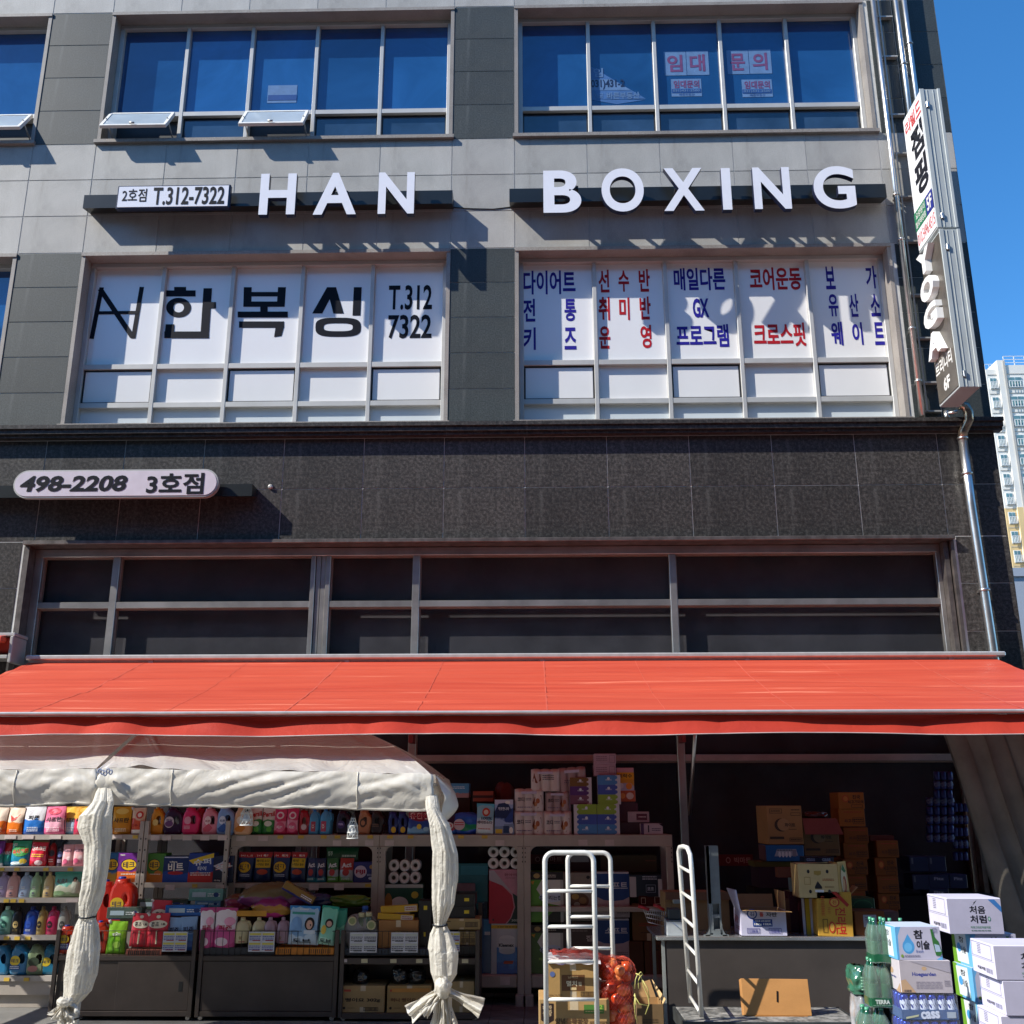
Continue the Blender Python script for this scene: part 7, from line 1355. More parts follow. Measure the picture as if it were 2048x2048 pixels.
# blue can packs at the back right, darkened in colour to paint the gloom
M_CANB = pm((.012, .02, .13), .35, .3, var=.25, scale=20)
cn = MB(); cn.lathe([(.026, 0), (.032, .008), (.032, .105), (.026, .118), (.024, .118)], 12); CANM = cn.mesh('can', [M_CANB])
def can_pack(label, x, y, z, nx, ny, m, writing_='cass', film_c=None, group=None, r=.0325, hh=.12, wcol='c8d0e4', tray=False):
    t = thing('can_pack', label, 'can pack', (x, y, z), 0, group)
    c = MB(); c.lathe([(r*.8, 0), (r*.98, .008), (r*.98, hh-.016), (r*.78, hh-.002), (r*.74, hh-.004)], 14); me = c.mesh('can', [m])
    for j in range(ny):
        for i in range(nx): obj('can', me, t, ((i-(nx-1)/2)*2*r, r+j*2*r, 0))
    if writing_:
        W_ = nx*2*r
        for i in range(nx):
            cx = (i-(nx-1)/2)*2*r
            decals('can_print', [T(writing_, cx/W_, .55, 1.05/nx, .50, wcol, .045, .3)], W_, hh, t, yf=lambda a, b, cx=cx: r-math.sqrt(max(0, r*r-min(abs(a-cx), r*.9)**2))-.001)
    if tray: s = MB(); w = nx*r+.002; s.box(-w, w, -.003, ny*2*r+.003, -.001, hh*.38); s.build('tray', pm(tray, .4), t)
    return t
YB = -.75; n_ = 0
for k, (x0, x1, ys) in enumerate(((885, 1010, (270, 330, 390, 450)), (835, 1020, (440, 500, 560, 620, 680)), (1010, 1110, (480, 560, 640, 720, 800)))):
    for i, y in enumerate(ys):
        if k == 0 and i == 3: continue
        a, b_, z0, z1 = BB(5, x0, y, x1, y+58, YB+.05*k); nx = 4 if k == 1 else 3
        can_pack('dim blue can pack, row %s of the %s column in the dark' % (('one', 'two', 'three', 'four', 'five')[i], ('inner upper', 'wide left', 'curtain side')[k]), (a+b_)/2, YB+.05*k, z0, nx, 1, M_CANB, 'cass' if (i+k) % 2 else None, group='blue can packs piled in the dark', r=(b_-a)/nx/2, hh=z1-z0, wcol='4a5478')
for i, (x0, y0, x1, y1, tx) in enumerate(((720, 830, 845, 930, ''), (845, 830, 960, 930, ''), (740, 950, 850, 1050, ''), (850, 950, 980, 1040, 'Fitz'), (985, 950, 1100, 1040, 'Fitz'), (850, 1040, 980, 1130, 'Fitz'))):
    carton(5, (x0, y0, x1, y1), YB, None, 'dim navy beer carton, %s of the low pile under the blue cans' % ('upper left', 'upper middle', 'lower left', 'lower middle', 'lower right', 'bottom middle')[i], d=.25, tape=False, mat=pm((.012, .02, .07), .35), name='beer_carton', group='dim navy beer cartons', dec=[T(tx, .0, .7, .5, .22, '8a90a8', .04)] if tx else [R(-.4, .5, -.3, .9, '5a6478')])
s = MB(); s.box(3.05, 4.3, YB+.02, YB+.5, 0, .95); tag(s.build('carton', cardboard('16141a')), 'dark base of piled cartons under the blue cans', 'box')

# ================================================================== wire shopping basket
wb = thing('wire_shopping_basket', 'wire shopping basket with red handles hanging by the counter end', 'basket'); s = MB()
p = lambda x, y, yy=-1.6: Q(3, x, y, yy)
n = 11
for i in range(n):
    f_ = i/(n-1); a = p(1400+f_*150, 1172+f_*22, -1.9); b_ = p(1432+f_*105, 1262+f_*25, -1.85); s.tube([a, b_], .0028, 4)
for v in (0, .33, .66, 1): s.tube([p(1400+32*v, 1172+90*v, -1.9), p(1550-13*v, 1194+95*v, -1.9+.03*v)], .0035, 4)
for v in (0, .5, 1): s.tube([p(1400+32*v, 1172+90*v, -1.9), p(1430+20*v, 1160+90*v, -1.65)], .003, 4)
s.build('wire_body', M_STEEL, wb)
s = MB(); s.tube([p(1368, 1158, -1.9), p(1400, 1166, -1.9), p(1440, 1180, -1.9)], .012, 8); s.tube([p(1468, 1150, -1.9), p(1500, 1160, -1.9), p(1540, 1182, -1.9)], .012, 8); s.build('handle', pm('a81c1c', .35), wb)

# ================================================================== hand carts
M_CART = pm((.74, .73, .68), .35, .1, var=.1, scale=6, bump=.05)
def hand_cart(label, pts, rungs, r=.017, floor=None):
    t = thing('hand_cart', label, 'hand cart', group='white ladder backed platform carts')
    s = MB(); s.tube(pts, r, 12); s.build('frame_tube', M_CART, t)
    for a, b_ in rungs: s = MB(); s.tube([a, b_], r*.72, 8); s.build('rung', M_CART, t)
    return t
def loop(xl, xr, y, ztop, zb, rad=.06, dy=0., dx=0.):
    """an upside down U of bent tube; dx,dy lean of the top"""
    out = []; 
    def L_(x, z): k = (z-zb)/(ztop-zb); return Vector((x+dx*k, y+dy*k, z))
    out.append(L_(xl, zb)); out.append(L_(xl, ztop-rad))
    for i in range(1, 7): a = pi/2*i/6; out.append(L_(xl+rad-rad*cos(a), ztop-rad+rad*sin(a)))
    for i in range(0, 7): a = pi/2*i/6; out.append(L_(xr-rad+rad*sin(a), ztop-rad+rad*cos(a)))
    out.append(L_(xr, zb)); return out, L_
YH = -3.5
xl, xr = Q(3, 757, 1100, YH).x, Q(3, 1080, 1100, YH).x; zt = Q(3, 920, 806, YH).z
o_, L_ = loop(xl, xr, YH, zt, .17)
rz = [Q(3, 920, y, YH).z for y in (1058, 1292, 1522, 1770)]
hc1 = hand_cart('white ladder backed cart in front, carrying cartons and onion sacks', o_, [(L_(xl, z), L_(xr, z)) for z in rz])
s = MB(); s.box(xl-.10, xr+.22, YH+.02, YH+.82, .15, .18, c=.006); s.build('platform', M_CART, hc1)
for a in (xl, xr+.1):
    for y in (YH+.1, YH+.72): s = MB(); s.lathe([(.05, -.018), (.06, -.012), (.06, .012), (.05, .018)], 16, 0, 0, 0, axis='y'); s.v = [(p_[1]+a, p_[0]+y, p_[2]+.048) for p_ in s.v]; s.box(a-.02, a+.02, y-.02, y+.02, .1, .15, 1); s.build('wheel', [M_GASKET, M_STEEL], hc1)
YH2 = -2.62
x2l, x2r = Q(3, 908, 1100, YH2).x, Q(3, 1192, 1100, YH2).x; zt2 = Q(3, 1050, 806, YH2).z
o_, L2 = loop(x2l, x2r, YH2, zt2, .17)
hc2 = hand_cart('second white ladder backed cart standing behind the loaded one', o_, [(L2(x2l, z), L2(x2r, z)) for z in [Q(3, 1050, y, YH2).z for y in (1026, 1227, 1434, 1640, 1840)]])
s = MB(); s.box(x2l-.04, x2r+.06, YH2+.02, YH2+.6, .15, .18, c=.006); s.build('platform', M_CART, hc2)
for a in (x2l, x2r):
    for y in (YH2+.1, YH2+.5): s = MB(); s.lathe([(.05, -.018), (.06, -.012), (.06, .012), (.05, .018)], 16, 0, 0, 0, axis='y'); s.v = [(p_[1]+a, p_[0]+y, p_[2]+.048) for p_ in s.v]; s.box(a-.02, a+.02, y-.02, y+.02, .1, .15, 1); s.build('wheel', [M_GASKET, M_STEEL], hc2)
# third cart, seen from its side
YK = -3.05; Pk = lambda x, y, Y: Q(4, x, y, Y)
zf = .30
far = [Pk(330, 1880, YK+.55), Pk(262, 900, YK+.35), Pk(254, 800, YK+.33), Pk(262, 770, YK+.30), Pk(285, 765, YK+.22), Pk(312, 775, YK+.08), Pk(330, 820, YK), Pk(338, 900, YK-.01), Pk(405, 1890, YK)]
far[0].z = .34; far[-1].z = .34; far[0].x = Pk(335, 1850, YK+.55).x
hc3 = hand_cart('white ladder backed cart seen from its side, with a worn wooden deck', far, [])
lx = lambda z: (far[0]+(far[1]-far[0])*((z-far[0].z)/(far[1].z-far[0].z)), far[8]+(far[7]-far[8])*((z-far[8].z)/(far[7].z-far[8].z)))
for y in (930, 1110, 1292, 1475, 1665, 1858):
    z = max(.36, Pk(330, y, YK).z); a, b_ = lx(z+.015)[0], lx(z-.01)[1]; s = MB(); s.tube([a, b_], .012, 8); s.build('rung', M_CART, hc3)
xd0, xd1 = Pk(330, 1890, YK).x, Pk(1440, 1890, YK).x
M_DECK = stone('worn_deck_wood', (.22, .215, .20), (.10, .10, .095), (.34, .33, .31), .7, .3, 14, tone=.2)
for k in range(5): s = MB(); s.box(xd0-.03, xd1, YK+.02+k*.105, YK+.118+k*.105, .285, .31+.002*(k % 2), c=.003); s.build('deck_board', M_DECK, hc3)
s = MB(); s.box(xd0-.05, xd1+.01, YK, YK+.02, .22, .308, c=.004); s.box(xd0-.05, xd1+.01, YK+.55, YK+.57, .22, .308); s.box(xd0-.05, xd0-.03, YK+.02, YK+.55, .22, .308); s.box(xd1-.01, xd1+.01, YK+.02, YK+.55, .22, .312); s.build('deck_frame', pm((.05, .055, .055), .5, .3, var=.3), hc3)
for a in (xd0+.08, xd1-.15):
    for y in (YK+.1, YK+.5): s = MB(); s.lathe([(.06, -.02), (.08, -.014), (.08, .014), (.06, .02)], 18, 0, 0, 0, axis='y'); s.v = [(p_[0]+a, p_[1]+y, p_[2]+.068) for p_ in s.v]; s.box(a-.02, a+.02, y-.025, y+.025, .14, .22, 1); s.build('wheel', [M_GASKET, M_STEEL], hc3)
# cardboard box lying on the deck
x, w, z, h = bottom_at(4, (668, 1628, 1110, 1820), YK+.22, .33)
t = thing('flattened_carton', 'plain orange brown carton with a slot handle leaning on the cart deck', 'box', (x, YK+.18, .318), rot=(radians(-14), radians(.5), 0))
s = MB(); s.box(-w/2, w/2, 0, .08, .0, h+.01, c=.002); s.build('body', cardboard('c08a52'), t)
decals('slot', [('p', [(.0, .38), (.03, .36), (.045, .68), (.015, .70)], '1a0f08')], w, h, t)
s = MB(); s.box(-w/2+.02, w/2-.03, -.004, .06, -.008, .0); s.build('bottom_flap', cardboard('a8743c'), t)

# ================================================================== cartons and onions on the first cart
YO = YH+.05
z1_ = Q(3, 920, 1765, YO).z
t = carton(3, (716, 1768, 1182, 2140), YO, .18, 'tan sauce carton with a green label, bottom of the loaded cart', col='b89562', d=.36, dec=[('p', [(-.47, .92), (-.47, .62), (-.38, .55), (-.29, .62), (-.29, .92)], '2c1c1a'), T('해찬', -.38, .84, .13, .1, 'c8b08a', .03), T('쌈장', -.38, .74, .13, .1, 'c8b08a', .03), R(.14, .74, .42, .90, '4c7c34'), T('32', .36, .86, .08, .08, '9ab84a', .04), Lp(.16, .76, .40, .80, 1, 'c8b87a'), T('양념듬뿍쌈장', -.04, .60, .46, .12, '5a4028', .03), ('f', .22, .50, .46, .60, '4a3520'), ('c', .24, .51, .44, .58, '4a3520')])
zc_ = t.location.z; hz = Q(3, 920, 1768, YO).z
carton(3, (770, 1536, 1112, 1764), YO+.015, hz+.001, 'tan anchovy carton with a brown label on top of the sauce carton', col='b8935c', d=.33, dec=[R(-.22, .22, .22, .68, '6a4424'), T('남해안', .0, .61, .2, .07, 'c8a878', .02), T('멸치', -.03, .43, .20, .16, 'ead8b0', .06), T('볶음', .13, .42, .06, .12, 'ead8b0', .02), R(-.06, .24, .06, .32, 'd8bc88'), O(-.40, .70, .05, .08, '5a6a9c'), ('f', .14, .06, .46, .20, '4a3520'), ('c', .16, .08, .44, .18, '4a3520'), T('300g 24개입', -.35, .10, .26, .05, '4a3520', .01)])
s = MB(); q = BB(3, 772, 1500, 1122, 1540, YO+.0); 
def sh_(u, v): return (q[0]+(q[1]-q[0])*u, YO-.005+.34*v, q[3]-.035*(1-v)**3+.012*noise.noise(Vector((u*6, v*5, 0)))-.01*v)
s.grid(sh_, 24, 16); zz_ = hz+Q(3, 941, 1536, YO+.015).z-Q(3, 941, 1764, YO+.015).z
tag(s.build('plastic_sheet', pm('c8c4c4', .15, coat=.5)), 'white plastic sheet lying over the anchovy carton', 'plastic sheet')
M_ON = []
for c in ('f06028', 'f88040', 'e04a20', 'f89050'):
    M_ON.append(pm(c, .22, var=.18, scale=18, coat=.5))
on = MB(); on.lathe([(.004, -.040), (.018, -.039), (.033, -.025), (.040, -.002), (.036, .020), (.020, .035), (.007, .043), (.003, .050)], 16); ONM = []
for m in M_ON: ONM.append(on.mesh('onion', m))
M_NET = cloth('red_net_film', (.85, .12, .06), (.70, .08, .05), transl=.5, clear=.88, rough=.2, bump=.6, bscale=22, gloss=.25)
M_NETC = pm((.72, .10, .05), .5)
def sack(label, k, q, Y, d, seed, n_on):
    x0, x1, z0, z1 = BB(k, *q, Y); t = thing('onion_sack', label, 'onion sack', ((x0+x1)/2, Y, z0), group='red net sacks of onions'); w, h = x1-x0, z1-z0; rnd = random.Random(seed); pts = []
    tries = 0
    while len(pts) < n_on and tries < 6000:
        tries += 1; a = Vector((rnd.uniform(-1, 1), rnd.uniform(-1, 1), rnd.uniform(-1, 1)))
        if a.length > 1: continue
        a = a.normalized()*rnd.uniform(.86, 1); c = Vector((a.x*(w/2-.045), a.y*(d/2-.045), h/2+a.z*(h/2-.045)))
        if a.y > .3 or any((c-p_).length < .058 for p_ in pts): continue
        pts.append(c)
    for c in pts:
        o = obj('onion', ONM[rnd.randrange(4)], t, (c.x, c.y+d/2, c.z), (rnd.uniform(0, 6), rnd.uniform(0, 6), rnd.uniform(0, 6))); sc = rnd.uniform(.85, 1.12); o.scale = (sc, sc, sc*.95)
    def fn(u, v):
        a, b = 2*pi*u, pi*(.02+.96*v); r0 = Vector((cos(a)*sin(b), sin(a)*sin(b), cos(b))); bmp = 1.0+.05*noise.noise(r0*6+Vector((seed, 0, 0)))+.03*noise.noise(r0*14)
        for p_ in pts:
            pass
        s_ = abs(sin(b))**.7/max(1e-4, sin(b)) if sin(b) > .05 else 1
        return (cos(a)*sin(b)*s_*w/2*bmp, d/2+sin(a)*sin(b)*s_*d/2*bmp, h/2+cos(b)*h/2*bmp)
    s = MB(); s.grid(fn, 44, 30, wrap=True); s.build('net_skin', M_NET, t)
    s = MB()
    for i in range(26):
        for sgn in (1, -1):
            s.tube([Vector(fn(((i+sgn*j*.28)/26) % 1, .04+.92*j/26)) for j in range(27)], .0008, 3, caps=False)
    s.build('net_cord', M_NETC, t, kind='stuff'); return t
sk1 = sack('red net onion sack at the top right of the loaded cart', 3, (1095, 1500, 1362, 1705), YO+.02, .26, 3, 34)
sk2 = sack('red net onion sack hanging below the top one on the cart', 3, (1100, 1640, 1345, 1850), YO-.01, .24, 5, 30)
sk3 = sack('lowest red net onion sack, cut by the bottom edge', 3, (1130, 1750, 1362, 2020), YO+.0, .26, 8, 40)
s = MB()
def neck(u, v):
    a = p_l[0].lerp(p_l[1], u); f_ = sin(u*pi)*.02; return (a.x, a.y+.10*v+.012*noise.noise(Vector((u*8, v*3, 1))), a.z-(.02+.05*u)*v+.045*sin(pi*u*.9)*(1-v)+.016*noise.noise(Vector((u*9, v*4, 0))))
p_l = (Q(3, 788, 1450, YO+.05), Q(3, 1190, 1512, YO+.02)); s.grid(neck, 40, 10); s.face([tuple(p_l[0]+Vector(a)) for a in ((0, 0, .01), (.02, .01, -.03), (.05, .0, -.025), (.03, 0, 0))])
t = s.build('sack_neck', cloth('red_net_neck', (.62, .07, .045), (.5, .05, .03), transl=.3, clear=.15, rough=.4, bump=.8, bscale=30), None); t.parent = sk1; t.matrix_parent_inverse = Matrix.Identity(4); t.location = -Vector(sk1.location)
s = MB(); yc = 'c8c070'
for pts in (((1352, 1600), (1380, 1612), (1392, 1640), (1405, 1690), (1432, 1750), (1440, 1800), (1415, 1868)), ((1365, 1600), (1350, 1640), (1345, 1700)), ((1370, 1605), (1385, 1590), (1398, 1605), (1380, 1622), (1368, 1650), (1372, 1700)), ((1395, 1640), (1430, 1700), (1442, 1760)), ((1345, 1730), (1352, 1790), (1345, 1850), (1362, 1920)), ((1340, 1740), (1375, 1800), (1438, 1812)), ((1350, 1740), (1342, 1800), (1350, 1900))):
    s.tube([Q(3, a, b, YO+.02-.01*(i % 2)) for i, (a, b) in enumerate(pts)], .0035, 5)
t = s.build('tie_string', pm(yc, .6), None); t.parent = sk1; t.location = -Vector(sk1.location)
# open carton on the floor behind the onions
t, w, h, d = open_carton(3, (1362, 1802, 1536, 2050), -2.5, 0, 'open tan carton on the ground between the onions and the counter', cardboard('7a6244'), M_CI, .3, [Lp(-.3, .6, .3, .7, 2, '4a3a28'), Lp(-.3, .4, .2, .5, 2, '4a3a28')])
flap(t, cardboard('c8a878'), [(w/2, .02, h-.002), (w/2, .26, h-.002), (w/2-.05, .26, h+.13), (w/2+.02, .02, h+.03)]); flap(t, M_CI, [(-w/2, .3, h), (w/2-.02, .3, h), (w/2-.06, .33, h+.12), (-w/2, .33, h+.08)])

# ================================================================== drinks boxes stacked at the right
def soju_box(k, q, Y, zb, label, kind, d, group, dec_only=()):  # fronts greyer than the sides: grazing sunlight painted into the colours
    if kind == 'bird':
        m = pm('d4d0e2', .45, var=.03, bump=.05, bscale=10)
        dec = [R(-.495, .01, .495, .97, 'b4b0c4'), ('p', [(-.06, .93), (-.01, .87), (.06, .94), (.0, .83), (-.03, .80), (.0, .86)], '2a3032'), T('처음', .05, .67, .29, .22, K, .026), T('처럼', .05, .41, .30, .22, K, .026), O(.25, .42, .028, .065, '2c6a5c'), O(.25, .42, .018, .045, 'a8c0b8'), T('자연그대로처음처럼', .07, .19, .36, .07, '2c7a4c', .01), Lp(-.1, .08, .26, .12, 1, '4a6a5a'), ('p', [(.26, .96), (.38, .96), (.49, .76), (.49, .60)], '3a74b4')]
        sd = [R(-.49, .48, .49, .49, '8a88a0'), ('f', -.46, .52, .4, .96, '9a98b0'), Lp(-.2, .62, -.05, .92, 6, '7a7890'), T('처음처럼', -.1, .2, .34, .10, '2c2c3c', .02), ('c', .12, .12, .38, .26, '8a88a0')]
    else:
        m = pm('c9d4e4', .4, var=.03)
        dec = [R(-.5, 0, .5, 1, '62a8d8'), ('p', [(-.38, 1.), (.5, 1.), (.5, .12), (.36, 0.), (-.46, 0.), (-.46, .72)], 'b9b6c8'),
               O(-.24, .40, .135, .22, '4a9ad2'), ('p', [(-.355, .50), (-.24, .78), (-.125, .50), (-.17, .42), (-.31, .42)], '4a9ad2'), O(-.25, .38, .09, .14, '6ab4e2'),
               T('참', .0, .77, .21, .27, K, .026), T('이슬', .09, .45, .29, .27, K, .026), T('fresh', -.0, .26, .16, .09, '3a5aa0', .0), O(-.40, .12, .03, .05, '7a9a3a'), Lp(-.34, .08, -.0, .15, 2, '5a5a7a'),
               ('p', [(.28, .93), (.34, .93), (.36, .70), (.44, .56), (.50, .22), (.46, .12), (.36, .13), (.31, .52), (.30, .70)], '2c6a2c'), ('p', [(.34, .48), (.45, .44), (.48, .25), (.36, .24)], 'a8bcd0'), ('f', .34, .84, .42, .96, '8a88a8')]
        sd = [R(-.5, 0, .5, 1, '6ab0dc'), ('p', [(-.5, 0), (-.5, 1), (-.3, 1), (-.15, 0)], '6a9c2c'), ('p', [(-.28, .06), (-.35, .92), (.25, .95), (.30, .06)], 'd4dce2'), T('참', .0, .76, .26, .18, K, .02), T('이슬', .05, .46, .3, .22, K, .02), O(-.15, .5, .1, .14, '4a9ad2')]
    return carton(k, q, Y, zb, label, d=d, tape=False, mat=m, dec=dec, side=sd, group=group, name='drinks_box')
GS = 'white and blue drinks boxes stacked at the right'
YP = -4.0
zb1 = BB(6, 510, 575, 1010, 942, YP)
b1 = soju_box(6, (515, 575, 1012, 942), YP, None, 'white and blue drinks box with a blue drop and green bottle print, front stack top', 'drop', .30, GS)
zt_ = b1.location.z
hg = carton(6, (557, 948, 1128, 1312), YP-.01, None, 'pale grey wheat beer box under the drop printed box', d=.30, tape=False, mat=pm('c4bcc0', .45, var=.03), name='beer_box', group=None, dec=[R(-.49, .01, .49, .99, 'aba3a8'), T('Hoegaarden', -.03, .56, .46, .15, '3c4486', .04), O(-.02, .75, .05, .06, 'b89a78'), ('p', [(.22, .98), (.34, .98), (.46, .84), (.40, .72), (.30, .84)], 'b8926c'), ('p', [(-.49, .02), (-.49, .38), (-.40, .42), (-.28, .16), (-.22, .02)], 'b89878'), ('l', -.2, .12, .3, .36, 5, '8a8490'), ('c', -.44, .03, -.30, .10, '4a4450'), ('l', .34, .2, .46, .4, 4, '8a8490'), ('p', [(-.3, .98), (.48, .98), (.48, .62)], '9f99a2')],  # grey front panel paints the grazing light, darker than the sides
            side=[O(-.05, .6, .14, .1, 'b89a78'), T('Hoegaarden', -.05, .42, .6, .09, '3c4486', .02), ('p', [(-.48, .0), (-.48, .2), (-.2, .05)], 'b89878'), ('p', [(.2, 0), (.48, 0), (.48, .3)], 'b89878')])
M_CASS = pm((.025, .055, .42), .22, .6, var=.15, scale=8)
xw = BB(6, 560, 1320, 1175, 1480, YP)
nx = 6; rr = (xw[1]-xw[0])/nx/2; z0c = Q(6, 880, 1600, YP).z; hcn = Q(6, 880, 1318, YP).z-z0c
GC = 'blue beer can trays in the front stack'
for i in range(3):
    zz2 = z0c-i*(hcn+.004)
    if zz2 < 0.0: break
    cp = can_pack(('upper', 'second', 'third')[i]+' blue beer can tray in the front stack', (xw[0]+xw[1])/2, YP-.01, zz2, nx, 4, M_CASS, 'cass', r=rr, hh=hcn, wcol='d8dce6', tray='3c5c88', group=GC)
    W_ = nx*2*rr; decals('tray_print', [T('cass', -.0, .18, .34, .30, 'dfe2ea', .07, .05), ('p', [(-.44, .02), (-.22, .12), (-.2, .2), (-.44, .1)], 'c8c8a0'), R(.3, .06, .46, .30, '9aa6b4')], W_, hcn, cp, yf=lambda a, b: -.0045)
    s = MB(); s.box(-W_/2-.005, W_/2+.005, -.006, 8*rr+.006, .004, hcn+.002); s.build('shrink_film', film((.85, .88, .94), .07), cp)
zz2 -= .003
s = MB(); s.box(xw[0], xw[1], YP, YP+.3, -.011, max(.02, zz2)); tag(s.build('pallet', pm((.10, .14, .22), .6)), 'low blue plinth under the front stack of beer cans', 'plinth')
# second stack with the bird printed box on top
Y2 = -3.45
b2 = soju_box(6, (1350, 655, 1862, 1028), Y2, None, 'drop printed drinks box in the rear stack, directly under the bird printed box', 'drop', .30, GS)
h2 = Q(6, 1600, 655, Y2).z-Q(6, 1600, 1028, Y2).z; zz3 = b2.location.z; x2, w2_ = b2.location.x, BB(6, 1350, 655, 1862, 1028, Y2); w2_ = w2_[1]-w2_[0]
def copy_box(src, loc, label): c = copy_tree(src); c.location = loc; c['label'] = label; return c
for i in range(3):
    zc2 = zz3-(i+1)*(h2+.002)
    if zc2 < -.02: break
    copy_box(b2, (x2+.012*((i % 2)*2-1), Y2-.01*i, zc2), 'drop printed drinks box, %s from the top of the rear stack' % ('second', 'third', 'fourth')[i])
zlow = zz3-(i+0)*(h2+.002) if zc2 < -.02 else zc2
s = MB(); s.box(x2-w2_/2, x2+w2_/2, Y2, Y2+.3, -.011, zlow); tag(s.build('pallet', pm((.10, .12, .16), .6)), 'low dark plinth under the rear stack of drinks boxes', 'plinth')
xx = BB(6, 1080, 255, 1690, 600, Y2-.02)
bt = soju_box(6, (1085, 255, 1688, 598), Y2-.02, zz3+h2+.001, 'white drinks box with a bird mark and blue corner, highest of all at the right', 'bird', .36, GS)
# third stack at the far right, nearest the viewer
Y3 = -4.55
b3 = soju_box(6, (1610, 782, 2330, 1168), Y3, None, 'bird printed drinks box, top of the nearest stack at the right edge', 'bird', .34, GS)
h3 = Q(6, 1900, 782, Y3).z-Q(6, 1900, 1168, Y3).z; zz4 = b3.location.z; x3 = b3.location.x; k = BB(6, 1610, 782, 2330, 1168, Y3); w3 = k[1]-k[0]
for i in range(3):
    zc3 = zz4-(i+1)*(h3+.002)
    if zc3 < -.05: break
    copy_box(b3, (x3+(.03 if i == 0 else .0), Y3+.01*i, zc3), 'bird printed drinks box, %s from the top of the nearest stack' % ('second from top', 'third from top', 'fourth from top')[i]); zl3 = zc3
s = MB(); s.box(x3-w3/2, x3+w3/2, Y3, Y3+.3, -.011, max(.0, zl3)); tag(s.build('pallet', pm((.10, .12, .16), .6)), 'low dark plinth under the nearest stack of drinks boxes', 'plinth')
# bottle packs left of the front stack
M_PET = pm((.014, .09, .05), .08, 0, .7, var=.3, scale=10, coat=1.)
def pet_pack(label, x, y, z, nx, ny, r, h, wrap, group, film_c='2c7a5c', txt=None):
    t = thing('bottle_pack', label, 'bottle pack', (x, y, z), 0, group); b = MB()
    b.lathe([(r*.8, 0), (r*.96, .01), (r*.96, h*.55), (r*.9, h*.66), (r*.5, h*.82), (r*.30, h*.90), (r*.30, h*.94)], 14); me = b.mesh('bottle', M_PET)
    c = MB(); c.lathe([(r*.33, h*.935), (r*.34, h*.945), (r*.33, h*1.0)], 10); cm = c.mesh('cap', pm('4f9a78', .3)); l_ = MB(); l_.lathe([(r*.965, h*.18), (r*.97, h*.19), (r*.97, h*.48), (r*.965, h*.49)], 14); lm = l_.mesh('label_band', pm(wrap, .3, coat=.3))
    for j in range(ny):
        for i in range(nx):
            p_ = ((i-(nx-1)/2)*2*r, r+j*2*r, 0); o = obj('bottle', me, t, p_); obj('cap', cm, o); obj('label_band', lm, o)
    s = MB(); W2 = nx*r+.004; D2 = ny*2*r+.004
    def wf(u, v):
        a = 2*pi*u; cx_, sx_ = cos(a), sin(a); e = .25; X = W2*(1 if cx_ >= 0 else -1)*abs(cx_)**e; Yy = D2/2*(1 if sx_ >= 0 else -1)*abs(sx_)**e; k_ = 1-.28*max(0, v-.75)/.25
        return (X*k_+.004*noise.noise(Vector((a*3, v*5, 0))), ny*r+Yy*k_, h*(.01+.84*v)+.008*noise.noise(Vector((a*4, v, 3))))
    s.grid(wf, 40, 14, wrap=True); s.build('shrink_film', film('d3e8dc', .15, .08), t)
    s = MB(); s.grid(lambda u, v: (lambda q_: (q_[0]*1.006, q_[1]+(q_[1]-ny*r)*.006, q_[2]))(wf(u, .03+.20*v)), 40, 5, wrap=True); s.build('printed_wrap', pm(wrap, .2, coat=.6, bump=.5, bscale=18, var=.2), t)
    if txt: decals('wrap_print', [T(txt, .0, .13, .6, .09, 'c8d4c8', .05), Lp(-.4, .05, .4, .07, 1, '8ab09a')], 2*W2, h, t, yf=lambda a, b_: ny*r-D2/2-.004)
    return t
GP = 'green bottle packs left of the drinks boxes'
YG1 = -3.85
for i, (x0, y0, x1, y1, txt) in enumerate(((238, 482, 470, 985, None), (215, 935, 470, 1480, 'TERRA'), (150, 1480, 470, 1990, 'TERRA'))):
    a, b_, z0, z1 = BB(6, x0, y0, x1, y1, YG1); z0 = max(0, z0)
    pet_pack(('top', 'middle', 'bottom')[i]+' pack of big green bottles against the front stack', (a+b_)/2, YG1, z0, 2, 2, (b_-a)/4, z1-z0, '1c5a3c', GP, txt=txt)
a, b_, z0, z1 = BB(6, 400, 482, 640, 600, -3.68)
pet_pack('pack of green bottles whose caps show behind the drop printed box', (a+b_)/2+.02, -3.62, Q(6, 500, 985, -3.62).z, 2, 1, (b_-a)/4, Q(6, 500, 484, -3.62).z-Q(6, 500, 985, -3.62).z, '1c5a3c', GP)
YG2 = -3.55
a, b_, z0, z1 = BB(6, 36, 1022, 225, 1345, YG2)
lumpy_bag('wrapped_bottle_pack', 'dark green shrink wrapped bottle pack, leftmost of the drinks', 'bottle pack', 6, (30, 1020, 235, 1350), YG2, None, .22, pm((.04, .15, .09), .12, coat=1., bump=.7, bscale=12, var=.3), 71, peak=.22, dec=[Lp(-.1, .2, .4, .7, 5, '9ac8ac')])
lumpy_bag('wrapped_bottle_pack', 'clear wrapped water bottle pack with a red stripe under the dark green one', 'bottle pack', 6, (70, 1345, 290, 1760), YG2, 0, .22, pm((.30, .30, .31), .12, coat=1., bump=.7, bscale=12, var=.35), 77, peak=.22, dec=[R(-.45, .66, .45, .72, 'a83a3c'), R(-.45, .5, .45, .64, 'b8b4bc')])

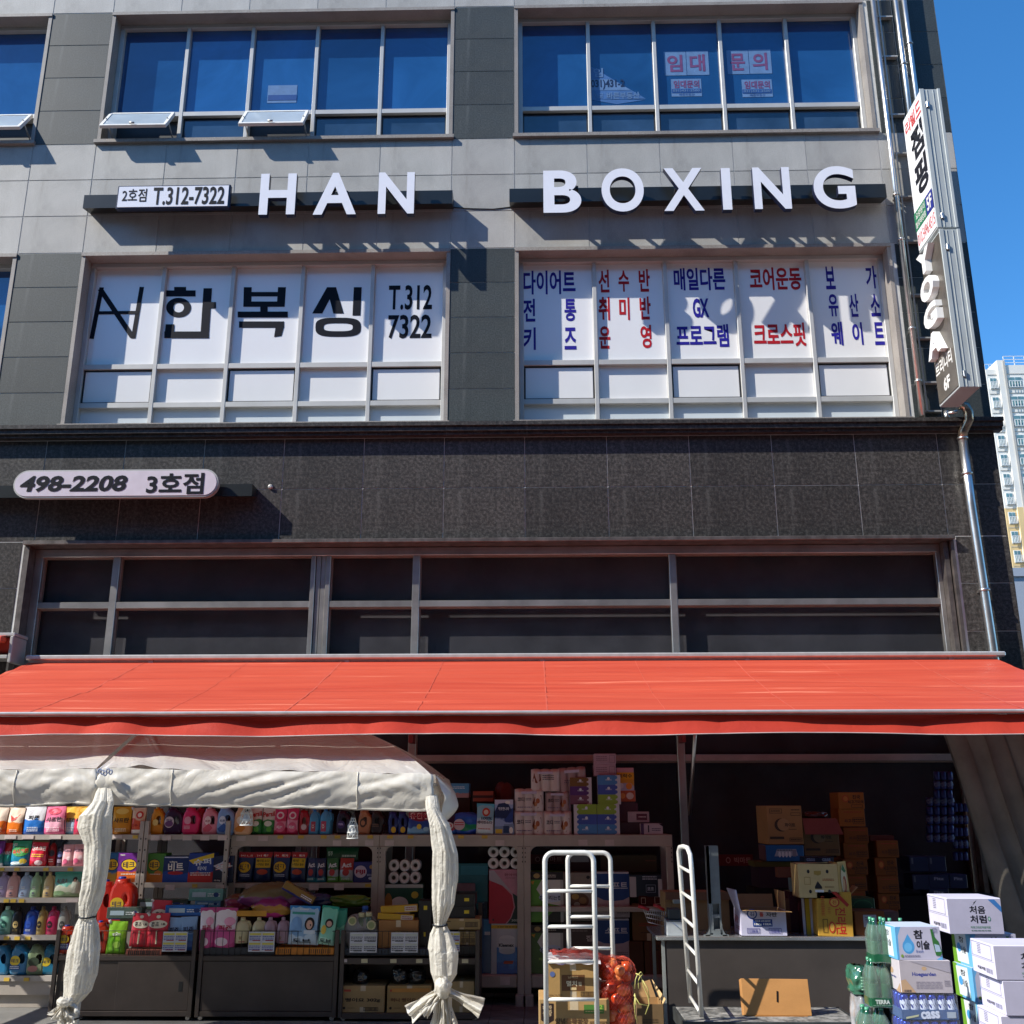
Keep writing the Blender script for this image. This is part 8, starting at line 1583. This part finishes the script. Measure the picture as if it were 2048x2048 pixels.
# ================================================================== apartment tower and neighbours far behind
ap = thing('apartment_tower', 'pale high rise apartment tower with small balconies and yellow lower storeys, far right', 'building')
YAp = 125.; tl = Q('d', 1790, 480, YAp); M_APW = pm((.66, .64, .60), .7, var=.05, scale=.3); M_APY = pm((.62, .45, .22), .7, var=.05, scale=.3); M_APG = pm((.40, .38, .35), .7, var=.05, scale=.3)
X0 = tl.x; X1_, X2_, X3_ = X0+1.5, X0+2.6, X0+34; ZTOP = tl.z
s = MB(); s.box(X0, X1_, YAp+.3, YAp+20, 0, ZTOP-.2); s.box(X1_, X2_, YAp-.15, YAp+20, 0, ZTOP+1.0); s.box(X2_, X3_, YAp, YAp+20, 0, ZTOP+.3); s.build('wall', M_APW, ap)
zf_ = Q('d', 1850, 1010, YAp).z
s = MB(); s.box(X0-.03, X1_, YAp+.25, YAp+1, 0, zf_); s.box(X1_-.02, X2_+.02, YAp-.2, YAp, 0, zf_); s.box(X2_+.02, X3_, YAp-.05, YAp+1, 0, zf_); s.build('yellow_wall', M_APY, ap)
s = MB(); s.box(X2_-.35, X2_-.05, YAp-.28, YAp-.1, 0, ZTOP+.9); s.build('pilaster', M_APG, ap)
M_APGL = pm((.10, .19, .20), .12, 0, .8, var=.3, scale=1.5, coat=.6); M_APFR = pm((.70, .70, .69), .5)
for fl in range(13):
    zt2_ = Q('d', 1850, 520+fl*72.5, YAp).z
    bz = MB()
    bz.box(X2_+.1, X3_, YAp-.08, YAp-.01, zt2_+.55, zt2_+.62); bz.box(X0+.1, X1_-.1, YAp+.22, YAp+.29, zt2_+.55, zt2_+.62); bz.build('floor_band', M_APG, ap)
    for (xa_, wd, yy) in ((X0+.35, .8, YAp+.25), (X2_+.2, 1.75, YAp-.05), (X2_+3.0, 1.75, YAp-.05), (X2_+5.8, 1.75, YAp-.05), (X2_+8.6, 1.75, YAp-.05)):
        hgt = 1.55
        s = MB(); s.box(xa_-.08, xa_+wd+.08, yy-.08, yy+.05, zt2_-hgt-.08, zt2_+.08); w_ = s.build('window', M_APFR, ap)
        s = MB(); m_ = xa_+wd*.5
        s.box(xa_, m_-.05, yy-.12, yy-.085, zt2_-hgt, zt2_); s.box(m_+.05, xa_+wd, yy-.12, yy-.085, zt2_-hgt, zt2_); s.build('pane', M_APGL, w_)
        s = MB(); s.box(xa_-.1, xa_+wd+.1, yy-.42, yy-.36, zt2_-hgt*.45, zt2_-hgt*.40); s.box(xa_-.1, xa_+wd+.1, yy-.42, yy-.36, zt2_-hgt-.05, zt2_-hgt)
        for q_ in range(6): xx_ = xa_-.1+(wd+.2)*q_/5; s.box(xx_-.03, xx_+.03, yy-.42, yy-.36, zt2_-hgt, zt2_-hgt*.43)
        s.build('balcony_rail', M_APFR, w_)
s = MB(); z_ = ZTOP+.3
for k_ in range(20): s.box(X2_+k_*1.5, X2_+k_*1.5+.09, YAp+.2, YAp+.28, z_, z_+1.5)
for hz_ in (.5, 1., 1.5): s.box(X2_, X2_+29, YAp+.2, YAp+.28, z_+hz_-.06, z_+hz_)
for k_ in range(3): s.box(X0+.1+k_*.6, X0+.13+k_*.6, YAp+.7, YAp+.74, ZTOP-.2, ZTOP+.8)
s.box(X0+.1, X0+1.4, YAp+.7, YAp+.74, ZTOP+.75, ZTOP+.8); s.build('roof_railing', M_APFR, ap)
s = MB(); p_ = Q('f', 1908, 172, 30); s.box(p_.x-.4, p_.x+14, 30, 40, 0, p_.z, c=.05); s.box(p_.x-.45, p_.x+14, 29.9, 30.2, p_.z-.25, p_.z+.1)
nb = s.build('low_building', pm((.30, .33, .38), .6, var=.05, scale=.5)); tag(nb, 'plain blue grey low building below the apartment tower at the right edge', 'building')

# ================================================================== put every root empty at the base of its thing
bpy.context.view_layer.update()
for o in list(COL.objects):
    if o.type == 'EMPTY' and o.parent is None and o.location.length < 1e-6 and o.children:
        pts = []
        def walk(c):
            if c.type == 'MESH': pts.extend([c.matrix_world @ Vector(b) for b in c.bound_box])
            for d_ in c.children: walk(d_)
        walk(o)
        if not pts: continue
        b = Vector(((min(p.x for p in pts)+max(p.x for p in pts))/2, (min(p.y for p in pts)+max(p.y for p in pts))/2, min(p.z for p in pts)))
        o.location = b
        for c in o.children: c.location = c.location-b
for m in bpy.data.meshes:
    m.validate()
